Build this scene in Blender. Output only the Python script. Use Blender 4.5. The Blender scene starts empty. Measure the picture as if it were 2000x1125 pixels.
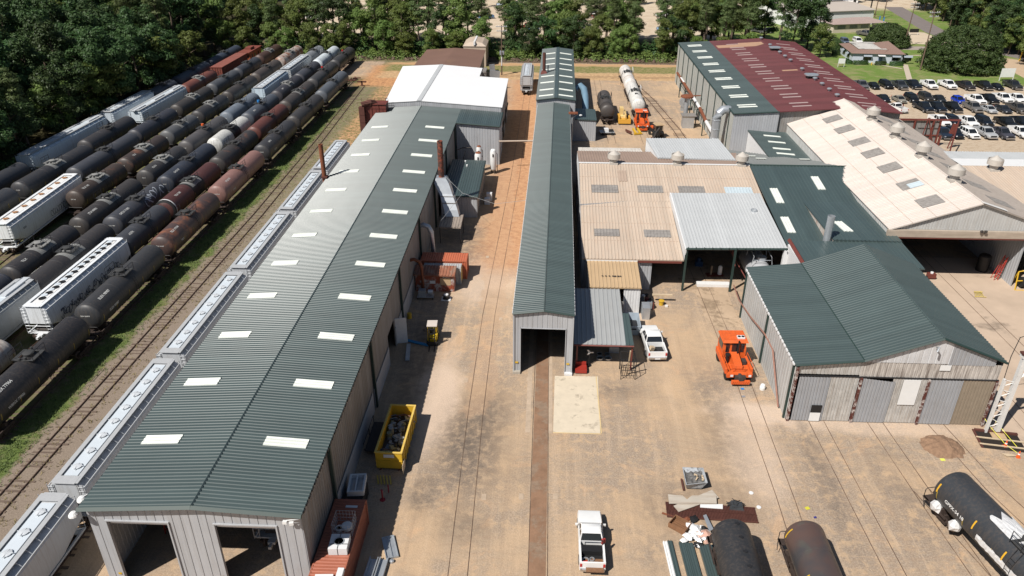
import bpy, bmesh, math, random
from mathutils import Vector, Matrix, noise as mnoise
R = math.radians
SC = bpy.context.scene
COL = SC.collection
# ------------------------------------------------------------ camera
CAM_H, PITCH, YAW, FPX = 47.0, R(28.3), R(2.6), 1477.0
cam = bpy.data.cameras.new("camera"); cam_o = bpy.data.objects.new("camera", cam); COL.objects.link(cam_o)
cam.sensor_width = 36.0; cam.lens = FPX / 2000 * 36.0; cam.clip_start = 0.5; cam.clip_end = 2500
cam_o.location = (0, 0, CAM_H); cam_o.rotation_euler = (R(90) - PITCH, 0, YAW)
SC.camera = cam_o
# ------------------------------------------------------------ sky and sun
SUN_EL = R(50.4); SUN_AZ = R(224.4)          # compass bearing of the sun, clockwise from +Y
w = bpy.data.worlds.new("World"); SC.world = w; w.use_nodes = True
wn = w.node_tree.nodes; bg = wn['Background']
sky = wn.new('ShaderNodeTexSky'); sky.sky_type = 'NISHITA'; sky.sun_disc = False
sky.sun_elevation = SUN_EL; sky.sun_rotation = SUN_AZ
w.node_tree.links.new(sky.outputs[0], bg.inputs[0]); bg.inputs[1].default_value = 0.05
sl = bpy.data.lights.new("sun", 'SUN'); sl.energy = 5.0; sl.angle = R(0.5); sl.color = (1.0, 0.955, 0.89)
so = bpy.data.objects.new("sun", sl); COL.objects.link(so)
sd = Vector((math.cos(SUN_EL)*math.sin(SUN_AZ), math.cos(SUN_EL)*math.cos(SUN_AZ), math.sin(SUN_EL)))
so.rotation_euler = sd.to_track_quat('Z', 'Y').to_euler()
SC.view_settings.view_transform = 'Standard'; SC.view_settings.look = 'None'
SC.view_settings.exposure = 0.08; SC.view_settings.gamma = 1.0; SC.view_settings.use_curve_mapping = False
SC.render.engine = 'CYCLES'
SC.render.resolution_x = 1024; SC.render.resolution_y = 576
SC.cycles.max_bounces = 5; SC.cycles.diffuse_bounces = 1; SC.cycles.glossy_bounces = 2
SC.cycles.transmission_bounces = 2; SC.cycles.transparent_max_bounces = 4

# a surveyed pixel of the photograph -> the point it shows at a known height / on a known plane
_cp, _sp = math.cos(PITCH), math.sin(PITCH)
def _ray(x, y):
    u = (x-1000)/FPX; v = (y-562.5)/FPX; fw = _cp - v*_sp
    return Vector((u*math.cos(YAW) - fw*math.sin(YAW), u*math.sin(YAW) + fw*math.cos(YAW), -_sp - v*_cp))
def at(x, y, z=0.0):
    d = _ray(x, y); t = (z-CAM_H)/d.z
    return Vector((d.x*t, d.y*t, z))
def atX(x, y, X):
    d = _ray(x, y); t = X/d.x
    return Vector((X, d.y*t, CAM_H + d.z*t))
def atY(x, y, Y):
    d = _ray(x, y); t = Y/d.y
    return Vector((d.x*t, Y, CAM_H + d.z*t))

# ------------------------------------------------------------ tagging
def tag(o, label=None, cat=None, group=None, kind=None):
    if label: o['label'] = label
    if cat: o['category'] = cat
    if group: o['group'] = group
    if kind: o['kind'] = kind
    return o
def empty(name, loc=(0,0,0), rz=0.0, label=None, cat=None, group=None):
    o = bpy.data.objects.new(name, None); COL.objects.link(o); o.empty_display_size = .3
    o.location = loc; o.rotation_euler = (0, 0, rz)
    return tag(o, label, cat, group)
KIDS = {}
def copy_tree(o, parent=None):
    c = o.copy(); COL.objects.link(c)
    if parent is not None:
        c.parent = parent; KIDS.setdefault(parent.session_uid, []).append(c)
    for ch in list(KIDS.get(o.session_uid, [])): copy_tree(ch, c)
    return c
def set_color(o, col):
    o.color = col
    for ch in KIDS.get(o.session_uid, []): set_color(ch, col)

# ------------------------------------------------------------ mesh builder
class MB:
    def __init__(s): s.v = []; s.f = []; s.m = []; s.mi = 0; s.T = None
    def add(s, vs, fs):
        b = len(s.v)
        if s.T is not None: vs = [s.T @ Vector(p) for p in vs]
        s.v += [tuple(p) for p in vs]
        for f in fs: s.f.append(tuple(i+b for i in f)); s.m.append(s.mi)
    def box(s, x0, x1, y0, y1, z0, z1):
        s.add([(x0,y0,z0),(x1,y0,z0),(x1,y1,z0),(x0,y1,z0),(x0,y0,z1),(x1,y0,z1),(x1,y1,z1),(x0,y1,z1)],
              [(0,3,2,1),(4,5,6,7),(0,1,5,4),(1,2,6,5),(2,3,7,6),(3,0,4,7)]); return s
    def obox(s, c, d, rz=0, rx=0, ry=0):
        M_ = Matrix.Translation(c) @ Matrix.Rotation(rz,4,'Z') @ Matrix.Rotation(rx,4,'X') @ Matrix.Rotation(ry,4,'Y')
        x,y,z = d[0]/2, d[1]/2, d[2]/2
        vs = [M_ @ Vector(p) for p in [(-x,-y,-z),(x,-y,-z),(x,y,-z),(-x,y,-z),(-x,-y,z),(x,-y,z),(x,y,z),(-x,y,z)]]
        s.add(vs, [(0,3,2,1),(4,5,6,7),(0,1,5,4),(1,2,6,5),(2,3,7,6),(3,0,4,7)]); return s
    def tube(s, pts, r, n=6, r2=None, caps=True):
        pts = [Vector(p) for p in pts]; rings = []
        for i, p in enumerate(pts):
            a = pts[max(i-1,0)]; b = pts[min(i+1,len(pts)-1)]; d = (b-a).normalized()
            u = d.cross(Vector((0,0,1)))
            if u.length < .05: u = d.cross(Vector((0,1,0)))
            u.normalize(); w_ = d.cross(u)
            rr = r if r2 is None else r + (r2-r)*i/(len(pts)-1)
            rings.append([p + (u*math.cos(2*math.pi*k/n) + w_*math.sin(2*math.pi*k/n))*rr for k in range(n)])
        s.loft(rings, caps); return s
    def loft(s, rings, caps=True):
        n = len(rings[0]); vs = [p for r_ in rings for p in r_]; fs = []
        for i in range(len(rings)-1):
            for k in range(n):
                a = i*n+k; b = i*n+(k+1)%n; fs.append((a, b, b+n, a+n))
        if caps: fs.append(tuple(reversed(range(n)))); fs.append(tuple((len(rings)-1)*n+k for k in range(n)))
        s.add(vs, fs); return s
    def lathe(s, prof, n=16, axis='Z', c=(0,0,0)):
        rings = []
        for (r, h) in prof:
            ring = []
            for k in range(n):
                a = 2*math.pi*k/n; x, y = r*math.cos(a), r*math.sin(a)
                ring.append({'Z': (c[0]+x, c[1]+y, c[2]+h), 'Y': (c[0]+x, c[1]+h, c[2]-y), 'X': (c[0]+h, c[1]+x, c[2]+y)}[axis])
            rings.append(ring)
        s.loft(rings); return s
    def prism(s, poly, z0, z1):
        n = len(poly); s.add([(x,y,z0) for x,y in poly]+[(x,y,z1) for x,y in poly],
            [tuple(reversed(range(n))), tuple(range(n,2*n))]+[(i,(i+1)%n,(i+1)%n+n,i+n) for i in range(n)]); return s
    def slab(s, quad, t=.1):
        q = [Vector(p) for p in quad]; n = (q[1]-q[0]).cross(q[-1]-q[0]).normalized()
        if n.z < 0: q.reverse(); n = -n
        k = len(q)
        s.add([p for p in q]+[p-n*t for p in q], [tuple(range(k)), tuple(reversed(range(k,2*k)))]+[(i,i+k,(i+1)%k+k,(i+1)%k) for i in range(k)]); return s
    def poly(s, pts): s.add(pts, [tuple(range(len(pts)))]); return s
    def build(s, name, mats, parent=None, smooth=False, loc=None, auto=None):
        me = bpy.data.meshes.new(name); me.from_pydata(s.v, [], s.f)
        if not isinstance(mats, (list, tuple)): mats = [mats]
        for m_ in mats: me.materials.append(m_)
        if len(mats) > 1: me.polygons.foreach_set('material_index', s.m)
        bm = bmesh.new(); bm.from_mesh(me); bmesh.ops.recalc_face_normals(bm, faces=bm.faces)
        if auto is not None:
            for f_ in bm.faces: f_.smooth = True
            for e in bm.edges:
                if len(e.link_faces) == 2 and e.calc_face_angle(0) > R(auto): e.smooth = False
        bm.to_mesh(me); bm.free()
        if smooth: me.polygons.foreach_set('use_smooth', [True]*len(me.polygons))
        me.update()
        return link(name, me, parent, loc)
def link(name, me, parent=None, loc=None):
    o = bpy.data.objects.new(name, me); COL.objects.link(o)
    if loc is not None: o.location = loc
    if parent is not None:
        o.parent = parent; KIDS.setdefault(parent.session_uid, []).append(o)
        o.color = parent.color
    return o

# ribbed metal sheet: ribs run along v; P(u, v) bilinear over the quad a(u0v0) b(u1v0) c(u1v1) d(u0v1)
def ribs(mb, a, b, c, d, pitch=.36, rw=.09, h=.058, lift=0.0, side=1, nv=1):
    a, b, c, d = map(Vector, (a, b, c, d)); n = (b-a).cross(d-a).normalized()*side
    L = (b-a).length; k = max(1, round(L/pitch)); prof = []
    for i in range(k):
        u0 = i/k; s_ = rw/L; q = .047/L
        prof += [(u0, 0), (u0+1/k-s_-2*q, 0), (u0+1/k-s_-q, h), (u0+1/k-q, h)]
    prof.append((1, 0)); vs = []; fs = []
    for (u, hh) in prof:
        for j in range(nv+1):
            v = j/nv; p = (a.lerp(b, u)).lerp(d.lerp(c, u), v) + n*(hh+lift); vs.append(p)
    m = nv+1
    for i in range(len(prof)-1):
        for j in range(nv):
            x = i*m+j; fs.append((x, x+m, x+m+1, x+1))
    mb.add(vs, fs)
# upright ribbed wall with openings [(u0,u1,z0,z1)] (u in metres along the wall)
def wall(mb, p0, p1, ztop, z0=0.0, openings=(), pitch=.36, rw=.08, h=-.04, side=1, breaks=()):
    p0 = Vector((p0[0], p0[1], 0)); p1 = Vector((p1[0], p1[1], 0)); L = (p1-p0).length; d = (p1-p0)/L
    n = Vector((d.y, -d.x, 0))*side; k = max(1, round(L/pitch)); st = L/k; us = {0.0: 0, L: 0}
    for i in range(k):
        e = (i+1)*st
        for u, hh in ((e-rw-.04, 0), (e-rw-.01, h), (e-.03, h), (e, 0)): us[round(u, 4)] = hh
    for o_ in openings:
        for u in (o_[0], o_[1]):
            if round(u, 4) not in us: us[round(u, 4)] = 0
    for u in breaks: us.setdefault(round(u, 4), 0)
    ks = sorted(us); zt = ztop if callable(ztop) else (lambda u: ztop)
    for u0, u1 in zip(ks, ks[1:]):
        mid = (u0+u1)/2; segs = [(None, None)]; lo = z0; parts = []
        for (a, b, c, e) in sorted(openings, key=lambda o_: o_[2]):
            if a <= mid <= b:
                if c > lo: parts.append((lo, c, False))
                lo = e
        parts.append((lo, 0, True))
        for (q0, q1, top) in parts:
            A = p0+d*u0+n*us[u0]; B = p0+d*u1+n*us[u1]
            t0 = zt(u0) if top else q1; t1 = zt(u1) if top else q1
            mb.add([(A.x,A.y,q0),(B.x,B.y,q0),(B.x,B.y,t1),(A.x,A.y,t0)], [(0,1,2,3)])

# ------------------------------------------------------------ materials
class NT:
    def __init__(s, name):
        s.m = bpy.data.materials.new(name); s.m.use_nodes = True; s.t = s.m.node_tree; s.n = s.t.nodes; s.l = s.t.links
        s.b = s.n['Principled BSDF']
    def node(s, ty, **kw):
        n = s.n.new(ty)
        for k, v in kw.items(): setattr(n, k, v)
        return n
    def set(s, sock, v):
        if hasattr(v, 'is_output') or isinstance(v, bpy.types.NodeSocket): s.l.new(v, sock)
        elif v is not None:
            try: sock.default_value = v
            except Exception: sock.default_value = (*v, 1)
    def math(s, op, a, b=None, c=None, clamp=False):
        n = s.node('ShaderNodeMath', operation=op); n.use_clamp = clamp
        s.set(n.inputs[0], a); s.set(n.inputs[1], b); s.set(n.inputs[2], c); return n.outputs[0]
    def mix(s, f, a, b, mode='MIX'):
        n = s.node('ShaderNodeMix', data_type='RGBA', blend_type=mode)
        s.set(n.inputs[0], f)
        for i, v in ((6, a), (7, b)):
            s.set(n.inputs[i], (*v, 1) if isinstance(v, tuple) and len(v) == 3 else v)
        return n.outputs[2]
    def coord(s, kind='Object', scale=(1,1,1), rnd=False):
        if kind == 'World': o = s.node('ShaderNodeNewGeometry').outputs['Position']
        else: o = s.node('ShaderNodeTexCoord').outputs[kind]
        if rnd:
            ob = s.node('ShaderNodeObjectInfo'); v = s.node('ShaderNodeVectorMath', operation='SCALE')
            v.inputs[0].default_value = (37, 91, 53); s.l.new(ob.outputs['Random'], v.inputs['Scale'])
            a = s.node('ShaderNodeVectorMath', operation='ADD'); s.l.new(o, a.inputs[0]); s.l.new(v.outputs[0], a.inputs[1]); o = a.outputs[0]
        if scale != (1,1,1):
            m_ = s.node('ShaderNodeVectorMath', operation='MULTIPLY'); s.l.new(o, m_.inputs[0]); m_.inputs[1].default_value = scale; o = m_.outputs[0]
        return o
    def noise(s, co, scale, detail=4, rough=.6, dist=0):
        n = s.node('ShaderNodeTexNoise'); s.l.new(co, n.inputs['Vector']); n.inputs['Scale'].default_value = scale
        n.inputs['Detail'].default_value = detail; n.inputs['Roughness'].default_value = rough; n.inputs['Distortion'].default_value = dist
        return n.outputs[0]
    def ramp(s, f, lo, hi): # smooth 0..1
        n = s.node('ShaderNodeMapRange'); n.interpolation_type = 'SMOOTHSTEP'
        s.set(n.inputs[0], f); n.inputs[1].default_value = lo; n.inputs[2].default_value = hi; return n.outputs[0]
def srgb(r, g, b):
    def c(v): v /= 255; return v/12.92 if v <= .04045 else ((v+.055)/1.055)**2.4
    return (c(r), c(g), c(b))
def mat(name, col, rough=.7, metal=0.0, var=.12, vs=.6, objcol=False, rust=None, rustamt=0.0, rustscale=.5, streak=0.0,
        streakcol=(.25,.2,.15), bump=0.0, bs=15, spec=.5, sdir='Z', kind='Object', sheets=None):
    t = NT(name); co = t.coord(kind, rnd=objcol); base = (*col, 1)
    if objcol:
        oi = t.node('ShaderNodeObjectInfo'); base = oi.outputs['Color']
    nz = t.noise(co, vs, 5, .65); k = t.math('MULTIPLY_ADD', nz, 2*var*1.6, 1-var*1.6)
    cc = t.node('ShaderNodeVectorMath', operation='SCALE'); t.set(cc.inputs[0], base if objcol else col); t.l.new(k, cc.inputs['Scale'])
    c = cc.outputs[0]
    if sheets:
        sx = t.node('ShaderNodeSeparateXYZ'); t.l.new(co, sx.inputs[0]); wnz = t.node('ShaderNodeTexWhiteNoise', noise_dimensions='1D')
        t.l.new(t.math('FLOOR', t.math('DIVIDE', sx.outputs['XYZ'.index(sheets[0])], sheets[1])), wnz.inputs['W'])
        sc_ = t.node('ShaderNodeVectorMath', operation='SCALE'); t.l.new(c, sc_.inputs[0]); t.l.new(t.math('MULTIPLY_ADD', wnz.outputs['Value'], 2*sheets[2], 1-sheets[2]), sc_.inputs['Scale']); c = sc_.outputs[0]
    if rust is not None:
        rn = t.noise(co, rustscale, 6, .7, .4)
        if objcol: f = t.math('MULTIPLY', t.math('SUBTRACT', t.math('ADD', rn, oi.outputs['Alpha']), .78), 7, clamp=True)
        else: f = t.ramp(rn, .78-rustamt-.05, .78-rustamt+.07)
        rc = t.mix(t.noise(co, 2.5, 3), rust, tuple(x*.45 for x in rust)); c = t.mix(f, c, rc)
    if streak:
        sc = {'Z': (6,6,.35), 'X': (.25,5,5), 'Y': (5,.25,5)}[sdir]
        co2 = t.coord(kind, sc, rnd=objcol); f = t.math('MULTIPLY', t.ramp(t.noise(co2, .8, 5, .7), .44, .66), streak); c = t.mix(f, c, streakcol)
    t.l.new(c, t.b.inputs['Base Color']); t.b.inputs['Roughness'].default_value = rough; t.b.inputs['Metallic'].default_value = metal
    t.b.inputs['Specular IOR Level'].default_value = spec
    if bump:
        bn = t.node('ShaderNodeBump'); bn.inputs['Distance'].default_value = .05; bn.inputs['Strength'].default_value = bump
        t.l.new(t.noise(co, bs, 4), bn.inputs['Height']); t.l.new(bn.outputs[0], t.b.inputs['Normal'])
    return t.m
RUST = (.19, .06, .028)
m_green = mat('green_painted_roof_metal', (.066,.092,.091), .37, 0, .10, .25, sheets=('Y',.91,.09), spec=.72, bump=.02, bs=2, streak=.12, streakcol=(.09,.11,.10), sdir='X')
m_greenY = mat('green_painted_roof_metal_b', (.062,.090,.090), .36, 0, .10, .25, sheets=('X',.91,.09), spec=.7, streak=.12, streakcol=(.09,.11,.10), sdir='Y')
m_green_trim = mat('dark_green_trim', (.022,.045,.040), .5)
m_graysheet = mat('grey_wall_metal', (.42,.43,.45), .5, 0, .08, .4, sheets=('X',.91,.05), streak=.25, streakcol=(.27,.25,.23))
m_graydull = mat('dull_grey_wall_metal', (.25,.24,.23), .6, 0, .14, .4, sheets=('Y',.91,.14), streak=.55, streakcol=(.19,.14,.10))  # base grey darkened to match the workshop side wall in its own shadow
m_whiteroof = mat('white_roof_metal', (.86,.86,.86), .45, 0, .03, .15)
m_silver = mat('silver_roof_metal', (.50,.515,.52), .45, 0, .06, .3, sheets=('X',.91,.05), streak=.12, streakcol=(.42,.42,.42), sdir='Y')
m_tan = mat('tan_roof_metal', (.515,.42,.335), .6, 0, .10, .18, sheets=('X',.91,.07), streak=.45, streakcol=(.52,.38,.28), sdir='Y')
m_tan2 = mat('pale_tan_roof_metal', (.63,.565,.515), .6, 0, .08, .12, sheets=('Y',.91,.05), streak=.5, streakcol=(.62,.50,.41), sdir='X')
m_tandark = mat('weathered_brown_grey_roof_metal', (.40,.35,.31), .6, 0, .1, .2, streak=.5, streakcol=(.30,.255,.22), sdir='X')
m_ochre = mat('ochre_roof_metal', (.52,.37,.22), .55, 0, .08, .4, streak=.3, streakcol=(.4,.28,.16), sdir='Y')
m_brown = mat('brown_roof_metal', (.20,.115,.085), .6, 0, .14, .12, rust=(.34,.2,.12), rustamt=.16, rustscale=.07)
m_maroon = mat('maroon_roof_metal', (.125,.035,.038), .5, 0, .12, .2, sheets=('Y',.91,.13), streak=.2, streakcol=(.16,.07,.06), sdir='X')
m_sky = mat('skylight_panel', (.74,.77,.71), .4, 0, .12, .8, streak=.18, streakcol=(.55,.55,.47), sdir='X')
m_skyold = mat('weathered_skylight_panel', (.29,.27,.25), .6, 0, .3, 2.2, streak=.6, streakcol=(.15,.13,.12), sdir='X')
m_skypale = mat('pale_blue_skylight_panel', (.50,.58,.62), .5)
m_patch = mat('tan_patch_panel', (.46,.28,.18), .6)
m_trimwhite = mat('white_trim', (.74,.74,.74), .5, 0, .08, 2)
m_rust = mat('rusty_steel', RUST, .8, 0, .35, 1.5, rust=(.30,.10,.045), rustamt=.3)
m_rustdark = mat('dark_rusted_brown_steel', (.10,.035,.025), .75, 0, .3, 1.5)
m_redsteel = mat('red_oxide_painted_steel', (.16,.04,.03), .6, 0, .25, 2)
m_galv = mat('galvanised_duct_metal', (.50,.53,.56), .38, .55, .12, 1.5)
m_dark = mat('black_painted_steel', (.018,.018,.02), .55)
m_darkmetal = mat('grimy_dark_steel', (.05,.042,.038), .75, 0, .3, 3)
m_conc = mat('pale_concrete', (.64,.55,.42), .9, 0, .12, .9, rust=(.58,.49,.37), rustamt=.2, rustscale=.6, kind='World')
m_conc2 = mat('concrete_footing', (.40,.36,.30), .9, 0, .2, 2)
m_wood = mat('weathered_timber', (.26,.19,.13), .85, 0, .25, 2)
m_plywood = mat('pale_plywood', (.56,.44,.30), .8, 0, .15, 1)
m_glass = mat('dark_glass', (.015,.018,.022), .08, 0, 0, 1, spec=.8)
m_tyre = mat('black_rubber', (.015,.015,.015), .85)
m_rim = mat('steel_rim', (.35,.35,.36), .35, .6)
m_paint = mat('vehicle_paint', (.5,.5,.5), .26, 0, .06, 1.2, objcol=True)
m_black = mat('black_plastic', (.012,.012,.013), .6)
m_lamp = mat('lamp_lens', (.7,.72,.74), .2)
m_red = mat('red_lens', (.45,.02,.02), .3)
m_white = mat('white_paint', (.78,.78,.77), .4, 0, .05, 1)
m_yellow = mat('yellow_paint', (.62,.38,.03), .5, 0, .15, 1.5)
m_orange = mat('orange_machine_paint', (.72,.12,.022), .5, 0, .2, 1.5, streak=.35, streakcol=(.30,.10,.04))
m_blue = mat('blue_plastic', (.03,.22,.55), .5)
m_wire = mat('galvanised_wire', (.4,.4,.42), .5, .4)
m_chrome = mat('bright_metal', (.6,.6,.62), .25, .9)
# ============================================================ SETTING: ground
def ground_material():
    t = NT('yard_ground'); co = t.coord('World'); X = t.node('ShaderNodeSeparateXYZ'); t.l.new(co, X.inputs[0])
    n1 = t.noise(co, .05, 6, .6); n2 = t.noise(co, .22, 6, .65, .6); n3 = t.noise(co, 1.1, 6, .7, .3); n4 = t.noise(co, 7, 3, .7); nf = t.noise(co, 24, 2, .8)
    wob = t.math('MULTIPLY_ADD', t.math('SUBTRACT', t.noise(co, .35, 5, .7), .5), 5.0, 0)
    x = t.math('ADD', X.outputs[0], wob); wy = t.math('MULTIPLY_ADD', t.math('SUBTRACT', t.noise(co, .3, 5, .7), .5), 4.5, 0)
    y = t.math('ADD', X.outputs[1], wy)
    def band(v, a, b, s=.8): return t.math('MULTIPLY', t.ramp(v, a-s, a+s), t.math('SUBTRACT', 1.0, t.ramp(v, b-s, b+s)))
    def rect(x0, x1, y0, y1, s=1.2): return t.math('MULTIPLY', band(x, x0, x1, s), band(y, y0, y1, s))
    def blob(cx, cy, rx, ry, s=.5, amt=1.0):
        dx = t.math('DIVIDE', t.math('SUBTRACT', X.outputs[0], cx), rx); dy = t.math('DIVIDE', t.math('SUBTRACT', X.outputs[1], cy), ry)
        d = t.math('SQRT', t.math('ADD', t.math('MULTIPLY', dx, dx), t.math('MULTIPLY', dy, dy)))
        d = t.math('ADD', d, t.math('MULTIPLY', t.math('SUBTRACT', n2, .5), 1.5))
        return t.math('MULTIPLY', t.math('SUBTRACT', 1.0, t.ramp(d, 1-s, 1+s)), amt)
    dirt = t.mix(t.ramp(n2, .35, .68), (.53,.375,.24), (.43,.32,.22))
    dirt = t.mix(t.ramp(n3, .52, .75), dirt, (.55,.385,.25))
    grav = t.mix(t.ramp(n4, .35, .7), (.22,.18,.145), (.40,.33,.27))
    c = t.mix(t.math('MULTIPLY', t.math('MULTIPLY', t.ramp(n1, .40, .56), t.ramp(n3, .34, .54)), .72), dirt, grav)
    c = t.mix(t.math('MULTIPLY', t.ramp(t.noise(co, .13, 5, .7, 1.2), .56, .66), .6), c, (.58,.38,.23))
    # tyre swirls
    wv = t.node('ShaderNodeTexWave'); wv.wave_type = 'RINGS'; t.l.new(co, wv.inputs[0]); wv.inputs['Scale'].default_value = .35; wv.inputs['Distortion'].default_value = 14; wv.inputs['Detail'].default_value = 3; wv.inputs['Detail Scale'].default_value = .4
    c = t.mix(t.math('MULTIPLY', t.ramp(wv.outputs['Fac'], .72, .98), t.math('MULTIPLY', t.ramp(n2, .42, .6), .22)), c, (.36,.245,.165))
    rut = t.noise(t.coord('World', (1.6,.07,1)), 1.0, 5, .65, .25); rut2 = t.noise(t.coord('World', (.10,1.3,1)), 1.0, 5, .65, .6)
    c = t.mix(t.math('MULTIPLY', t.ramp(rut, .50, .68), .38), c, (.36,.26,.18)); c = t.mix(t.math('MULTIPLY', t.ramp(rut, .50, .30), .35), c, (.60,.44,.30))
    c = t.mix(t.math('MULTIPLY', t.math('MULTIPLY', t.ramp(rut2, .54, .70), t.ramp(n1, .42, .55)), .45), c, (.57,.40,.26))
    # pale grit patches
    for b in ((-10.5,63,2.2,8,.5,.8), (-8.5,90,3,7,.5,.6), (20,57,2.5,8,.5,.5), (11,80,1.6,5,.5,.5), (24,62,6,1.5,.5,.7), (34,60.2,9,1.4,.5,.5), (-5,95,2,12,.5,.4)):
        c = t.mix(blob(*b), c, (.64,.50,.39))
    brk = t.math('MULTIPLY', t.ramp(n3, .30, .62), t.ramp(n2, .3, .55))
    # dark oily stains
    for b in ((-7.0,56,2.6,6.5,.8,.75), (-4.8,60,2,5,.8,.55), (-10.0,49,1.2,2.2,.7,.7), (-6,45.5,2.2,2,.8,.5), (-11,100,3,8,.8,.5), (8,65,3,1.5,.8,.4), (17.5,61,2,10,.8,.35), (-4,52,3,3,.9,.3), (14,49,4,3,.8,.4), (-13.8,70,2.2,14,.7,.5), (25.5,53,1.0,9,.6,.45), (32,52,2,6,.8,.35), (10,46,1.5,5,.8,.3)):
        c = t.mix(t.math('MULTIPLY', blob(*b), t.math('MULTIPLY_ADD', brk, .9, .25), clamp=True), c, (.12,.10,.085))
    # red-orange lane between the sheds and upper yard
    c = t.mix(t.math('MULTIPLY', rect(-9, -.5, 92, 206, 3), .85), c, t.mix(t.ramp(n3, .4, .65), (.55,.30,.155), (.42,.20,.10)))
    c = t.mix(t.math('MULTIPLY', rect(-7.6, -4.8, 60, 150, .3), .35), c, (.50,.32,.20))
    # rail yard on the left
    yardm = t.math('MULTIPLY', t.math('SUBTRACT', 1.0, t.ramp(x, -42.6, -41.4)), t.math('SUBTRACT', 1.0, t.ramp(y, 203, 209)))
    dry = t.mix(t.ramp(n3, .4, .62), (.20,.155,.105), (.145,.135,.06))
    yb = t.mix(t.math('MULTIPLY', t.ramp(n2, .42, .62), .8), dry, (.085,.125,.035))
    c = t.mix(yardm, c, yb)
    gs = t.math('MULTIPLY', band(x, -50.6, -48.0, .9), t.math('SUBTRACT', 1.0, t.ramp(y, 150, 185)))
    c = t.mix(t.math('MULTIPLY', gs, t.math('MULTIPLY_ADD', t.ramp(n3, .35, .6), .5, .4)), c, t.mix(t.ramp(n4, .35, .65), (.095,.155,.032), (.16,.20,.06)))
    c = t.mix(band(x, -47.7, -42.6, .5), c, t.mix(t.ramp(y, 70, 160), t.mix(n4, (.15,.115,.09), (.34,.275,.215)), t.mix(t.ramp(n3, .4, .6), (.24,.195,.13), (.17,.17,.08))))
    c = t.mix(t.math('MULTIPLY', band(x, -42.8, -38.8, .4), .9), c, t.mix(t.ramp(y, 62, 125), t.mix(n4, (.19,.155,.125), (.42,.35,.28)), t.mix(t.ramp(n3, .42, .58), (.46,.30,.18), (.20,.20,.09))))
    c = t.mix(t.math('MULTIPLY', rect(-43, -33.5, 138, 215, 1.5), .9), c, t.mix(t.ramp(n3, .42, .6), (.52,.30,.16), (.20,.17,.07)))
    c = t.mix(t.math('MULTIPLY', rect(-49.5, -37, 196, 222, 2), .95), c, t.mix(t.ramp(n3, .45, .65), (.55,.29,.14), (.30,.15,.08)))
    # far bands: old track bed, grass, bank
    far = t.math('MULTIPLY', t.ramp(x, -48, -44), 1.0)
    c = t.mix(t.math('MULTIPLY', band(y, 205.5, 214, .8), far), c, t.mix(t.ramp(n3,.4,.6), (.56,.38,.21), (.42,.27,.15)))
    c = t.mix(t.math('MULTIPLY', band(y, 214, 222.5, .8), far), c, t.mix(t.ramp(n3, .38, .6), (.14,.165,.045), (.30,.24,.12)))
    c = t.mix(t.math('MULTIPLY', band(y, 222.5, 225.5, .5), far), c, (.48,.30,.16))
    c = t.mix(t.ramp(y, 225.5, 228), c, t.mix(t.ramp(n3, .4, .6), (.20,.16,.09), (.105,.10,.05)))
    c = t.mix(t.ramp(y, 262, 272), c, t.mix(t.ramp(n2, .4, .7), (.58,.48,.36), (.48,.37,.26)))
    # forest floor
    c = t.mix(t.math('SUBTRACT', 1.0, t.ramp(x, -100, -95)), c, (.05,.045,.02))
    # lawn to the right
    lawn = t.math('MULTIPLY', t.ramp(X.outputs[0], 60, 62), t.math('MULTIPLY', t.ramp(y, 201.5, 203.5), t.math('SUBTRACT', 1.0, t.ramp(y, 330, 345))))
    c = t.mix(lawn, c, t.mix(t.ramp(n2, .42, .7), t.mix(n4, (.115,.19,.035), (.165,.235,.06)), (.27,.25,.12)))
    # parking lot
    lot = t.math('MULTIPLY', t.ramp(X.outputs[0], 62, 64), t.math('SUBTRACT', 1.0, t.ramp(y, 201.5, 203.5)))
    c = t.mix(lot, c, t.mix(t.ramp(n3, .42, .68), (.50,.405,.30), (.40,.30,.21)))
    # grain
    g = t.math('MULTIPLY_ADD', nf, .9, .55); g2 = t.math('MULTIPLY_ADD', n4, .42, .80)
    s_ = t.node('ShaderNodeVectorMath', operation='SCALE'); t.l.new(c, s_.inputs[0]); t.l.new(t.math('MULTIPLY', g, g2), s_.inputs['Scale'])
    t.l.new(s_.outputs[0], t.b.inputs['Base Color']); t.b.inputs['Roughness'].default_value = .95; t.b.inputs['Specular IOR Level'].default_value = .15
    bn = t.node('ShaderNodeBump'); bn.inputs['Distance'].default_value = .06; bn.inputs['Strength'].default_value = .5
    t.l.new(t.math('ADD', n4, t.math('MULTIPLY', n3, 1.5)), bn.inputs['Height']); t.l.new(bn.outputs[0], t.b.inputs['Normal'])
    return t.m
g = MB()
N = 60; xs = [-700+1400*i/N for i in range(N+1)]; ys = [-80+1200*i/N for i in range(N+1)]
vs = [(x, y, 0) for y in ys for x in xs]
g.add(vs, [(j*(N+1)+i, j*(N+1)+i+1, (j+1)*(N+1)+i+1, (j+1)*(N+1)+i) for j in range(N) for i in range(N)])
tag(g.build('ground', ground_material()), 'tan dirt and gravel yard ground with grass strips and stains', kind='structure')

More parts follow.
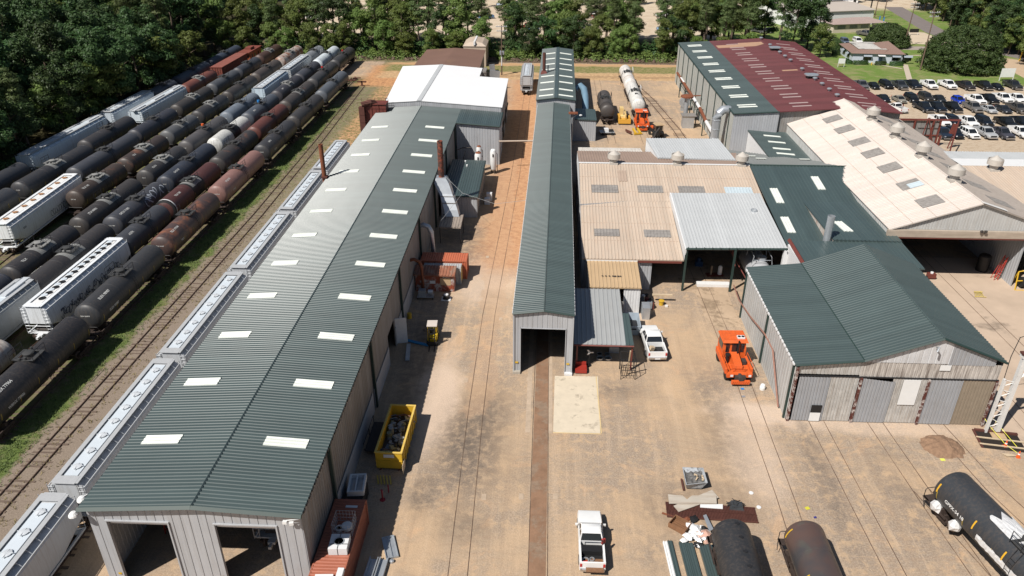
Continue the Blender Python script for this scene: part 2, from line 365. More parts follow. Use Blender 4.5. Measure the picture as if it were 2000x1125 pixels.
def sheet(name, pts, z, m, label=None):
    o = MB().poly([(p[0], p[1], z) for p in pts]).build(name, m)
    return tag(o, label, kind='structure')
pad = MB().prism([(1.35,57.9),(5.9,58.0),(6.2,67.5),(1.55,67.4)], 0.0, .03)
tag(pad.build('concrete_pad', m_conc), 'pale square concrete pad in front of the narrow green shed', kind='structure')
m_rustdirt = mat('rust_brown_dirt', (.26,.15,.09), .95, 0, .35, .7, rust=(.36,.25,.17), rustamt=.24, rustscale=.4, kind='World', bump=.3, bs=6)
m_apron = mat('stained_beige_concrete', (.52,.40,.30), .92, 0, .16, .25, kind='World', rust=(.40,.31,.235), rustamt=.16, rustscale=.12)
m_asph = mat('worn_asphalt', (.20,.17,.16), .9, 0, .12, .4, kind='World')
mb = MB(); mb.box(5.95,6.06,58.0,67.5,.0,.036); mb.box(1.35,5.95,57.85,57.93,0,.036); tag(mb.build('pad_edge_line', mat('faded_yellow_line', (.66,.50,.26), .8)), kind='structure')
m_grate = mat('pale_curb_concrete', (.47,.36,.26), .9, 0, .25, 1.3, kind='World')
sheet('track_bed', [(-.68,30),(.68,30),(1.35,150),(-.1,150)], .010, m_rustdirt, 'rust brown dirt bed between the rails running into the narrow shed')
MB().box(-1.35,-.85,57.8,79,0,.012).build('curb_strip', m_grate)['kind'] = 'structure'
MB().box(.85,1.30,57.8,79,0,.012).build('curb_strip', m_grate)['kind'] = 'structure'
sheet('concrete_apron', [(43.6,62),(43.6,99),(72,99),(72,45),(50.5,45),(43.9,61.5)], .006, m_apron, 'beige stained concrete apron in front of the open tan shed')
sheet('concrete_slab', [(19.9,78.5),(23.9,78.5),(24.1,100),(18.2,100),(18.2,87.2),(19.9,87.2)], .006, mat('sandy_worn_slab', (.47,.345,.235), .92, 0, .2, .5, kind='World', rust=(.40,.29,.19), rustamt=.25, rustscale=.4), 'concrete slab under the silver canopy')
# roads at the far right
sheet('road', [(141.9,345),(149.5,345),(140.8,285),(143,262),(158,232),(172,205),(162,203),(146,228),(133.5,258),(133.0,284)], .012, m_asph, 'grey asphalt road running down between the trees')
sheet('side_road', [(96,251.5),(133.8,251.0),(133.4,256.5),(98,258)], .016, mat('pale_asphalt', (.34,.29,.25), .9, 0, .1, .3, kind='World'), 'pale side road behind the low house')
sheet('dirt_lane', [(128,205.5),(134,200),(147,222),(142,236),(133,243)], .014, mat('tan_lane_dirt', (.50,.37,.25), .95, 0, .12, .4, kind='World'), 'tan dirt lane beside the round tree')
sheet('sand_lot', [(118,262),(132.5,258.5),(132.3,283),(120,288)], .008, mat('pale_sand', (.56,.46,.34), .95, 0, .1, .3, kind='World'), 'pale sandy lot beside the road')
m_walk = mat('pale_path_concrete', (.50,.42,.33), .9, 0, .1, 1, kind='World')
def strip(name, a, b, w_, z, label):
    a, b = Vector(a), Vector(b); n = Vector((-(b-a).y, (b-a).x)).normalized()*w_/2
    sheet(name, [a-n, b-n, b+n, a+n], z, m_walk, label)
p = [at(*q) for q in [(1701,124),(1762,134),(1777,158),(1768,126),(1822,108)]]
strip('path', p[0].xy, p[1].xy, 1.0, .018, 'narrow concrete path from the house door')
strip('steps_path', p[3].xy, p[2].xy, 1.4, .022, 'straight stepped path down to the parking lot')
strip('path', at(1768,108.5).xy, at(1822,108.5).xy, .8, .018, 'narrow concrete path across the lawn towards the round tree')

# ------------------------------------------------------------ railway tracks
m_rail = mat('rusty_rail_steel', (.085,.05,.038), .6, 0, .2, 3)
m_rail2 = mat('worn_embedded_rail_steel', (.12,.078,.055), .6, 0, .4, .6, rust=(.30,.2,.13), rustamt=.25, rustscale=.5)
m_tie = mat('grey_brown_sleeper', (.14,.10,.075), .9, 0, .35, 3)
m_gap = mat('dark_flangeway', (.05,.035,.028), .95)
def track(name, pts, ties, label, z=0.0, rh=.14, gauge=1.5, tie_c=m_tie, group=None, seed=1):
    root = empty(name, (pts[0][0], pts[0][1], 0), 0, label, 'railway track', group); o0 = Vector((pts[0][0], pts[0][1]))
    P_ = [Vector(p_)-o0 for p_ in pts]; rnd = random.Random(seed)
    def off(i, s):
        a = P_[max(i-1,0)]; b = P_[min(i+1,len(P_)-1)]; d = (b-a).normalized(); return P_[i] + Vector((d.y, -d.x))*s
    if not ties:
        Q = []
        for a, b in zip(P_, P_[1:]):
            k = max(1, int((b-a).length/.9)); Q += [a.lerp(b, j/k) for j in range(k)]
        P_ = Q+[P_[-1]]
    for s in (-gauge/2, gauge/2):
        mb = MB(); pr = [(-.04,z-.02),(.04,z-.02),(.035,z+rh),(-.035,z+rh)]
        rings = []
        for i in range(len(P_)):
            a = P_[max(i-1,0)]; b = P_[min(i+1,len(P_)-1)]; d = (b-a).normalized(); n = Vector((d.y,-d.x))
            dz = 0 if ties else -.05*max(0, -.12+1.1*mnoise.noise(Vector((P_[i].x*.1+s*7, P_[i].y*.16, seed+s))))
            rings.append([(*(P_[i] + n*(s+q[0]*(1 if ties else .75))), q[1]+dz) for q in pr])
        mb.loft(rings); mb.build('rail', m_rail if ties else m_rail2, root)
    if ties:
        mb = MB()
        for i in range(len(P_)-1):
            a, b = P_[i], P_[i+1]; L = (b-a).length; d = (b-a)/L; k = int(L/ties)
            for j in range(k):
                if rnd.random() < .22: continue
                c = a + d*(j+.5)*L/k; c += Vector((rnd.uniform(-.12,.12), rnd.uniform(-.06,.06)))
                mb.obox((c.x, c.y, z+.0+rnd.uniform(-.045,.03)), (2.5+rnd.uniform(-.4,.2), .22, .08), math.atan2(d.y, d.x)-math.pi/2+rnd.uniform(-.04,.04))
        t_ = mb.build('sleepers', tie_c, root); t_['kind'] = 'stuff'
    return root
track('railway_track', [(-46.0,30),(-45.8,60),(-45.6,110),(-46.4,150),(-48.0,196)], .62, 'empty track with dark rails and grey sleepers beside the grass strip')
TX = {'A':-52.0,'B':-57.4,'C':-62.2,'D':-66.9,'E':-73.3,'F':-79.9,'G':-85.9,'H':-91.3}
track('railway_track', [(TX['A'],50),(TX['A'],205)], .62, 'track under the tank cars nearest the grass strip', seed=2)
track('railway_track', [(TX['B'],55),(TX['B'],225)], .62, 'track under the second line of tank cars counted from the grass', seed=3)
track('railway_track', [(TX['C'],60),(TX['C'],226)], .62, 'track under the third line of cars counted from the grass', seed=4)
track('railway_track', [(TX['D'],70),(TX['D'],226)], .62, 'track under the fourth line of cars counted from the grass', seed=5)
track('railway_track', [(TX['E'],90),(TX['E'],226)], .62, 'track under the fifth line of cars counted from the grass', seed=6)
track('railway_track', [(-74.6,70),(-76.8,100),(-79.4,125),(TX['F'],150),(TX['F'],226)], .62, 'track under the large white hopper with orange hatches', seed=7)
track('railway_track', [(-83.2,90),(-85.2,130),(TX['G'],150),(TX['G'],228)], .62, 'track under the red brown boxcar', seed=8)
track('railway_track', [(-89.3,90),(-91,140),(TX['H'],228)], .62, 'track closest to the forest edge', seed=9)
track('railway_track', [(-37.7,24),(-37.7,150),(-38.6,200)], .62, 'track under the long line of grey hopper cars', seed=10)
track('railway_track', [(-5.9,34),(-6.4,60),(-6.5,80),(-6.0,100),(-5.3,130),(-4.6,205)], 0, 'sunken rails in the dirt lane between the two green sheds', rh=.03)
track('railway_track', [(0.12,30),(.12,68),(1.3,150),(2.2,206)], 0, 'rails in the rust brown bed entering the narrow shed', rh=.03)
track('railway_track', [(20.9,36),(21.4,50),(21.6,66),(21.2,84),(20.6,108)], 0, 'sunken rails running beneath the orange machine towards the silver canopy', rh=.03)
track('railway_track', [(27.8,36),(27.5,50),(27.3,61.5)], 0, 'sunken rails entering the leftmost patched door', rh=.03)
track('railway_track', [(34.6,36),(33.6,50),(33.0,61.5)], 0, 'sunken rails entering the leaning patched door', rh=.03)
track('railway_track', [(42.0,44),(40.0,52),(38.8,61.5)], 0, 'sunken rails entering the brown patched door', rh=.03)
track('railway_track', [(48.6,42),(47.8,60),(47.6,90),(47.6,110)], 0, 'left sunken rails in the concrete apron', rh=.03)
track('railway_track', [(55.2,50),(54.6,70),(54.4,110)], 0, 'right sunken rails in the concrete apron', rh=.03)
track('railway_track', [(13.6,150),(13.2,185),(13.4,206)], 0, 'rails under the grimy tank car in the upper yard', rh=.04)
track('railway_track', [(20.6,150),(20.6,216)], 0, 'rails under the white tank cars in the upper yard', rh=.04)
track('railway_track', [(28.9,140),(28.0,160),(25.5,185),(22.5,203)], .9, 'curved track with timber sleepers in the upper yard', seed=11)
p1, p2 = at(1050,128), at(1300,122)
track('railway_track', [(-30,228),(60,226.5)], .62, 'distant main line track along the foot of the bank', seed=12)
track('railway_track', [(-40,209.8),(30,208.6),(60,209.5)], 0, 'distant bare rails behind the narrow shed', rh=.06)
# ============================================================ BUILDINGS
def roof(root, name, a, b, c, d, m, pitch=.36, h=.058, trim=None, t=.12):
    """ribbed sheet a-b along the eave, c-d opposite; ribs run from a->d; slab beneath, trim along a-b and the rakes"""
    a, b, c, d = map(Vector, (a, b, c, d)); n = (b-a).cross(d-a); side = 1 if n.z > 0 else -1
    mb = MB(); ribs(mb, a, b, c, d, pitch, h=h, side=side)
    dz = Vector((0,0,-.02)); mb.slab([a+dz, b+dz, c+dz, d+dz], t)
    return mb.build(name, m, root)
def trimbar(root, pts, m, r=.09, name='trim'):
    mb = MB()
    for p_, q in zip(pts, pts[1:]): mb.tube([p_, q], r, 4)
    return mb.build(name, m, root)
def skylight(root, a, b, c, d, m=m_sky, lift=.075, pitch=.36, name='skylight'):
    mb = MB(); a, b, c, d = map(Vector, (a, b, c, d)); side = 1 if (b-a).cross(d-a).z > 0 else -1
    ribs(mb, a, b, c, d, pitch, h=.035, lift=lift, side=side)
    n = (b-a).cross(d-a).normalized()*side
    mb.slab([p_+n*(lift-.004) for p_ in (a, b, c, d)], lift-.01)
    return mb.build(name, m, root)
def posts(root, pts, z0, z1, s, m, name='post'):
    for (x, y) in pts:
        zt = z1(x, y) if callable(z1) else z1
        MB().box(x-s/2, x+s/2, y-s/2, y+s/2, z0, zt).build(name, m, root)

# ---- long workshop (left, in front)
XL, XR, XC, YF, YB = -32.5, -16.45, -24.2, 38.27, 145.2
ZL, ZR, ZC = 7.95, 8.0, 8.5; YW = YF+.35
B1 = empty('long_workshop', (0,0,0), 0, 'very long low workshop with ribbed dark green roof and grey front with two open doors', 'workshop')
roof(B1, 'roof', (XL,YF,ZL), (XL,YB,ZL), (XC,YB,ZC), (XC,YF,ZC), m_green)
roof(B1, 'roof', (XR,YF,ZR), (XR,YB,ZR), (XC,YB,ZC), (XC,YF,ZC), m_green)
trimbar(B1, [(XL,YF-.08,ZL-.08),(XC,YF-.08,ZC-.07),(XR,YF-.08,ZR-.08)], m_green_trim, .2)
trimbar(B1, [(XC,YF,ZC+.03),(XC,YB,ZC+.03)], m_green, .10, 'ridge_cap')
dj = [atY(*q, YW) for q in [(209,1018),(327,1021),(419,1023),(538,1027)]]
zl = sum(q.z for q in dj)/4
def ztopf(u):
    x = XL+.25+u
    return ZL-.1+(ZC-ZL)*(x-XL)/(XC-XL) if x < XC else ZR-.1+(ZC-ZR)*(XR-x)/(XR-XC)
mb = MB(); W0 = XL+.25
wall(mb, (W0,YW), (XR-.2,YW), ztopf, openings=[(dj[0].x-W0, dj[1].x-W0, 0, zl), (dj[2].x-W0, dj[3].x-W0, 0, zl)], breaks=(XC-W0,), pitch=.62, rw=.05)
mb.build('front_wall', m_graysheet, B1)
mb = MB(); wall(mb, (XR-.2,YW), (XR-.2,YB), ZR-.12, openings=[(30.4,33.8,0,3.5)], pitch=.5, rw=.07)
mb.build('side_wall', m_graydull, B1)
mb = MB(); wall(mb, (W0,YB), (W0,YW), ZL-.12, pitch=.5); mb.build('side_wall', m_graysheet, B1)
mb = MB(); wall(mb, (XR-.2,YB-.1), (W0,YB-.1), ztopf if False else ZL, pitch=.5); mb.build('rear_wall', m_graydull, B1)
for a, b in ((dj[0].x, dj[1].x), (dj[2].x, dj[3].x)):
    mb = MB(); mb.box(a-.12,a-.005,YW-.1,YW+.15,0,zl+.02); mb.box(b+.005,b+.12,YW-.1,YW+.15,0,zl+.02); mb.box(a-.12,b+.12,YW-.11,YW+.13,zl+.005,zl+.10)
    mb.build('door_frame', m_graysheet, B1)
    MB().box(a+.02, b-.02, YW+.25, YW+.5, zl-.5, zl-.02).build('rolled_door', m_trimwhite, B1)
    MB().box(a-.45, a-.2, YW-.07, YW-.04, 1.0, 1.18).build('warning_sign', m_yellow, B1)
for k in range(12):
    y = (46.75+8.03*k)*.975
    f = (y-YF)
    for (x0, x1) in ((-31.2,-28.2), (-21.45,-18.1)):
        zz = lambda x: ZL+(ZC-ZL)*(x-XL)/(XC-XL) if x < XC else ZR+(ZC-ZR)*(XR-x)/(XR-XC)
        skylight(B1, (x0,y-.55,zz(x0)), (x0,y+.55,zz(x0)), (x1,y+.55,zz(x1)), (x1,y-.55,zz(x1)))
# dark down pipes, lower wall lining and door on the long side
for y in (45.6, 61.2, 76.9, 91.8, 106.4, 121, 134):
    MB().box(XR-.14, XR+.1, y-.14, y+.14, 0, ZR-.1).build('downpipe', m_green_trim, B1)
MB().box(XR-.14, XR-.09, 39.2, 60.4, 0, 2.3).build('lower_lining', m_graysheet, B1)
MB().box(XR-.14, XR-.09, 61, 68.8, 0, 2.3).build('lower_lining', m_graysheet, B1)
MB().box(XR-.14, XR-.09, 72.6, 88.0, 0, 2.3).build('lower_lining', m_graysheet, B1)
MB().obox((XR+.45, 73.2, 1.7), (1.3,.06,3.3), .2).build('side_door', m_trimwhite, B1)
mb = MB(); mb.box(XR-.04,XR-.01,YF+.2,YB-.2,ZR-.15,ZR-.05)
for k in range(int((YB-YF)/.72)):
    y = YF+.3+k*.72; mb.box(XR-.02, XR+.07, y, y+.42, ZR-.16, ZR-.03)
mb.build('eave_closure_strip', m_dark, B1)
mb = MB(); mb.box(XL+.01,XL+.04,YF+.2,YB-.2,ZL-.15,ZL-.05)
for k in range(int((YB-YF)/.72)):
    y = YF+.3+k*.72; mb.box(XL-.07, XL+.02, y, y+.42, ZL-.16, ZL-.03)
mb.build('eave_closure_strip', m_dark, B1)
# light cowls at the corners
for (x, y, z) in ((XL-.25, YF-.25, ZL-.45), (XL-.35, YF+1.1, ZL-.3)):
    mb = MB(); mb.lathe([(.02,.32),(.18,.28),(.32,.12),(.36,0),(.0,0)], 12, c=(x,y,z)); mb.tube([(x,y,z+.2),(x+.4,y+.2,z+.4)], .03)
    mb.build('lamp_hood', m_white, B1)
mb = MB()
for dx in (0,.45): mb.obox((XR-1.2+dx, YF-.18, ZR-.55-.2*dx), (.3,.22,.22), .5*dx)
mb.tube([(XR-1.1,YF-.1,ZR-.45),(XR-.2,YF-.1,ZR-.3)], .04); mb.build('floodlight', m_white, B1)
# annex wing at the far end
for nm, q, m_ in (('annex_roof', ((XR,135.6,8.0),(-8.4,135.6,7.4),(-8.4,YB,7.4),(XR,YB,8.0)), m_greenY),):
    roof(B1, nm, *q, m_)
trimbar(B1, [(XR,135.58,7.95),(-8.4,135.58,7.35),(-8.37,YB,7.35)], m_green_trim, .12)
mb = MB(); wall(mb, (XR,135.9), (-8.55,135.9), lambda u: 7.93-.6*u/8, pitch=.5); wall(mb, (-8.55,135.9), (-8.55,YB), 7.3, pitch=.5); mb.build('annex_wall', m_graysheet, B1)

# ---- white roofed building behind it
B2 = empty('white_roofed_shed', (0,0,0), 0, 'shed with bright white roof and grey ridge strip behind the long green workshop', 'shed')
mb = MB(); mb.slab([(-31.35,145.3,9.05),(-24.7,145.3,9.5),(-24.5,178,9.5),(-33.5,178,9.05)], .1)
mb.slab([(-24.7,145.303,9.5),(-8.5,145.303,8.4),(-8.5,169.5,8.4),(-14.9,169.5,8.8),(-14.9,178,8.8),(-24.5,178.003,9.5)], .1)
mb.build('roof', m_whiteroof, B2)
MB().slab([(-25.1,145.25,9.55),(-24.2,145.25,9.55),(-24.0,178,9.55),(-24.9,178,9.55)], .03).build('ridge_strip', m_silver, B2)
mb = MB()
wall(mb, (-31.2,145.4), (-8.7,145.4), lambda u: 8.97+.42*u/6.5 if u < 6.5 else 9.39-1.08*(u-6.5)/16, pitch=.42, breaks=(6.5,))
mb.build('front_wall', m_graysheet, B2)
mb = MB(); wall(mb, (-8.7,145.4), (-8.7,169.3), 8.25, pitch=.5, openings=[(4,8,0,4),(14,18,0,4)]); wall(mb, (-8.7,169.3), (-15,169.3), 8.3); wall(mb, (-15,169.3), (-15,177.9), 8.7)
wall(mb, (-15,177.9), (-33.2,177.9), 8.9); wall(mb, (-33.2,177.9), (-31.2,145.4), 8.9); mb.build('wall', m_graydull, B2)
MB().box(-8.65,-8.5,147,169,3.0,3.25).build('pipe_rail', m_darkmetal, B2)
# ---- brown roof
B3 = empty('brown_roofed_shed', (0,0,0), 0, 'shed with weathered brown roof at the far end behind the white roof', 'shed')
mb = MB(); mb.slab([(-33.7,183,6.0),(-26.2,183,6.55),(-25.4,213.6,6.55),(-33.2,213.6,6.0)], .14); mb.slab([(-26.2,183.003,6.55),(-16.6,183.003,6.0),(-17.0,213.6,6.0),(-25.4,213.603,6.55)], .14)
mb.build('roof', m_brown, B3)
mb = MB(); wall(mb, (-33,184), (-17.2,184), 5.9); wall(mb, (-17.2,184), (-17.4,213), 5.9); wall(mb, (-17.4,213), (-33,213), 5.9); wall(mb, (-33,213), (-33,184), 5.9); mb.build('wall', m_graydull, B3)
tb = empty('tan_tank_house', (0,0,0), 0, 'small tan domed tank house behind the brown roof', 'shed')
ring = lambda w_, l_, z: [(-20.7-w_,226-l_,z),(-20.7+w_,226-l_,z),(-20.7+w_,226+l_,z),(-20.7-w_,226+l_,z)]
MB().loft([ring(3.2,5,0), ring(3.2,5,5.6)]).build('wall', m_tan, tb)
MB().loft([ring(3.35,5.2,5.6), ring(2.2,4.6,6.4), ring(.4,4.2,6.8)]).build('roof', m_tan, tb)
MB().box(-20.95,-20.45,220.6,230,6.0,6.95).build('hatch_rib', m_trimwhite, tb)
gs = empty('grey_lean_to', (0,0,0), 0, 'small grey lean-to with leaning sheets beside the white roof', 'lean-to')
p = at(932,137,5.0)
MB().box(p.x-2.0,p.x+2.3,p.y-1.5,p.y+3,4.6,5.0).build('roof', m_graydull, gs); MB().box(p.x-1.9,p.x+2.2,p.y-1.4,p.y+2.9,0,4.58).build('wall', m_graydull, gs)
MB().obox((p.x+4.2,p.y+.8,2.4),(2.6,.15,5.0),0,.15,.12).build('leaning_sheet', m_galv, gs)
MB().obox((p.x+3.5,p.y+6,2.8),(1.4,.15,5.0),.2,.1,-.1).build('leaning_sheet', m_galv, gs)

# ---- rusty filter house at the left of the white roof
fh = empty('rusty_filter_house', (0,0,0), 0, 'tall rust red filter house of boxes and ducts at the left edge of the roofs', 'filter house')
mb = MB(); x0 = -35.3
for i in range(3):
    mb.box(x0+.9+i*1.35, x0+2.15+i*1.35, 141.6, 144.2, 2.6, 9.5)
mb.box(x0+.8, x0+4.9, 141.5, 144.3, 9.5, 9.7)
mb.build('bag_box', m_redsteel, fh)
mb = MB()
for i in range(6): mb.box(x0-.2, x0+.85, 140.75, 141.9, .3+i*1.5, 1.72+i*1.5)
mb.tube([(x0+.3,141.3,9.6),(x0+2.0,141.8,10.0),(x0+2.6,142.6,9.6)], .55, 8); mb.build('riser_duct', m_rustdark, fh)
mb = MB()
for i in range(5):
    x = x0-.4+i*1.3
    for y in (140.8,144.4): mb.tube([(x,y,9.5),(x,y,10.1)], .035)
for y in (140.8,144.4):
    for z in (10.1,10.7): mb.tube([(x0-.4,y,z),(x0+4.8,y,z)], .03)
mb.build('railing', m_rustdark, fh)
mb = MB()
for x in (x0+.9, x0+4.8):
    for y in (141.7,144.1): mb.box(x-.1,x+.1,y-.1,y+.1,0,2.6)
mb.build('support_frame', m_rustdark, fh)

# ---- narrow green shed (centre)
SH = empty('narrow_green_shed', (.2,67.9,0), -.0155, 'long narrow tall shed with green roof and grey front over the rust brown rails', 'shed')
hw = 3.22; L1 = 83.2
roof(SH, 'roof', (-hw,-.2,7.48), (-hw,L1,7.48), (0.05,L1,7.92), (0.05,-.2,7.92), m_green, .4)
roof(SH, 'roof', (hw,-.2,7.48), (hw,L1,7.48), (0.05,L1,7.92), (0.05,-.2,7.92), m_green, .4)
trimbar(SH, [(-hw,-.22,7.44),(0.05,-.22,7.89),(hw,-.22,7.44)], m_green_trim, .12)
trimbar(SH, [(0.05,-.2,7.96),(0.05,L1,7.96)], m_green, .08, 'ridge_cap')
zs = lambda u: 7.4+.42*(1-abs(u-3.1)/3.1)
mb = MB(); wall(mb, (-3.1,0), (3.1,0), zs, openings=[(.75,5.45,0,5.62)], breaks=(3.1,), pitch=.5, rw=.05); mb.build('front_wall', m_graysheet, SH)
mb = MB(); wall(mb, (3.1,0), (3.1,L1), 7.4, pitch=.5); mb.build('side_wall', m_graysheet, SH)
mb = MB(); wall(mb, (-3.1,L1), (-3.1,0), 7.4, pitch=.5); mb.build('side_wall', m_graysheet, SH)
mb = MB(); mb.box(-2.42,-2.355,-.08,.2,0,5.68); mb.box(2.355,2.42,-.08,.2,0,5.68); mb.box(-2.42,2.42,-.08,.2,5.63,5.68); mb.box(-3.18,-3.02,-.12,.12,0,7.4); mb.box(3.02,3.18,-.12,.12,0,7.4)
mb.build('door_frame', m_graysheet, SH)
for x in (-2.78, 2.72): MB().box(x-.16,x+.16,-.1,-.06,1.25,1.45).build('warning_sign', m_yellow, SH)
for x in (-2.8, 2.8): MB().box(x-.42,x+.42,-.35,.5,0,.28).build('footing', m_trimwhite if x > 0 else m_conc2, SH)
mb = MB()
for s_ in (-1,1):
    mb = MB(); mb.box(s_*hw-.02,s_*hw+.02,0,L1,7.37,7.45)
    for k in range(int(L1/.8)): mb.box(s_*hw-.06,s_*hw+.06,k*.8,k*.8+.5,7.36,7.46)
    mb.build('eave_closure_strip', m_trimwhite, SH)
hx = .42; w2 = 4.0; L2 = 134.5
roof(SH, 'high_roof', (hx-w2,L1-.3,8.5), (hx-w2,L2,8.5), (hx,L2,9.0), (hx,L1-.3,9.0), m_green, .4)
roof(SH, 'high_roof', (hx+w2,L1-.3,8.5), (hx+w2,L2,8.5), (hx,L2,9.0), (hx,L1-.3,9.0), m_green, .4)
MB().slab([(hx-.35,L1-.4,9.07),(hx+.35,L1-.4,9.07),(hx+.35,L2,9.07),(hx-.35,L2,9.07)], .1).build('ridge_cap', m_green, SH)
trimbar(SH, [(hx-w2,L1-.32,8.46),(hx,L1-.32,8.97),(hx+w2,L1-.32,8.46)], m_green_trim, .1)
mb = MB(); z2 = lambda u: 8.4+.5*(1-abs(u-3.9)/3.9)
wall(mb, (hx-3.9,L1), (hx+3.9,L1), z2, breaks=(3.9,)); wall(mb, (hx+3.9,L1), (hx+3.9,L2-.2), 8.42); wall(mb, (hx+3.9,L2-.2), (hx-3.9,L2-.2), z2, breaks=(3.9,), openings=[(1.5,6.3,0,5.6)]); wall(mb, (hx-3.9,L2-.2), (hx-3.9,L1), 8.42)
mb.build('high_wall', m_graysheet, SH)
for py in (185.6,174,160,148,135,125,114.6,104):
    y = at(1070,py,8.8).y - 67.9 - .35
    for s_ in (-1, 1):
        za = 8.5+.5*.14; zb = 8.5+.5*.86
        skylight(SH, (hx+s_*3.45,y-.4,za), (hx+s_*3.45,y+.4,za), (hx+s_*.55,y+.4,zb), (hx+s_*.55,y-.4,zb))
# side box with blue duct
sb = empty('green_side_box', (0,0,0), 0, 'small green roofed equipment box against the far right side of the narrow shed', 'shed')
roof(sb, 'roof', (5.6,151.2,4.6), (10.3,151.2,4.4), (10.4,159.5,4.4), (5.8,159.5,4.6), m_greenY)
mb = MB(); wall(mb, (5.7,151.4), (10.2,151.4), 4.4, pitch=.45); wall(mb, (10.2,151.4), (10.3,159.3), 4.35); wall(mb, (10.3,159.3), (5.8,159.3), 4.4); mb.build('wall', m_graysheet, sb)
bd = MB(); bd.tube([(6.6,170,6.2),(7.6,170,6.8),(8.3,168.6,6.4),(8.5,166,5.4),(8.5,163.5,4.2),(8.5,161.5,3)], .75, 10)
tag(bd.build('blue_duct', mat('blue_grey_duct_metal', (.20,.32,.42), .4, .2, .1, 1), auto=40), 'curved blue-grey duct behind the green side box', 'duct')

# ---- tan roofed hall with silver canopy (centre right)
CT = empty('tan_roofed_hall', (0,0,0), 0, 'wide low hall with tan ribbed roof and grey roof panels', 'hall')
ZE, ZK, YE, YK = 4.45, 8.6, 87.3, 112.5; YBk, ZBk = 121.5, 7.6
XLa, XRa = 5.3, 31.3
def zc(y): return ZE+(ZK-ZE)*(y-YE)/(YK-YE)
YM = 101.5
roof(CT, 'roof', (XLa,YK,ZK), (XRa,YK,ZK), (XRa,YM,zc(YM)), (XLa-.12,YM,zc(YM)), m_tan, .42)
roof(CT, 'roof', (XLa-.12,YM,zc(YM)), (17.95,YM,zc(YM)), (17.95,YE,ZE), (XLa-.3,YE,ZE), m_tan, .42)
roof(CT, 'rear_roof', (XLa,YK,ZK), (XRa,YK,ZK), (XRa,YBk,ZBk), (XLa,YBk,ZBk), mat('brown_tan_roof_metal', (.33,.24,.19), .6, 0, .12, .3, rust=(.20,.14,.11), rustamt=.1, rustscale=.25), .42)
for i in range(1, 6):       # lap joints of the sheets
    y = YE + (YK-YE)*i/6; trimbar(CT, [(XLa-.25*(1-i/6),y,zc(y)+.03),(XRa if y > YM else 17.9,y,zc(y)+.03)], mat('lap_joint', (.50,.38,.30), .8) if i == 1 else bpy.data.materials['lap_joint'], .03, 'lap_joint')
MB().box(XLa-.1,XRa,YK-.25,YK+.1,ZK+.03,ZK+.12).build('ridge_cap', m_trimwhite, CT)
mb = MB(); wall(mb, (XLa,YBk), (XLa-.25,YE+.3), lambda u: ZBk-.2+(ZK-ZBk)*min(1,u/9) if u < 9 else ZK-.2-(ZK-ZE)*(u-9)/25, breaks=(9,)); mb.build('side_wall', m_trimwhite, CT)
mb = MB(); wall(mb, (XLa-.2,YE+.3), (14.0,YE+.3), ZE-.15); wall(mb, (31.3,YBk), (XLa,YBk), ZBk-.2); wall(mb, (24.6,100), (31.3,100), 6.6); wall(mb, (5,100), (24.6,104), 6.8); mb.build('wall', m_graysheet, CT)
MB().box(12.2,17.7,YE-.06,YE+.12,ZE-.42,ZE-.16).build('red_beam', m_redsteel, CT)
for (xa, ya, xb, yb, m_) in ((1156,376,1206,363,m_skyold),(1247,376,1293,364,m_skyold),(1327,377,1374,365,m_skyold),(1418,379,1467,367,m_skypale),(1161,462,1209,448,m_skyold),(1259,464,1308,450,m_skyold)):
    z0 = 6.9 if ya < 400 else 5.9
    for _ in range(4):
        A = at(xa, ya, z0); z0 = zc(A.y)
    B = at(xb, yb, zc(A.y+1.9)); w_ = B.x-A.x
    skylight(CT, (A.x,A.y,zc(A.y)), (A.x+w_,A.y,zc(A.y)), (A.x+w_,B.y,zc(B.y)), (A.x,B.y,zc(B.y)), m_, .09, .42, 'roof_panel')
q = at(1206,350,7.4)
skylight(CT, (q.x,q.y-1.8,zc(q.y-1.8)), (q.x+1.3,q.y-1.8,zc(q.y-1.8)), (q.x+1.3,q.y+1.4,zc(q.y+1.4)), (q.x,q.y+1.4,zc(q.y+1.4)), mat('brown_patch_panel', (.42,.32,.25), .7, 0, .1, 1), .09, .42, 'roof_panel')
def vent(x, y, z, label, m_=None, s=1.0):
    m_ = m_ or mat_v
    r_ = empty('roof_vent', (x,y,z), 0, label, 'roof vent', 'round roof vents on the tan roofs')
    MB().lathe([(.55*s,-.35),(.55*s,.75*s)], 16).build('neck', m_, r_, auto=40)
    MB().box(-.62*s,.62*s,-.62*s,.62*s,-.4,.12).build('curb', m_, r_)
    MB().lathe([(.93*s,.7*s),(.98*s,.72*s),(.98*s,1.45*s),(.90*s,1.45*s),(.90*s,.74*s)], 20).build('wind_band', m_, r_, auto=40)
    MB().lathe([(.80*s,1.3*s),(.80*s,1.38*s),(.1*s,1.95*s),(.0,1.98*s)], 20).build('cap', m_, r_, auto=40)
    return r_
mat_v = mat('chalky_vent_metal', (.52,.48,.43), .6, .1, .12, 2)
for (px, w_) in ((1198,'left end of the tan hall ridge'),(1321,'middle of the tan hall ridge'),(1444,'right end of the tan hall ridge')):
    v_ = at(px, 318, ZK); vent(v_.x, YK, ZK+.15, 'round pale metal roof vent on the '+w_)
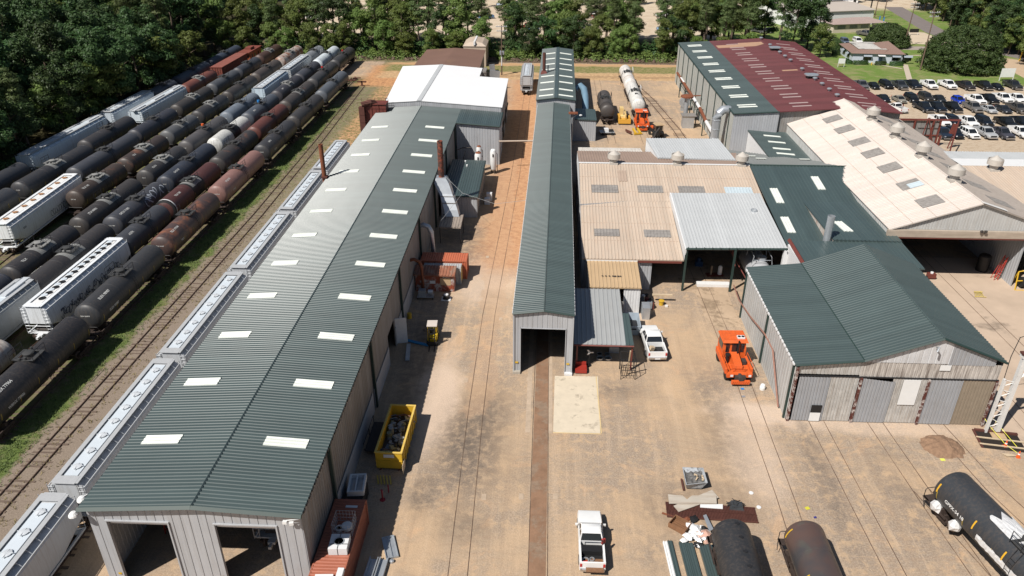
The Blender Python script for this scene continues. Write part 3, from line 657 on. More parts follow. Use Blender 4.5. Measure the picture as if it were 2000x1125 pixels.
# silver canopy
CN = empty('silver_canopy', (0,0,0), 0, 'raised silver ribbed canopy roof on dark posts over the open bay', 'canopy')
cq = [Vector((18.05,87.4,6.15)), Vector((30.85,87.9,6.15)), Vector((30.8,103.0,7.7)), Vector((18.05,102.6,7.7))]
roof(CN, 'roof', cq[0], cq[1], cq[2], cq[3], m_silver, .42)
trimbar(CN, [cq[0]+Vector((0,-.05,-.1)), cq[1]+Vector((0,-.05,-.1))], m_green_trim, .16, 'front_beam')
mb = MB(); mb.poly([(18.02,87.5,6.0),(18.02,102.5,7.6),(18.02,102.5,6.2),(18.02,87.5,4.3)]); mb.slab([(17.93,87.3,6.1),(18.12,87.3,6.1),(18.12,102.6,7.75),(17.93,102.6,7.75)], .9)
mb.build('side_fascia', m_trimwhite, CN)
posts(CN, [(18.2,87.5),(24.3,87.5)], 0, 6.05, .26, m_green_trim)
posts(CN, [(30.7,88.0)], 0, 6.05, .5, m_trimwhite)
mb = MB(); mb.tube([(24.2,98,6.3),(24.5,90,5.2),(24.9,88.9,3.0)], .09); mb.tube([(23.2,95,6.2),(26.8,86,1.0),(26.9,84.5,.2)], .07); mb.build('red_pipe', m_redsteel, CN)
tr_ = MB()
for k in range(13):
    x = 18.3+k*1.02; tr_.box(x-.04,x+.04,87.28,87.45,6.1,6.3)
tr_.build('rib_end', m_green_trim, CN)
v_ = at(1473,409,7.4); mb = MB(); mb.lathe([(.42,0),(.42,.28),(.34,.28),(.34,.05)], 20, c=(v_.x, v_.y, 7.1)); mb.build('roof_collar', m_galv, CN, auto=40)
# low white roof + silver rear roof
lw = empty('low_white_roof', (0,0,0), 0, 'low streaked white flat roof strip behind the tan hall', 'lean-to')
MB().slab([(5.6,121.9,6.7),(16.6,121.9,6.7),(16.4,127.5,6.3),(5.7,127.5,6.3)], .2).build('roof', mat('streaked_white_roof', (.66,.62,.56), .6, 0, .2, .6, streak=.5, streakcol=(.42,.36,.3), sdir='Y'), lw)
mb = MB(); wall(mb, (16.5,127.4), (5.8,127.4), 6.1); wall(mb, (5.8,127.4), (5.8,121.9), 6.1); mb.build('wall', m_graydull, lw)
sr = empty('silver_rear_shed', (0,0,0), 0, 'silver ribbed roof behind the tan hall ridge, with sloping white side', 'shed')
roof(sr, 'roof', (17.8,116.0,8.45), (29.9,115.4,8.45), (29.2,126.0,8.6), (17.0,125.8,8.6), m_silver, .42)
mb = MB(); wall(mb, (17.05,125.6), (17.85,116.1), 8.35); wall(mb, (29.1,125.7), (17.05,125.6), 8.4); mb.build('wall', m_trimwhite, sr)

# ---- green valley roof between tan hall and big tan shed
GD = empty('green_roofed_hall', (0,0,0), 0, 'dark green roofed hall between the tan hall and the large pale shed', 'hall')
def zd(y): return 5.0+(8.62-5.0)*(y-84)/(112.5-84)
roof(GD, 'roof', (31.35,112.5,8.62), (45.6,112.5,8.62), (45.6,84,5.0), (31.35,84,5.0), m_greenY, .5)
trimbar(GD, [(31.3,112.5,8.66),(45.9,112.5,8.66)], m_green_trim, .14)
roof(GD, 'rear_roof', (31.35,112.6,8.6), (45.5,112.6,8.6), (44.5,117.5,7.6), (31.35,131,5.2), mat('grey_roof_metal', (.24,.25,.24), .5, 0, .1, .3), .4)
for (x0, y0, x1, y1) in ((1519,397,1534,369),(1600,371,1614,346),(1541,455,1556,425),):
    A = at(x0, y0, zd(96)); 
    for _ in range(4): A = at((x0+x0+11)/2, y0, zd(A.y))
    B = Vector((0, A.y+4, 0))
    for _ in range(4): B = at(x1, y1, zd(B.y))
    skylight(GD, (A.x-.55,A.y,zd(A.y)), (A.x+.55,A.y,zd(A.y)), (A.x+.55,B.y,zd(B.y)), (A.x-.55,B.y,zd(B.y)), m_sky, .09)
for (px, py) in ((1466,305),(1485,315),(1570,317)):
    A = at(px, py, 7.0); MB().obox((A.x,A.y,8.6-.18*(A.y-112.6)+.12),(1.6,.7,.06),0,-.18).build('skylight', m_sky, GD)
# raised part with chimney
rq = [(36.6,88.6,7.15),(45.0,88.4,7.15),(45.0,101.2,7.3),(36.4,101.2,7.25)]
roof(GD, 'raised_roof', *rq, m_greenY, .5)
mb = MB(); mb.poly([(36.7,88.7,zd(88.7)-.1),(36.7,88.7,7.1),(36.5,101,7.2),(36.5,101,zd(101)-.1)]); mb.slab([(36.62,88.7,7.05),(36.72,88.7,7.05),(36.52,101,7.15),(36.44,101,7.15)], .12)
mb.build('raised_side', mat('rust_stained_white', (.6,.57,.52), .7, 0, .2, 1, streak=.7, streakcol=(.38,.16,.07)), GD)
roof(GD, 'front_strip_roof', (31.35,81.6,6.75), (45.0,81.6,6.75), (45.0,88.6,7.0), (31.35,88.6,6.9), m_greenY, .5)
s0 = at(1649,450,7.2); skylight(GD, (s0.x-.1,s0.y-.3,7.16), (s0.x+1.1,s0.y-.3,7.16), (s0.x+.6,s0.y+2.8,7.2), (s0.x-.6,s0.y+2.8,7.2), m_sky, .09)
c0 = at(1615,466,7.1); ch = MB(); ch.lathe([(.46,-.4),(.46,3.1),(.40,3.1),(.40,2.2),(0,2.2)], 18, c=(c0.x, c0.y, 7.1))
tag(ch.build('flue_pipe', m_galv, auto=40), 'round grey flue pipe on the green roof beside the raised section', 'chimney')
pw = empty('parapet_wall', (0,0,0), 0, 'white parapet wall with dark red cap at the left end of the green roof', 'wall')
mb = MB(); mb.slab([(31.1,88.4,6.6),(31.3,88.4,6.6),(31.0,81.6,6.9),(30.8,81.6,6.9)], .1); mb.poly([(31.2,88.4,0),(31.2,88.4,6.6),(30.9,81.6,6.9),(30.9,81.6,0)]); mb.box(30.95,31.15,81.6,88.4,0,6.5)
mb.build('wall', m_trimwhite, pw)
mb = MB(); mb.tube([(31.25,89.0,6.8),(30.9,81.4,7.0)], .28, 4); mb.build('cap', m_redsteel, pw)
# skylit green roof behind
G2 = empty('skylit_green_roof', (0,0,0), 0, 'green roof with five white skylight strips against the pale shed side', 'shed')
roof(G2, 'roof', (36.9,118.5,6.9), (36.9,137.8,6.9), (44.6,137.8,6.3), (44.6,117.5,6.3), m_green)
mb = MB(); wall(mb, (37,137), (37,119), 6.8, pitch=.45); wall(mb, (37,119), (44,118), 6.2); mb.build('wall', m_trimwhite, G2)
for py in (254,265,277,290,300):
    c = at(1500+ (py-254)*.75, py, 6.75); skylight(G2, (c.x-1.5,c.y-.35,6.9-.078*(c.x-1.5-36.9)), (c.x-1.5,c.y+.35,6.9-.078*(c.x-1.5-36.9)), (c.x+1.5,c.y+.35,6.9-.078*(c.x+1.5-36.9)), (c.x+1.5,c.y-.35,6.9-.078*(c.x+1.5-36.9)), m_sky, .08)

# ---- big pale shed
ET = empty('large_pale_shed', (0,0,0), 0, 'large shed with cream roof, row of grey roof panels and wide open front', 'shed')
e0, e1, ec, ey0, ey1, ez, ek = 43.9, 65.6, 54.6, 90.2, 141.5, 8.0, 11.72
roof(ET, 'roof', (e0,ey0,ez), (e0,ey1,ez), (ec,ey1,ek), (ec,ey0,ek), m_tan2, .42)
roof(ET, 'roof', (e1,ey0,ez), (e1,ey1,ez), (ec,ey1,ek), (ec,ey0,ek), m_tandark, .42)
trimbar(ET, [(ec,ey0,ek+.04),(ec,ey1,ek+.04)], m_tan2, .1, 'ridge_cap')
se = (ek-ez)/(ec-e0)
for f_ in (.25, .5, .75): trimbar(ET, [(e0+(ec-e0)*f_,ey0,ez+(ek-ez)*f_+.045),(e0+(ec-e0)*f_,ey1,ez+(ek-ez)*f_+.045)], bpy.data.materials['lap_joint'], .03, 'lap_joint')
for i, (px, py) in enumerate([(1603,214),(1629,235),(1652.5,255),(1682,279.5),(1708,302),(1741,330),(1780.5,363.5),(1820,396.5)]):
    c = at(px, py, 10.0); xa, xb = 48.9, 51.5; y = c.y
    skylight(ET, (xa,y-1.35,ez+se*(xa-e0)), (xa,y+1.35,ez+se*(xa-e0)), (xb,y+1.35,ez+se*(xb-e0)), (xb,y-1.35,ez+se*(xb-e0)), m_skyold, .09, .42, 'roof_panel')
    zr_ = lambda x: ez+(ek-ez)*(e1-x)/(e1-ec)
    skylight(ET, (60.6,y-1.35,zr_(60.6)), (60.6,y+1.35,zr_(60.6)), (57.7,y+1.35,zr_(57.7)), (57.7,y-1.35,zr_(57.7)), m_skyold, .09, .42, 'roof_panel')
    if i == 6: skylight(ET, (xa+.9,y-1.35,ez+se*(xa+.9-e0)), (xa+.9,y+.1,ez+se*(xa+.9-e0)), (xb,y+.1,ez+se*(xb-e0)), (xb,y-1.35,ez+se*(xb-e0)), m_skypale, .15, .42, 'roof_panel')
for i, (px, py) in enumerate([(1702,233),(1748,267),(1800,305),(1861,352)]):
    v_ = at(px, py, ek); vent(ec+.1, v_.y, ek+.1, 'chalky roof vent on the pale shed ridge, %s from far end' % ('first','second','third','fourth')[i], s=1.12)
mb = MB(); gw = MB()
ge = lambda u: ez-.25+(ek-ez)*(1-abs(u-(ec-e0))/((ec-e0) if u < ec-e0 else (e1-ec)))
wall(gw, (e0+.1,ey0+.35), (e1-.1,ey0+.35), ge, z0=6.7, breaks=(ec-e0,)); gw.build('gable_wall', mat('pale_grey_gable_metal', (.47,.47,.46), .55, 0, .1, .5, streak=.25), ET)
MB().box(e0-.15,e1+.3,ey0-.15,ey0+.3,7.05,7.95).build('door_header', mat('beige_timber_header', (.42,.35,.28), .7, 0, .15, 1, streak=.5, sdir='X'), ET)
MB().box(e0,e1,ey0-.1,ey0+.2,6.85,7.04).build('header_rail', m_redsteel, ET)
mb = MB(); wall(mb, (e0+.15,ey1), (e0+.15,ey0+.2), 7.85, pitch=.6); mb.build('side_wall', mat('white_side_metal', (.60,.60,.58), .5, 0, .12, .8, streak=.35), ET)
mb = MB(); wall(mb, (e1-.2,ey0+.3), (e1-.2,ey1), 7.85, pitch=.6); wall(mb, (e1-.2,ey1-.2), (e0+.15,ey1-.2), ge, breaks=(e1-.2-ec,), pitch=.6); mb.build('wall', m_graydull, ET)
mb = MB(); wall(mb, (61.6,ey0+.4), (61.6,ey1-15), 7.8, pitch=.5); mb.build('inner_wall', m_graysheet, ET)
posts(ET, [(e0+.2,ey0)], 0, 7.0, .35, m_redsteel)
MB().slab([(ec-.1,ey0-.1,ek+.13),(ec+3.1,ey0-.1,ek+.13-1.03),(ec+3.1,ey0+.55,ek+.13-1.03),(ec-.1,ey0+.55,ek+.13)], .05).build('white_flashing', m_white, ET)
fl = MB(); fx = at(1914,453,7.9).x
for dx in (0,.5): fl.obox((fx+dx,ey0-.4,8.1),(.32,.25,.25),.4-dx)
fl.tube([(fx,ey0-.4,8.0),(fx+.6,ey0-.2,7.8)], .05); fl.build('floodlight', m_darkmetal, ET)

# ---- far silver / tan roof on the right
FR = empty('right_hand_roof', (0,0,0), 0, 'silver and tan low roof at the right edge beside the parking lot', 'shed')
roof(FR, 'rear_roof', (63,114.8,9.0), (100,114.8,9.0), (100,121.5,8.4), (63,121.5,8.4), m_silver, .42)
roof(FR, 'roof', (63,112.6,9.05), (100,112.6,9.05), (100,88,6.2), (63,88,6.2), m_tan, .42)
MB().slab([(63,112.5,9.12),(100,112.5,9.12),(100,115.9,9.06),(63,115.9,9.06)], .05).build('ridge_sheet', m_white, FR)
zf = lambda y: 6.2+2.85*(y-88)/24.6
skylight(FR, (70.0,99.2,zf(99.2)), (75.8,99.2,zf(99.2)), (75.8,103,zf(103)), (70.0,103,zf(103)), mat('grey_roof_sheet', (.42,.42,.41), .5), .1, .42, 'roof_panel')
mb = MB(); wall(mb, (100,121.3), (63,121.3), 8.3); wall(mb, (63,89), (100,89), 6.0, openings=[(3,33,0,5)]); wall(mb, (99.8,89), (99.8,121.3), 6.5); mb.build('wall', m_graydull, FR)
v_ = at(1954,343,8.8); vent(v_.x, 111.2, 9.0, 'round chalky roof vent standing alone on the far right roof', s=1.1)

# ---- maroon and green warehouse
GW = empty('maroon_roofed_warehouse', (0,0,0), 0, 'huge warehouse with maroon roof, green left bay and long row of roof vents', 'warehouse')
gy0, gy1 = 137.0, 205.0
gx = [34.0, 41.8, 54.4, 63.8]; gz = [9.95, 10.4, 11.2, 10.35]
roof(GW, 'green_roof', (gx[0]-.1,gy0,gz[0]), (gx[0]-.1,gy1,gz[0]), (gx[1],gy1,gz[1]), (gx[1],gy0,gz[1]), m_green)
roof(GW, 'maroon_roof', (gx[1],gy0,gz[1]), (gx[1],gy1,gz[1]), (gx[2],gy1,gz[2]), (gx[2],gy0,gz[2]), m_maroon)
roof(GW, 'maroon_roof', (gx[3],gy0,gz[3]), (gx[3],gy1,gz[3]), (gx[2],gy1,gz[2]), (gx[2],gy0,gz[2]), m_maroon)
trimbar(GW, [(gx[0]-.1,gy1,gz[0]-.05),(gx[0]-.1,gy0-.05,gz[0]-.05),(gx[1],gy0-.05,gz[1]-.05),(gx[1]+.2,gy0-.05,gz[1]-.05)], m_green_trim, .14)
def zg(x):
    for i in range(3):
        if gx[i] <= x <= gx[i+1]: return gz[i]+(gz[i+1]-gz[i])*(x-gx[i])/(gx[i+1]-gx[i])
    return 10
mb = MB(); wall(mb, (gx[0],gy1-.2), (gx[0],gy0+.1), gz[0]-.1, pitch=.55); mb.build('side_wall', mat('cream_grey_wall_metal', (.44,.45,.42), .55, 0, .08, .3, streak=.3), GW)
mb = MB(); wall(mb, (gx[0],gy0+.12), (gx[1]+.3,gy0+.12), lambda u: zg(gx[0]+u)-.1, pitch=.45); mb.build('front_wall', m_graysheet, GW)
mb = MB(); wall(mb, (gx[1]+.3,gy0+.7), (gx[3]-.1,gy0+.7), lambda u: zg(min(gx[1]+.3+u, 63.7))-.1, breaks=(gx[2]-gx[1]-.3,), pitch=.45); wall(mb, (gx[3]-.1,gy0+.7), (gx[3]-.1,gy1-.2), 10.2); wall(mb, (gx[3]-.1,gy1-.2), (gx[0],gy1-.2), lambda u: zg(gx[3]-.1-u)-.1, breaks=(gx[3]-.1-gx[2],)); mb.build('wall', m_graydull, GW)
for k in range(10):
    y = gy0+3.2+k*6.8; MB().box(gx[0]-.12, gx[0]+.02, y-.16, y+.16, 0, gz[0]-.15).build('wall_post', m_green_trim, GW)
for k in range(9):
    y = gy0+3.6+k*7.3
    for dy in (0, 1.3):
        skylight(GW, (35.6,y+dy,zg(35.6)), (35.6,y+dy+.62,zg(35.6)), (39.0,y+dy+.62,zg(39)), (39.0,y+dy,zg(39)))
m_skyred = mat('dulled_pink_skylight', (.36,.27,.26), .5)
for k in range(10):
    y = gy0+2.4+k*6.6
    for dy in (0, 2.2):
        if k == 9 and dy: continue
        for (xa, xb) in ((45.0,48.4),(57.4,60.8)):
            skylight(GW, (xa,y+dy,zg(xa)), (xa,y+dy+.55,zg(xa)), (xb,y+dy+.55,zg(xb)), (xb,y+dy,zg(xb)), m_skyred)
MB().slab([(42.3,195.2,zg(42.3)+.1),(51.5,195.2,zg(51.5)+.1),(53.8,197.2,zg(53.8)+.1),(53.8,200.0,zg(53.8)+.1),(48,200,zg(48)+.1),(47.8,198.4,zg(47.8)+.1),(42.3,198.4,zg(42.3)+.1)], .04).build('tan_patch', m_patch, GW)
MB().slab([(50.6,167.5,zg(50.6)+.1),(53.8,167.5,zg(53.8)+.1),(53.8,168.4,zg(53.8)+.1),(50.6,168.4,zg(50.6)+.1)], .04).build('tan_patch', m_patch, GW)
for k in range(14):
    y = gy0+8+k*4.5
    if k in (6, 12): continue
    v_ = MB(); v_.lathe([(.22,-.1),(.22,.3),(.45,.32),(.5,.5),(.3,.62),(0,.65)], 12, c=(gx[2]+.2, y, gz[2])); v_.build('small_vent', m_galv if k != 4 else m_rustdark, GW, auto=40)
for y in (160.5, 189.5):
    v_ = MB(); v_.box(gx[2]-.8,gx[2]+.9,y-.7,y+.7,gz[2]-.2,gz[2]+.6); v_.mi = 1; v_.prism([(gx[2]-1.25,y-.7),(gx[2]-.8,y-1.15),(gx[2]+.9,y-1.15),(gx[2]+1.35,y-.7),(gx[2]+1.35,y+.7),(gx[2]+.9,y+1.15),(gx[2]-.8,y+1.15),(gx[2]-1.25,y+.7)], gz[2]+.6, gz[2]+.78)
    v_.build('hooded_fan', [m_dark, m_galv], GW)
# pipework along the warehouse side
pp = empty('wall_pipeline', (0,0,0), 0, 'long white and rust pipeline on brackets along the warehouse side', 'pipeline')
mb = MB(); mb.tube([(33.0,196,4.2),(32.9,172,4.2)], .3, 8); mb.tube([(33,163,4.0),(32.8,154,3.6)], .34, 8); mb.tube([(32.6,144,3.6),(32.4,133,3.4)], .36, 8); mb.build('pipe', m_rust, pp, auto=40)
mb = MB(); mb.tube([(32.95,172,4.2),(33,163,4.0)], .32, 8); mb.tube([(32.8,154,3.6),(32.6,144,3.6)], .35, 8); mb.tube([(33,185,4.2),(33,190,4.2)], .32, 8); mb.build('white_section', m_trimwhite, pp, auto=40)
for y in (148,156,164,172,180,188):
    mb = MB(); mb.box(32.5,34.0,y-.08,y+.08,3.3,3.5); mb.tube([(32.6,y,3.3),(33.9,y,1.6)], .06, 4); mb.box(32.5,32.7,y-.08,y+.08,0,3.4); mb.build('bracket', m_green_trim, pp)
bdz = empty('big_duct', (31.9,141.0,0), 0, 'large galvanised gooseneck duct standing by the warehouse side', 'duct')
mb = MB(); mb.tube([(0,0,1.2),(0,0,8.0),(.3,0,8.9),(1.0,.2,9.5),(1.8,.3,9.5),(2.2,.3,9.4)], .82, 12); mb.build('gooseneck', m_galv, bdz, auto=50)
mb = MB()
for z in (2.5,4.2,5.9,7.6): mb.lathe([(.84,0),(.88,.03),(.88,.1),(.84,.13)], 14, c=(0,0,z))
mb.build('seam_band', m_galv, bdz, auto=50)
MB().box(-1.6,1.2,-1.5,1.3,0,1.25).build('fan_box', m_trimwhite, bdz)
MB().lathe([(.45,0),(.45,.6),(0,.6)], 12, c=(.6,-2.2,0)).build('blue_drum', m_blue, bdz)
cy = empty('dust_cyclone', (30.6,166,0), 0, 'rusty topped dust cyclone on posts beside the warehouse', 'dust collector')
MB().lathe([(.5,0),(.5,5.5)], 12).build('column', m_galv, cy, auto=40); MB().lathe([(.4,5.5),(1.4,5.6),(1.4,5.9),(.3,6.2)], 12).build('rusty_cap', m_rust, cy, auto=40)
MB().obox((1.8,.4,5.8),(2.4,.25,.2),.2).build('arm', m_rust, cy); MB().box(-1.2,1.2,-4.6,-2.6,0,2.6).build('control_box', m_galv, cy); MB().box(-1.5,1.6,-4.8,-2.4,2.6,2.75).build('box_roof', m_graydull, cy)
wd = MB(); wd.lathe([(1.2,-.5),(1.2,.5)], 14, 'Y', (32.0,176,1.9)); wd.lathe([(.45,-.6),(.45,.6)], 10, 'Y', (32.0,176,1.9)); wd.box(31.2,32.8,175.6,176.4,0,.8)
tag(wd.build('fan_housing', m_galv, auto=40), 'round galvanised fan housing against the warehouse base', 'fan')

# ---- small annexes beside the narrow shed
oa = empty('ochre_roofed_annex', (0,0,0), 0, 'small annex with ochre ribbed roof in front of the tan hall', 'annex')
roof(oa, 'roof', (5.6,80.9,3.75), (12.0,80.9,3.75), (12.1,87.5,4.15), (5.65,87.5,4.15), m_ochre, .45)
mb = MB(); wall(mb, (9.9,81.1), (11.9,81.1), 3.65); wall(mb, (11.9,81.1), (11.9,87.2), 3.65); wall(mb, (5.7,87.2), (5.7,81.1), 3.65); mb.build('wall', m_trimwhite, oa)
MB().box(5.5,12.1,87.3,87.62,4.0,4.3).build('gutter', m_trimwhite, oa)
mk = MB()
for i, w_ in enumerate((.18,.18,.18,.3,.2,.25,.2)): mk.box(7.3+i*.43-(i>3)*.12*(i-3), 7.3+i*.43+w_-(i>3)*.12*(i-3), 83.3, 83.55, 4.01, 4.03)
mk.build('dark_marks', m_darkmetal, oa)
ga = empty('grey_roofed_lean_to', (0,0,0), 0, 'open lean-to with grey ribbed roof attached to the right of the narrow shed', 'lean-to')
roof(ga, 'roof', (3.55,68.8,3.25), (9.1,68.8,3.25), (9.3,80.5,3.75), (3.8,80.5,3.75), mat('light_grey_roof_metal', (.36,.37,.37), .5, 0, .06, .4, sdir='Y', streak=.1), .5)
roof(ga, 'green_strip', (9.1,68.8,3.25), (9.95,68.8,3.25), (9.95,75.2,3.5), (9.1,75.2,3.5), m_greenY, .5)
trimbar(ga, [(3.5,68.75,3.15),(9.95,68.75,3.15)], m_redsteel, .1, 'front_beam')
posts(ga, [(9.8,69.0),(3.9,69.0),(9.8,75)], 0, 3.1, .16, m_redsteel)
mb = MB(); wall(mb, (4,78), (9.6,78), 3.5); mb.build('rear_wall', m_graydull, ga)
# ladder rack and clutter under the lean-to
lr = empty('steel_rack', (9.35,68.1,0), 0, 'black tubular steel rack at the corner of the grey lean-to', 'rack')
mb = MB()
for x in (-.75,.75):
    for y in (-1.0,1.0): mb.tube([(x,y,0),(x,y,2.3)], .04)
    for z in (.5,1.2,2.3): mb.tube([(x,-1,z),(x,1,z)], .035)
for y in (-1.0,1.0):
    for z in (.5,1.2,2.3): mb.tube([(-.75,y,z),(.75,y,z)], .035)
for k in range(5): mb.tube([(-.75+k*.375,-1,.5),(-.75+k*.375,1,.5)], .03)
mb.build('frame', m_dark, lr)
tag(MB().obox((9.35,67.5,1.9),(.12,.12,4.0),0,.32).build('timber_pole', m_plywood), 'pale timber pole leaning on the black rack', 'pole')
fn = empty('pedestal_fan', (5.3,69.6,0), 0, 'black pedestal fan with pale blades under the lean-to', 'fan')
mb = MB(); mb.lathe([(.3,0),(.3,.06),(.04,.08),(.04,1.6)], 12); mb.build('stand', m_dark, fn)
mb = MB()
for k in range(3): mb.obox((.22*math.cos(2.1*k),-.05,1.75+.22*math.sin(2.1*k)),(.42,.03,.18),0,.4,-2.1*k)
mb.build('blade', m_trimwhite, fn)
ti = MB()
for cx in (6.6,7.5):
    ti.lathe([(.42,0),(.42,.18),(.32,.18),(.32,0),(.42,0)], 16, c=(cx,71.0,.02)); ti.lathe([(.32,0),(.32,.08),(.26,.08),(.26,0)], 16, c=(cx,71.9,.02))
tag(ti.build('hose_coils', m_galv, auto=40), 'pale coiled hoses lying in the shade under the lean-to', 'hoses')
ch_ = MB(); ch_.box(3.75,5.0,67.9,69.0,.1,.55); ch_.box(3.8,4.95,68.85,68.98,.55,.95)
tag(ch_.build('red_tool_cart', mat('dull_red_paint', (.32,.03,.02), .5)), 'low red cart beside the narrow shed corner', 'cart')
wb = MB(); wb.box(7.7,8.8,72.2,73.2,.0,.75); tag(wb.build('grey_crate', m_galv), 'grey crate in the shade at the back of the lean-to', 'crate')
# ---- small green roofed house by the long workshop
gh = empty('small_green_house', (0,0,0), 0, 'small flat green roofed building beside the long workshop and rusty stack', 'building')
roof(gh, 'roof', (-16.3,110.3,3.75), (-10.35,110.3,3.6), (-10.5,127.6,3.6), (-16.3,127.6,3.75), m_greenY, .4)
trimbar(gh, [(-16.3,110.27,3.68),(-10.33,110.27,3.53),(-10.45,127.6,3.53)], m_green_trim, .1)
mb = MB(); wall(mb, (-16.2,110.5), (-10.5,110.5), 3.5, pitch=.42); mb.build('front_wall', m_graysheet, gh)
mb = MB(); wall(mb, (-10.5,110.5), (-10.6,127.4), 3.5, pitch=.5); wall(mb, (-10.6,127.4), (-16.2,127.4), 3.5); mb.build('wall', m_graydull, gh)
for (x, y) in ((-13.4,124.3),(-13.9,126.4)): MB().lathe([(.16,0),(.16,.25),(0,.35)], 8, c=(x,y,3.68)).build('small_vent', m_white, gh)
st = empty('rusty_stack', (-15.45,107.0,0), 0, 'tall mottled rusty stack rising beside the workshop eave above the grey duct', 'chimney')
MB().lathe([(.42,7.9),(.42,13.5),(.36,13.5),(.36,12.8)], 18).build('stack', mat('mottled_rust_stack', (.28,.075,.04), .75, 0, .3, 2, rust=(.09,.045,.035), rustamt=.3, rustscale=1.8), st, auto=40)
du = MB(); rg = lambda x,y,z,w_,d_: [(x-w_,y-d_,z),(x+w_,y-d_,z),(x+w_,y+d_,z),(x-w_,y+d_,z)]
du.loft([rg(0,0,8.0,.75,.7), rg(.1,-.2,7.3,1.1,.8), rg(.8,-.9,5.9,.95,.75), rg(1.6,-2.1,3.8,1.0,.7), rg(1.8,-2.6,2.9,1.05,.6)])
du.build('duct', m_galv, st)
for (x,y,z) in ((1.35,-1.6,4.7),(1.0,-1.1,5.55)): MB().loft([rg(x,y,z-.03,1.03,.82), rg(x,y,z+.05,1.03,.82)]).build('seam_band', m_graydull, st)
lc = empty('brown_lean_to', (0,0,0), 0, 'small grey-brown canopy on thin posts below the grey duct', 'canopy')
roof(lc, 'roof', (-15.2,100.4,2.7), (-12.0,100.4,2.6), (-12.0,104.6,2.9), (-15.2,104.6,2.95), mat('grey_brown_roof_metal', (.30,.25,.21), .6, 0, .1, .5), .4)
posts(lc, [(-15.1,100.6),(-12.1,100.6),(-12.1,104.4)], 0, 2.6, .1, m_dark)
s1 = empty('rusty_stack', (-32.85,105.9,0), 0, 'slender rusty stack at the left eave of the long workshop', 'chimney')
MB().lathe([(.33,3.0),(.33,13.1),(.27,13.1),(.27,12.4)], 16).build('stack', m_rust, s1, auto=40)
MB().obox((.1,-.1,8.15),(.9,.9,.25)).build('collar', m_rustdark, s1)
s3_ = empty('rusty_stack', (0.75,0,0), 0, 'short dark rusty stack on the far high roof of the narrow shed', 'chimney')
q = at(1062.5,143,8.7); s3_.location = (q.x, q.y, 8.6)
MB().lathe([(.36,0),(.36,4.6),(.30,4.6),(.30,4.0)], 14).build('stack', m_rustdark, s3_, auto=40); MB().loft([rg(0,0,-.1,.8,.7), rg(0,0,.7,.45,.4)]).build('flared_base', m_redsteel, s3_); MB().lathe([(.14,0),(.14,1.5),(0,1.7)], 8, c=(.9,1.2,.1)).build('side_pipe', m_galv, s3_)
# pressure tanks
def vtank(x, y, h, r_, label, cap):
    t_ = empty('pressure_tank', (x,y,0), 0, label, 'tank')
    MB().lathe([(.02,.5),(r_*.7,.6),(r_,.95),(r_,h-.5),(r_*.75,h-.12),(.02,h)], 20).build('vessel', m_white, t_, auto=50)
    MB().lathe([(r_*.8,h-.14),(r_*.62,h+.02),(.03,h+.08)], 16).build('top_cap', cap, t_, auto=50)
    mb = MB()
    for k in range(4): a = k*math.pi/2+.6; mb.box(r_*.8*math.cos(a)-.06,r_*.8*math.cos(a)+.06,r_*.8*math.sin(a)-.06,r_*.8*math.sin(a)+.06,0,1.1)
    mb.build('leg', m_darkmetal, t_)
    mb = MB(); mb.tube([(r_+.15,.1,.3),(r_+.15,.1,h*.8),(r_*.6,.1,h*.9)], .06); mb.box(-.12,.12,-r_-.04,-r_+.05,h*.72,h*.84); mb.build('pipe', m_darkmetal, t_)
    return t_
vtank(-9.35,131.2,4.5,.58,'white pressure tank standing nearest the lane, behind the small green house', m_white)
vtank(-11.9,129.5,4.5,.66,'white pressure tank with rust stained cap behind the small green house', m_rust)
vtank(-12.0,132.2,4.8,.5,'slim white tank with orange dome in the recess behind the other tanks', m_rust)
eq = empty('compressor_set', (-15.0,131,0), 0, 'dark compressor with pipes in the shaded recess by the white tanks', 'compressor')
mb = MB(); mb.box(-1.2,1.0,-1.6,1.4,0,1.6); mb.build('housing', m_galv, eq); mb = MB(); mb.lathe([(.02,-1.3),(.5,-1.1),(.5,1.1),(.02,1.3)], 12, 'Y', (1.6,0,1.2)); mb.build('receiver', m_graydull, eq, auto=40)
mb = MB(); mb.tube([(-1,1,1.6),(-1,1,4),(0,1.5,4.3),(1.6,1.5,4.3)], .1); mb.tube([(0.4,-1,1.6),(.4,-1,3.2),(.4,2.5,3.4)], .07); mb.build('pipe', m_darkmetal, eq)
gp = MB(); gp.tube([(-8.4,132.5,5.6),(2.0,133.5,5.6)], .14, 8); tag(gp.build('cross_pipe', m_tan), 'pale pipe crossing the red dirt lane high up between the two sheds', 'pipe')
# ducts on the workshop side
d1 = empty('grey_bent_duct', (0,0,0), 0, 'grey bent duct coming out of the workshop wall down to a box', 'duct')
MB().tube([(-16.9,93.6,5.6),(-16.3,93.6,6.0),(-15.6,93.6,5.7),(-15.2,93.6,4.9),(-15.1,93.6,1.2)], .34, 10).build('pipe', m_galv, d1, auto=50)
MB().box(-16.6,-14.2,92.6,95.0,0,1.2).build('fan_box', m_galv, d1)
d2 = empty('rusty_bent_duct', (0,0,0), 0, 'rusty bent exhaust pipe in front of the rusty roofed cabin', 'duct')
MB().tube([(-16.9,84.8,4.9),(-16.2,84.8,5.1),(-15.5,84.8,4.7),(-15.3,84.8,4.0),(-15.3,84.8,.9)], .22, 10).build('pipe', m_rust, d2, auto=50)
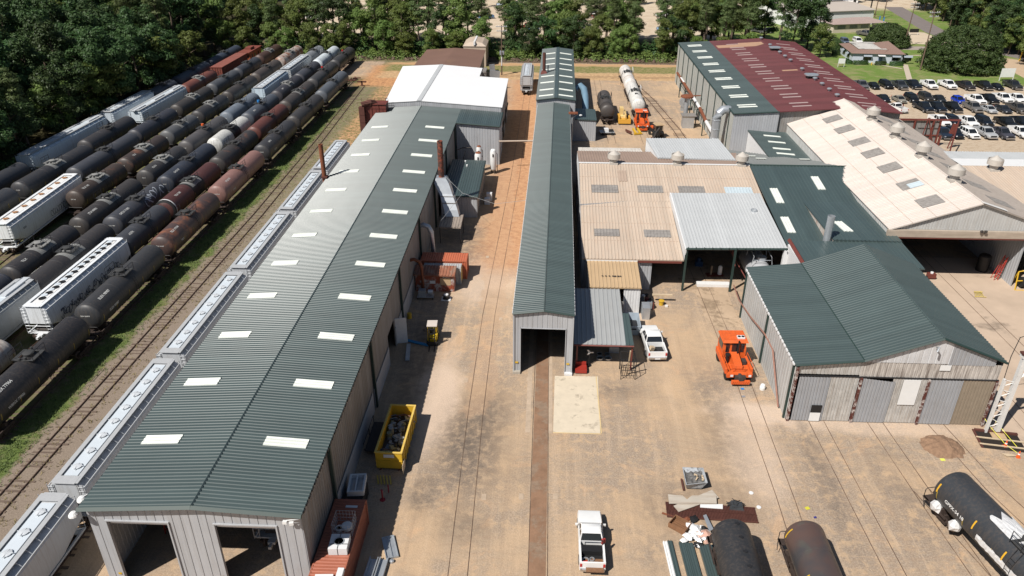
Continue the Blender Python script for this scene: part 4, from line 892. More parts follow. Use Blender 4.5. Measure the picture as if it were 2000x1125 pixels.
# shipping containers
def container(name, x0, x1, y0, y1, h, m_, label, long='X'):
    c = empty(name, ((x0+x1)/2, (y0+y1)/2, 0), 0, label, 'container'); hx_, hy = (x1-x0)/2, (y1-y0)/2
    mb = MB(); mb.T = None
    wall(mb, (-hx_,-hy), (hx_,-hy), h-.05, .12, pitch=.28, rw=.1, h=-.05); wall(mb, (hx_,-hy), (hx_,hy), h-.05, .12, pitch=.28, rw=.1, h=-.05)
    wall(mb, (hx_,hy), (-hx_,hy), h-.05, .12, pitch=.28, rw=.1, h=-.05); wall(mb, (-hx_,hy), (-hx_,-hy), h-.05, .12, pitch=.28, rw=.1, h=-.05)
    mb.build('side_panel', m_, c)
    mb = MB()
    if long == 'X': ribs(mb, (-hx_,-hy,h), (hx_,-hy,h), (hx_,hy,h), (-hx_,hy,h), .3, .1, .045)
    else: ribs(mb, (-hx_,-hy,h), (-hx_,hy,h), (hx_,hy,h), (hx_,-hy,h), .3, .1, .045, side=-1)
    mb.box(-hx_+.02,hx_-.02,-hy+.02,hy-.02,h-.06,h-.01); mb.build('roof', m_, c)
    mb = MB()
    for sx in (-1,1):
        for sy in (-1,1): mb.box(sx*hx_-.08,sx*hx_+.08,sy*hy-.08,sy*hy+.08,0,h+.03)
    for sy in (-1,1): mb.box(-hx_,hx_,sy*hy-.05,sy*hy+.05,h-.06,h+.04); mb.box(-hx_,hx_,sy*hy-.05,sy*hy+.05,.02,.18)
    for sx in (-1,1): mb.box(sx*hx_-.05,sx*hx_+.05,-hy+.09,hy-.09,h-.058,h+.038); mb.box(sx*hx_-.05,sx*hx_+.05,-hy+.09,hy-.09,.022,.178)
    mb.build('corner_frame', m_, c); return c
m_brick = mat('brick_red_container_paint', (.37,.12,.07), .6, 0, .18, .8, rust=(.20,.065,.04), rustamt=.1, rustscale=1.4)
m_orange2 = mat('faded_orange_container_paint', (.50,.14,.07), .6, 0, .14, .8, rust=(.22,.07,.04), rustamt=.12, rustscale=1.5)
kc = container('shipping_container', -16.45, -14.0, 33.2, 45.4, 2.6, m_brick, 'long brick red shipping container against the workshop side, in front', 'Y')
MB().box(-.2,.75,5.2,5.45,2.655,2.66).build('faded_marking', m_trimwhite, kc)
container('shipping_container', -16.2, -10.15, 89.5, 91.95, 2.6, m_orange2, 'faded orange shipping container beside the long workshop in the lane')
gc = container('shipping_container', -15.6, -10.75, 87.9, 89.25, 2.35, mat('grey_striped_container', (.42,.42,.42), .6, 0, .2, 2), 'narrow grey box with yellow end squeezed between orange container and rusty cabin')
MB().box(2.45,2.5,-.6,.6,.2,2.3).build('yellow_end', m_yellow, gc)
cb = empty('rusty_cabin', (0,0,0), 0, 'small cabin with rusty ribbed roof and red-white stained walls', 'cabin')
roof(cb, 'roof', (-16.6,85.5,2.55), (-11.2,85.5,2.45), (-11.2,87.8,2.75), (-16.6,87.8,2.8), mat('rusty_roof_metal', (.30,.12,.07), .75, 0, .25, 1, rust=(.42,.25,.18), rustamt=.25, rustscale=.8), .4)
mb = MB(); wall(mb, (-16.4,85.8), (-11.4,85.8), 2.4, openings=[(3.2,4.6,.9,2.0)], pitch=.3); wall(mb, (-11.4,85.8), (-11.4,87.7), 2.45, pitch=.3); wall(mb, (-16.4,87.7), (-16.4,85.8), 2.45)
mb.build('wall', mat('red_white_stained_metal', (.50,.46,.44), .6, 0, .15, 1, rust=(.42,.10,.05), rustamt=.32, rustscale=.7), cb)
MB().box(-13.2,-11.8,85.86,85.92,.9,2.0).build('window_board', m_ochre, cb)
MB().box(-14.5,-13.8,85.68,85.74,1.2,1.6).build('notice_board', m_trimwhite, cb)

# ---- patched shed on the right front
PS = empty('patched_green_shed', (0,0,0), 0, 'patched metal shed with dark green roof and six mismatched door leaves', 'shed')
hl, hv, hr_, hrt = 24.15, 30.4, 37.1, 43.5; hy0, hy1 = 60.75, 81.3
roof(PS, 'lean_roof', (hl,hy0,6.65), (hl,hy1,6.65), (hv,hy1,7.3), (hv,hy0,7.3), m_green, .42)
roof(PS, 'roof', (hv+.02,hy0,7.34), (hv+.02,hy1,7.34), (hr_,hy1,9.95), (hr_,hy0,9.95), m_green, .42)
roof(PS, 'roof', (hrt,hy0,7.45), (hrt,hy1,7.45), (hr_,hy1,9.95), (hr_,hy0,9.95), m_green, .42)
trimbar(PS, [(hl,hy0-.03,6.58),(hv,hy0-.03,7.25),(hr_,hy0-.03,9.9),(hrt,hy0-.03,7.4)], m_green_trim, .12)
trimbar(PS, [(hv,hy0,7.36),(hv,hy1,7.36)], m_green_trim, .06, 'valley')
trimbar(PS, [(hr_,hy0,9.99),(hr_,hy1,9.99)], m_green, .08, 'ridge_cap')
def zh(x): return 6.55+.65*(x-hl)/(hv-hl) if x < hv else (7.2+2.6*(x-hv)/(hr_-hv) if x < hr_ else 9.85-2.5*(x-hr_)/(hrt-hr_))
m_w1 = mat('pale_stained_sheet', (.60,.60,.61), .5, 0, .12, .8, streak=.35)
m_w2 = mat('rust_streaked_sheet', (.50,.46,.42), .6, 0, .2, .8, streak=.8, streakcol=(.10,.07,.055))
m_w3 = mat('mid_grey_sheet', (.33,.34,.36), .5, 0, .1, 1, streak=.2)
m_w4 = mat('galvanised_sheet', (.52,.51,.49), .45, .2, .25, 1.5, streak=.4)
m_w5 = mat('brown_tan_sheet', (.27,.22,.165), .6, 0, .15, 1.5, streak=.3)
def wseg(xa, xb, z0, z1, m_, nm, y=61.0, pitch=.36, rz=0):
    mb = MB(); wall(mb, (xa,y), (xb,y), (z1 if not callable(z1) else (lambda u: z1(xa+u))), z0=z0, pitch=pitch, breaks=((hr_-xa,) if xa < hr_ < xb else ()) ); return mb.build(nm, m_, PS)
wseg(24.3, 30.4, 5.5, lambda x: zh(x)-.08, m_w4, 'upper_wall')
wseg(30.4, 43.3, 5.35, lambda x: min(7.0, zh(x)), m_w2, 'upper_wall')
wseg(32.0, 38.3, 7.02, lambda x: max(7.03, zh(x)-.1), m_w1, 'gable_panel', 60.96, .6)
wseg(38.3, 42.6, 6.9, lambda x: max(6.95, zh(x)-.1), m_w3, 'gable_panel', 60.97)
wseg(30.45, 32.0, 7.0, lambda x: max(7.02, zh(x)-.1), m_w1, 'gable_panel', 60.96)
doors = [(24.75,27.75,m_w3,0),(27.75,30.45,m_w4,0),(30.75,33.9,m_w3,.05),(33.6,36.85,m_w4,0),(37.0,40.15,m_w3,0),(40.1,43.15,m_w5,0)]
for i, (xa, xb, m_, tilt) in enumerate(doors):
    o = empty('x', (0,0,0)) if False else None
    mb = MB(); y = 60.82 if i % 2 == 0 else 60.9
    wall(mb, (xa+.03,y), (xb-.03,y), 5.25, z0=.08, pitch=.3, rw=.07, h=-.05)
    if tilt: mb.v = [(x_-tilt*(z_-5.2)*1.0, y_, z_) if False else (x_+(5.2-z_)*-.02, y_-.0, z_-.35*(x_-xa)/3*(z_/5.25)) for (x_,y_,z_) in mb.v]
    mb.build('door_leaf', m_, PS)
MB().box(34.6,36.2,60.80,60.85,2.3,5.2).build('white_patch', m_white, PS)
MB().box(26.5,27.5,60.74,60.78,.1,1.1).build('white_patch', m_white, PS); MB().box(26.5,27.5,60.74,60.78,1.12,2.0).build('dark_patch', m_black, PS)
MB().box(37.6,38.6,60.90,60.93,6.3,6.9).build('white_patch', m_white, PS)
MB().box(24.3,43.4,60.86,61.05,5.28,5.36).build('door_track', m_dark, PS)
m_postr = mat('rust_and_white_post', (.50,.45,.42), .7, 0, .2, 2, rust=(.13,.035,.025), rustamt=.32, rustscale=1.6)
for x in (24.45,30.6,36.93,43.25): MB().box(x-.1,x+.1,60.7,61.1,0,5.3 if x > 25 else 6.4).build('rusty_post', m_postr, PS)
mb = MB(); wall(mb, (24.3,hy1), (24.3,61.0), 6.5, pitch=.7); mb.build('side_wall', mat('pale_patched_side', (.47,.47,.46), .6, 0, .18, .25, streak=.3, rust=(.36,.29,.2), rustamt=.08, rustscale=.5), PS)
mb = MB(); wall(mb, (43.3,61.0), (43.3,hy1), 7.3); wall(mb, (43.3,hy1-.1), (24.3,hy1-.1), 6.5); mb.build('wall', m_graydull, PS)
for y in (61.3, 71.0, 80.9): MB().box(24.12,24.3,y-.12,y+.12,0,6.5).build('green_post', m_green_trim, PS)
mb = MB()
for k in range(26): mb.box(24.02,24.16,61+k*.78,61.5+k*.78,6.42,6.58)
mb.build('eave_strip', m_trimwhite, PS)
mb = MB(); mb.tube([(24.6,87,1.2),(24.1,82,1.8),(23.9,76,3.0),(23.9,70,4.3),(23.95,67,4.3),(24.0,62.6,.3)], .085, 6); tag(mb.build('sagging_pipe', mat('rusty_pipe', (.30,.15,.11), .7, 0, .3, 2)), 'rusty pipe running down along the patched shed side wall', 'pipe')
MB().tube([(36.6,60.7,9.0),(36.5,60.2,9.3),(36.4,60.1,8.9)], .1).build('floodlight', m_galv, PS)
# white gantry
gn = empty('white_gantry_frame', (44.2,59.9,0), 0, 'white steel gantry frame standing at the right corner of the patched shed', 'gantry')
mb = MB()
mb.box(-.2,.2,-.2,.2,0,9.0); mb.box(-1.15,-.95,-.15,.15,0,6.2)
for k in range(5): mb.tube([(-1.05,0,.6+k*1.2),(0,0,1.1+k*1.2)], .05, 4); mb.tube([(-1.05,0,1.7+k*1.1),(0,0,1.1+k*1.2)], .04, 4)
mb.build('column', mat('chipped_white_steel', (.68,.67,.65), .5, 0, .12, 2, rust=(.25,.10,.05), rustamt=.14, rustscale=1.2), gn)
mb = MB(); mb.box(-.3,9,-.25,-.05,8.6,8.95); mb.box(-.3,9,.15,.35,8.6,8.95); mb.tube([(0,0,6.3),(2.6,0,8.6)], .16, 4); mb.tube([(2.6,0,8.6),(4.0,0,7.4),(6,0,7.3)], .12, 4); mb.build('beam', bpy.data.materials['chipped_white_steel'], gn)
MB().box(-.35,3.0,-.3,.4,8.96,9.1).build('rusty_cover', m_rustdark, gn)
MB().tube([(-1.0,.2,6.1),(-.9,.5,8.4),(.8,2.6,9.2),(2.2,3,9.4)], .035).build('cable', m_dark, gn)
# ---- lot wall and red frame
lw_ = empty('lot_screen_wall', (0,0,0), 0, 'weathered grey screen wall in a dark red steel frame by the parking lot', 'wall')
wq = [atY(x, y, 150.0) for (x, y) in ((1752,236),(1838,236),(1835,284))]
mb = MB(); wall(mb, (66.5,150.2), (wq[1].x,150.2), wq[0].z, pitch=.5); mb.build('sheet', mat('weathered_grey_sheet', (.25,.24,.23), .7, 0, .25, .4, streak=.6, streakcol=(.12,.11,.1)), lw_)
mb = MB(); zt_ = wq[0].z+.1
mb.box(65,wq[1].x+3.8,149.9,150.15,zt_,zt_+.35); mb.box(66,wq[1].x,149.95,150.1,zt_*.45,zt_*.45+.2)
for x in (69,72.6,76.2,wq[1].x): mb.box(x-.14,x+.14,149.8,150.1,0,zt_+.3)
mb.tube([(75,149.9,zt_+.6),(73.6,148.4,0)], .1, 4); mb.tube([(75,149.9,zt_+.6),(76.8,148.4,0)], .1, 4)
mb.build('steel_frame', m_redsteel, lw_)
af = empty('red_a_frame', (0,0,0), 0, 'leaning dark red steel A-frame in front of the parked cars', 'frame')
a0, a1, a2 = atY(1873,236,149), at(1850,290,0), at(1883,325,2.5)
mb = MB(); mb.tube([a0, a1], .13, 4); mb.tube([a0, (a2.x,a2.y+6,.8)], .13, 4); mb.tube([a0-Vector((8,0,-.1)), a0], .09, 4); mb.obox((a0.x-.6,a0.y,a0.z-1.6),(.9,.3,2.0),0,0,.2); mb.build('steel_leg', m_redsteel, af)
b1_ = at(1827,300,0); MB().box(b1_.x-.18,b1_.x+.18,b1_.y-.15,b1_.y+.15,0,3.6).build('stub_column', m_redsteel, af)

# ---- low office house
HS = empty('pale_office_house', (0,0,0), 0, 'low pale blue-grey house with brown shingle roof and white flat section', 'house')
ha, hb, hc, hd = [at(*q) for q in ((1645,116),(1663,122),(1764,125),(1640,96))]
hz = 2.7
A0 = at(1663,122); A1 = at(1760,124.5); A3 = at(1637,103); dx = (A1-A0).normalized(); dy = Vector((-dx.y, dx.x, 0)); wl = (A1-A0).length; dl = 14.0
def hp(u, v, z): q = A0 + dx*u + dy*v; return (q.x, q.y, z)
mb = MB()
for (u0,v0,u1,v1) in ((0,0,wl,0),(wl,0,wl,dl),(wl,dl,0,dl),(0,dl,0,0)):
    a_, b_ = hp(u0,v0,0), hp(u1,v1,0); mb.poly([a_, b_, (b_[0],b_[1],hz), (a_[0],a_[1],hz)])
m_hw = mat('pale_blue_grey_siding', (.55,.60,.66), .6, 0, .04, 2); mb.build('wall', m_hw, HS)
m_sh = mat('brown_shingles', (.24,.155,.125), .85, 0, .22, 3, bump=.3, bs=30)
o_ = .6; um = wl*.58
mb = MB()   # hip on the right part
R0, R1, R2, R3 = hp(um-2,-o_,hz), hp(wl+o_,-o_,hz), hp(wl+o_,dl+o_,hz), hp(um-2,dl+o_,hz); pk = hp(um+3.2,dl*.5,hz+2.4)
mb.add([R0,R1,R2,R3,pk], [(0,1,4),(1,2,4),(2,3,4),(3,0,4),(0,3,2,1)])
L0_, L1_, L2_, L3_ = hp(-o_,-o_,hz+.005), hp(um,-o_,hz+.005), hp(um,dl+o_,hz+.005), hp(-o_,dl+o_,hz+.005); i0, i1, i2, i3 = hp(2.4,1.9,hz+.9), hp(um+2.2,1.9,hz+.9), hp(um+2.2,dl-2.5,hz+.9), hp(2.4,dl-2.5,hz+.9)
mb.add([L0_,L1_,L2_,L3_,i0,i1,i2,i3], [(0,1,5,4),(1,2,6,5),(2,3,7,6),(3,0,4,7),(4,5,6,7)])
mb.build('roof', m_sh, HS)
MB().slab([hp(1.7,1.6,hz+1.0),hp(um+1.6,1.6,hz+1.0),hp(um+1.2,dl-1.2,hz+1.0),hp(1.7,dl-1.2,hz+1.0)], .12).build('flat_roof', mat('stained_white_membrane', (.55,.53,.49), .7, 0, .2, .6, rust=(.30,.29,.27), rustamt=.2, rustscale=.3), HS)
m_awn = mat('pale_blue_grey_awning', (.30,.34,.38), .6)
for (u, w_) in ((3.0,2.2),(11.0,2.2),(14.2,2.2)):
    q0 = hp(u,-.05,0); mb = MB(); c_ = A0+dx*(u+w_/2)-dy*.04; mb.obox((c_.x,c_.y,1.5),(w_,.08,1.3),math.atan2(dx.y,dx.x)); wn_ = mb.build('window', m_glass, HS)
    c_ = A0+dx*(u+w_/2)-dy*.5; MB().obox((c_.x,c_.y,2.15),(w_+.2,.8,.06),math.atan2(dx.y,dx.x),.7).build('awning', m_awn, HS)
c_ = A0+dx*7.8-dy*.8; MB().obox((c_.x,c_.y,2.35),(2.0,1.5,.1),math.atan2(dx.y,dx.x),.15).build('door_canopy', m_white, HS)
c_ = A0+dx*7.8-dy*.05; MB().obox((c_.x,c_.y,1.05),(1.1,.1,2.1),math.atan2(dx.y,dx.x)).build('door', mat('blue_grey_door', (.16,.22,.32), .5), HS)
for (v, w_) in ((4,2.2),(9,2.2)):
    c_ = A0+dy*v-dx*.45; MB().obox((c_.x,c_.y,2.1),(.8,w_,.06),math.atan2(dx.y,dx.x),0,-.7).build('awning', m_awn, HS)
    c_ = A0+dy*v-dx*.04; MB().obox((c_.x,c_.y,1.4),(.08,w_-.3,1.2),math.atan2(dx.y,dx.x)).build('window', m_glass, HS)
sgn = empty('roadside_sign', at(1642,131), 0, 'small white two-legged sign on the lawn left of the house', 'sign')
mb = MB(); mb.box(-.9,-.8,0,.08,0,2.2); mb.box(.8,.9,0,.08,0,2.2); mb.build('leg', m_white, sgn); MB().box(-.95,.95,-.04,-.005,1.0,2.4).build('board', m_trimwhite, sgn)
# ---- long beige building and white warehouse beyond
LB = empty('beige_office_building', (0,0,0), 0, 'long beige single storey building with pinkish brown hip roof behind the parked trucks', 'building')
B0, Bz = at(1626,65), 3.0; Bx = (at(1697,62)-B0).normalized(); By = Vector((-Bx.y,Bx.x,0)); bl = (at(1697,62)-B0).length; bd_ = 7.0
def bp(u, v, z): q = B0+Bx*u+By*v; return (q.x, q.y, z)
mb = MB()
for (u0,v0,u1,v1) in ((0,0,bl,0),(bl,0,bl,bd_),(bl,bd_,0,bd_),(0,bd_,0,0)):
    a_, b_ = bp(u0,v0,0), bp(u1,v1,0); mb.poly([a_, b_, (b_[0],b_[1],Bz), (a_[0],a_[1],Bz)])
mb.build('wall', mat('cream_beige_wall', (.60,.52,.42), .7, 0, .08, 1), LB)
mb = MB(); e_ = .8
mb.add([bp(-e_,-e_,Bz),bp(bl+6.5,-e_,Bz),bp(bl+6.5,bd_+e_,Bz),bp(-e_,bd_+e_,Bz),bp(6,bd_/2,Bz+1.5),bp(bl+1,bd_/2,Bz+1.5)], [(0,1,5,4),(1,2,5),(2,3,4,5),(3,0,4),(0,3,2,1)])
mb.build('roof', mat('pinkish_brown_shingles', (.36,.275,.245), .85, 0, .15, 2), LB)
for u in (1.5,6.2,10.6,15): q = B0+Bx*(u+1.6)-By*.04; MB().obox((q.x,q.y,1.9),(3.0,.08,1.1),math.atan2(Bx.y,Bx.x)).build('window', mat('greyish_window', (.20,.21,.20), .3) if u == 1.5 else bpy.data.materials['greyish_window'], LB)
for u in (bl+3,bl+6): q = B0+Bx*u; MB().box(q.x-.12,q.x+.12,q.y-.12,q.y+.12,0,Bz).build('porch_post', m_white, LB)
WW = empty('white_far_warehouse', (0,0,0), 0, 'white warehouse with pale flat roof at the far top right', 'warehouse')
w0, w1 = at(1612,52), at(1702,48); wx = (w1-w0).normalized(); wy = Vector((-wx.y,wx.x,0)); wl_ = (w1-w0).length
def wp(u, v, z): q = w0+wx*u+wy*v; return (q.x, q.y, z)
mb = MB()
for (u0,v0,u1,v1) in ((-14,0,wl_,0),(wl_,0,wl_,26),(wl_,26,-14,26),(-14,26,-14,0)):
    a_, b_ = wp(u0,v0,0), wp(u1,v1,0); mb.poly([a_, b_, (b_[0],b_[1],5.2), (a_[0],a_[1],5.2)])
mb.build('wall', m_white, WW)
mb = MB(); mb.slab([wp(-14.3,-.5,5.3),wp(wl_+.4,-.5,5.3),wp(wl_+.4,13,6.2),wp(-14.3,13,6.2)], .2); mb.slab([wp(-14.3,13.01,6.2),wp(wl_+.4,13.01,6.2),wp(wl_+.4,26,5.4),wp(-14.3,26,5.4)], .2)
mb.build('roof', mat('pale_buff_roof', (.50,.44,.38), .6, 0, .06, .3), WW)
WC = empty('steel_far_canopy', (0,0,0), 0, 'pale blue-grey flat canopy on posts beside the white warehouse', 'canopy')
MB().slab([wp(wl_-18,18,6.6),wp(wl_+13,18,6.6),wp(wl_+13,30,6.9),wp(wl_-18,30,6.9)], .3).build('roof', m_silver, WC)
for u, v in ((wl_+12.5,18.5),(wl_+12.5,29.5),(wl_+5,18.5)): q = wp(u,v,0); MB().box(q[0]-.2,q[0]+.2,q[1]-.2,q[1]+.2,0,6.5).build('post', m_darkmetal, WC)
# ============================================================ RAIL CARS
m_tankp = mat('tank_car_paint', (.05,.05,.05), .5, 0, .14, .35, objcol=True, rust=(.36,.14,.075), rustscale=.35, streak=.38, streakcol=(.105,.082,.068), bump=.06, bs=1.2)
m_hopp = mat('hopper_car_paint', (.6,.6,.6), .5, 0, .05, .5, objcol=True, rust=(.35,.17,.08), rustscale=.6, streak=.3, streakcol=(.33,.30,.27))
m_plat = mat('grey_grating_platform', (.26,.26,.25), .6, .1, .25, 2)
m_platd = mat('dark_grating_platform', (.05,.05,.05), .6, 0, .25, 2)
m_refl = mat('dull_yellow_reflector', (.32,.23,.04), .5)
m_letter = mat('white_lettering', (.62,.62,.60), .6, 0, .1, 3)
m_truck = mat('brown_dirty_bogie', (.045,.030,.024), .85, 0, .4, 3)
m_wheel = mat('worn_wheel_steel', (.09,.065,.055), .5, .3, .2, 3)
def make_bogie():
    r_ = empty('bogie'); mb = MB()
    for s_ in (-1,1):
        mb.prism([(s_*1.0-.1,-1.25),(s_*1.0+.1,-1.25),(s_*1.0+.1,1.25),(s_*1.0-.1,1.25)], .55, .78)
        mb.obox((s_*1.0,.0,.38),(.2,1.1,.28)); mb.obox((s_*1.0,-.95,.62),(.26,.42,.36)); mb.obox((s_*1.0,.95,.62),(.26,.42,.36))
    mb.box(-1.0,1.0,-.22,.22,.5,.92); o = mb.build('bogie_frame', m_truck, r_)
    for y in (-.9,.9):
        wb_ = MB()
        for x in (-.75,.75): wb_.lathe([(.0,-.07),(.5,-.07),(.5,-.04),(.45,.0),(.45,.07),(0,.07)], 14, 'X', (x,y,.47))
        wb_.lathe([(.08,-1.1),(.08,1.1)], 6, 'X', (0,y,.47)); wb_.build('wheelset', m_wheel, r_, auto=40)
    return r_
BOG = make_bogie(); BPARTS = KIDS[BOG.session_uid]
def add_bogie(root, y, z):
    fr = BPARTS[0].copy(); COL.objects.link(fr); fr.name = 'bogie'; fr.parent = root; fr.location = (0,y,z); KIDS.setdefault(root.session_uid, []).append(fr)
    for b in BPARTS[1:]:
        c = b.copy(); COL.objects.link(c); c.parent = fr; KIDS.setdefault(fr.session_uid, []).append(c)
def text_on(root, s_, size, fn, m_=None, name='lettering', spacing=1.0):
    cu = bpy.data.curves.new('t', 'FONT'); cu.body = s_; cu.size = size; cu.align_x = 'CENTER'; cu.align_y = 'CENTER'; cu.space_character = spacing; cu.offset = size*.02
    to = bpy.data.objects.new('t', cu); COL.objects.link(to); bpy.context.view_layer.update()
    me = bpy.data.meshes.new_from_object(to); COL.objects.unlink(to); bpy.data.objects.remove(to)
    for v in me.vertices: v.co = Vector(fn(v.co.x, v.co.y))
    me.name = name; me.materials.clear(); me.materials.append(m_ or m_letter); return link(name, me, root)
def tank_car(x, y0, y1, col, label, rust=0.0, r_=1.62, plat='dark', text=None, tside=1, rot=0, zr=.15, bands=None, dome=False, group='tank cars standing in the rail yard', grey_patch=False, hand=True, extra=None, tsize=.42):
    yc = (y0+y1)/2; L = y1-y0; h = L/2
    root = empty('tank_car', (x,yc,zr), rot, label, 'tank car', group); root.color = (*col, rust)
    zc_ = 1.15+r_; n = 32; prof = [(.02,-h)]
    for a in (15,32,50,68,80): prof.append((r_*math.sin(R(a)), -h+.62*(1-math.cos(R(a)))))
    prof += [(r_,-h+.62)]
    for yy in (-h+.85,-h*.36,h*.36,h-.85): prof += [(r_,yy-.03),(r_+.014,yy-.02),(r_+.014,yy+.02),(r_,yy+.03)]
    prof += [(r_,h-.62)]
    for a in (80,68,50,32,15): prof.append((r_*math.sin(R(a)), h-.62*(1-math.cos(R(a)))))
    prof.append((.02,h))
    MB().lathe(prof, n, 'Y', (0,0,zc_)).build('tank', m_tankp, root, auto=24)
    for s_ in (-1,1):
        mb = MB(); ye = s_*h
        mb.box(-.32,.32,min(ye-s_*2.6,ye+s_*.5),max(ye-s_*2.6,ye+s_*.5),.85,1.12)
        mb.box(-1.45,1.45,min(ye-s_*.1,ye+s_*.55),max(ye-s_*.1,ye+s_*.55),1.02,1.1)
        mb.box(-1.3,1.3,min(ye-s_*1.6,ye-s_*1.25),max(ye-s_*1.6,ye-s_*1.25),.85,1.5)
        mb.box(-1.42,-1.3,min(ye-s_*2.2,ye+s_*.5),max(ye-s_*2.2,ye+s_*.5),.98,1.1); mb.box(1.3,1.42,min(ye-s_*2.2,ye+s_*.5),max(ye-s_*2.2,ye+s_*.5),.98,1.1)
        mb.box(-.12,.12,min(ye+s_*.5,ye+s_*.95),max(ye+s_*.5,ye+s_*.95),.75,1.0)
        mb.build('underframe', m_truck, root)
    mb = MB(); mb.box(-.25,.25,-.5,.5,.7,1.25); mb.build('outlet_box', m_truck, root)
    if hand:
        for s_ in (-1,1):
            ye = s_*(h+.45); mb = MB()
            mb.tube([(-1.42,ye,1.05),(-1.42,ye,1.85),(-1.3,ye,1.98),(1.3,ye,1.98),(1.42,ye,1.85),(1.42,ye,1.05)], .035, 5)
            mb.tube([(-1.42,ye,1.1),(-1.5,ye-s_*.4,.35)], .03, 4); mb.tube([(1.42,ye,1.1),(1.5,ye-s_*.4,.35)], .03, 4)
            mb.build('end_handrail', m_dark, root)
    add_bogie(root, -h+1.55, 0); add_bogie(root, h-1.55, 0)
    mp = m_plat if plat == 'grey' else m_platd; zt = zc_+r_
    mb = MB(); pw_ = 1.12; pl = 1.05
    for s_ in (-1,1): mb.box(min(s_*.72,s_*pw_),max(s_*.72,s_*pw_),-pl,pl,zt+.0,zt+.06)
    for s_ in (-1,1): mb.box(-pw_,pw_,min(s_*.80,s_*pl),max(s_*.80,s_*pl),zt+.005,zt+.055)
    pf = mb.build('platform', mp, root)
    if plat == 'grey' or grey_patch:
        mb = MB(); ringn = []
        for yy in (-1.75,1.75): ringn.append([((r_+.02)*math.sin(R(a)), yy, zc_+(r_+.02)*math.cos(R(a))) for a in range(-58,59,8)])
        nn = len(ringn[0]); mb.add(ringn[0]+ringn[1], [(i,i+1,i+1+nn,i+nn) for i in range(nn-1)]); mb.build('grey_saddle_plate', m_plat, root)
    mb = MB()
    mb.lathe([(.5,-.3),(.5,.22),(.56,.24),(.56,.32),(.3,.4),(0,.42)], 14, c=(0,.1,zt)); o = mb.build('manway', mp, root, auto=40)
    mb = MB(); mb.lathe([(.14,0),(.14,.32),(0,.36)], 8, c=(.25,-.85,zt)); mb.lathe([(.16,0),(.16,.25),(0,.3)], 8, c=(-.3,-.95,zt)); mb.lathe([(.12,0),(.12,.4),(0,.42)], 8, c=(-.2,.95,zt)); mb.build('valve', m_platd, root, auto=40)
    hz_ = zt+.95
    for s_ in (-1,1):
        mb = MB(); xx = s_*1.2
        mb.tube([(xx,-pl,zt),(xx,-pl,hz_),(xx,pl,hz_),(xx,pl,zt)], .042, 4); mb.tube([(xx,-pl,zt+.5),(xx,pl,zt+.5)], .025, 4); mb.tube([(xx,0,zt),(xx,0,hz_)], .025, 4)
        mb.build('railing', m_dark if plat != 'white' else m_white, root)
    for s_ in (-1,1):
        mb = MB()
        for yo in (-.24,.24): mb.tube([(s_*1.22,yo,zt),(s_*(r_+.12),yo,zc_+.3),(s_*(r_+.1),yo,.8)], .025, 4)
        for k in range(9): z = .9+k*.34; xx = s_*(r_+.11) if z < zc_+.3 else s_*(r_+.11-.33*(z-zc_-.3)/(zt-zc_-.3)*1.1); mb.tube([(xx,-.24,z),(xx,.24,z)], .02, 4)
        mb.build('side_ladder', m_dark, root)
    mb = MB()
    for s_ in (-1,1):
        for yy in (-h+.9,-h*.55,-h*.2,h*.2,h*.55,h-.9):
            pts = [((r_+.02)*s_*math.cos(R(a)), zc_+(r_+.02)*math.sin(R(a))) for a in (-22,-13,-4,5)]
            mb.add([(q[0],yy-.05,q[1]) for q in pts]+[(q[0],yy+.05,q[1]) for q in pts], [(i,i+1,i+5,i+4) for i in range(3)])
    mb.build('reflector_strips', m_refl, root)
    for (ya, yb, mm) in (bands or []):
        MB().lathe([(r_,ya),(r_+.012,ya+.01),(r_+.012,yb-.01),(r_,yb)], n, 'Y', (0,0,zc_)).build('paint_band', mm, root, smooth=True)
    if text:
        rr = r_+.02; t1, t2 = (text+'|').split('|')[:2]
        # high on the near shoulder, seen from above
        if t1: text_on(root, t1, tsize*1.1, lambda u, v, s=tside: (s*rr*math.cos(R(62)+v/rr), -h*.62+u*s if s > 0 else -h*.62-u, zc_+rr*math.sin(R(62)+v/rr)))
        if t2: text_on(root, t2, tsize, lambda u, v: (rr*math.cos(R(-2)+v/rr), -h*.62+u, zc_+rr*math.sin(R(-2)+v/rr)))
    # small white data block on the near head
    text_on(root, (text or 'XX 000').replace('|', '').strip()[:11], .2, lambda u, v: (u, -h+.27, zc_+.25+v) if False else (u, -h+.62*(1-math.sqrt(max(0,1-(u*u+(v+.35)**2)/(r_*r_))))-.03, zc_+.35+v))
    if extra: extra(root, zc_, zt, h, r_)
    return root
DK = (.024,.024,.027); DG = (.042,.043,.048); BL = (.034,.042,.060); BR = (.06,.045,.038); SL = (.10,.115,.135)
def valvecap(colm, dy=0):
    def f(root, zc_, zt, h, r_): MB().lathe([(.28,.3),(.28,.75),(0,.8)], 12, c=(0,.1+dy,zt)).build('valve_cap', colm, root, auto=40)
    return f
wh_band = m_white; bk_band = m_black
def graffiti(root, zc_, zt, h, r_):
    rr = r_+.022
    for k in range(7):
        pts = []; w_ = .11
        mb = MB(); a0 = 20+((k*37)%30); y0 = h*.1+k*h*.115; seq = []
        for i in range(14):
            t_ = i/13*math.pi*1.5; seq.append((y0+.55*math.cos(t_+k), a0+22*math.sin(t_)))
        vs = []
        for (yy, a) in seq: vs += [(rr*math.cos(R(a)), yy-w_, zc_+rr*math.sin(R(a))), (rr*math.cos(R(a+4)), yy+w_, zc_+rr*math.sin(R(a+4)))]
        mb.add(vs, [(2*i,2*i+1,2*i+3,2*i+2) for i in range(13)]); mb.build('sprayed_swirl', m_graf, root)
m_graf = mat('pale_spray_paint', (.42,.45,.50), .6)
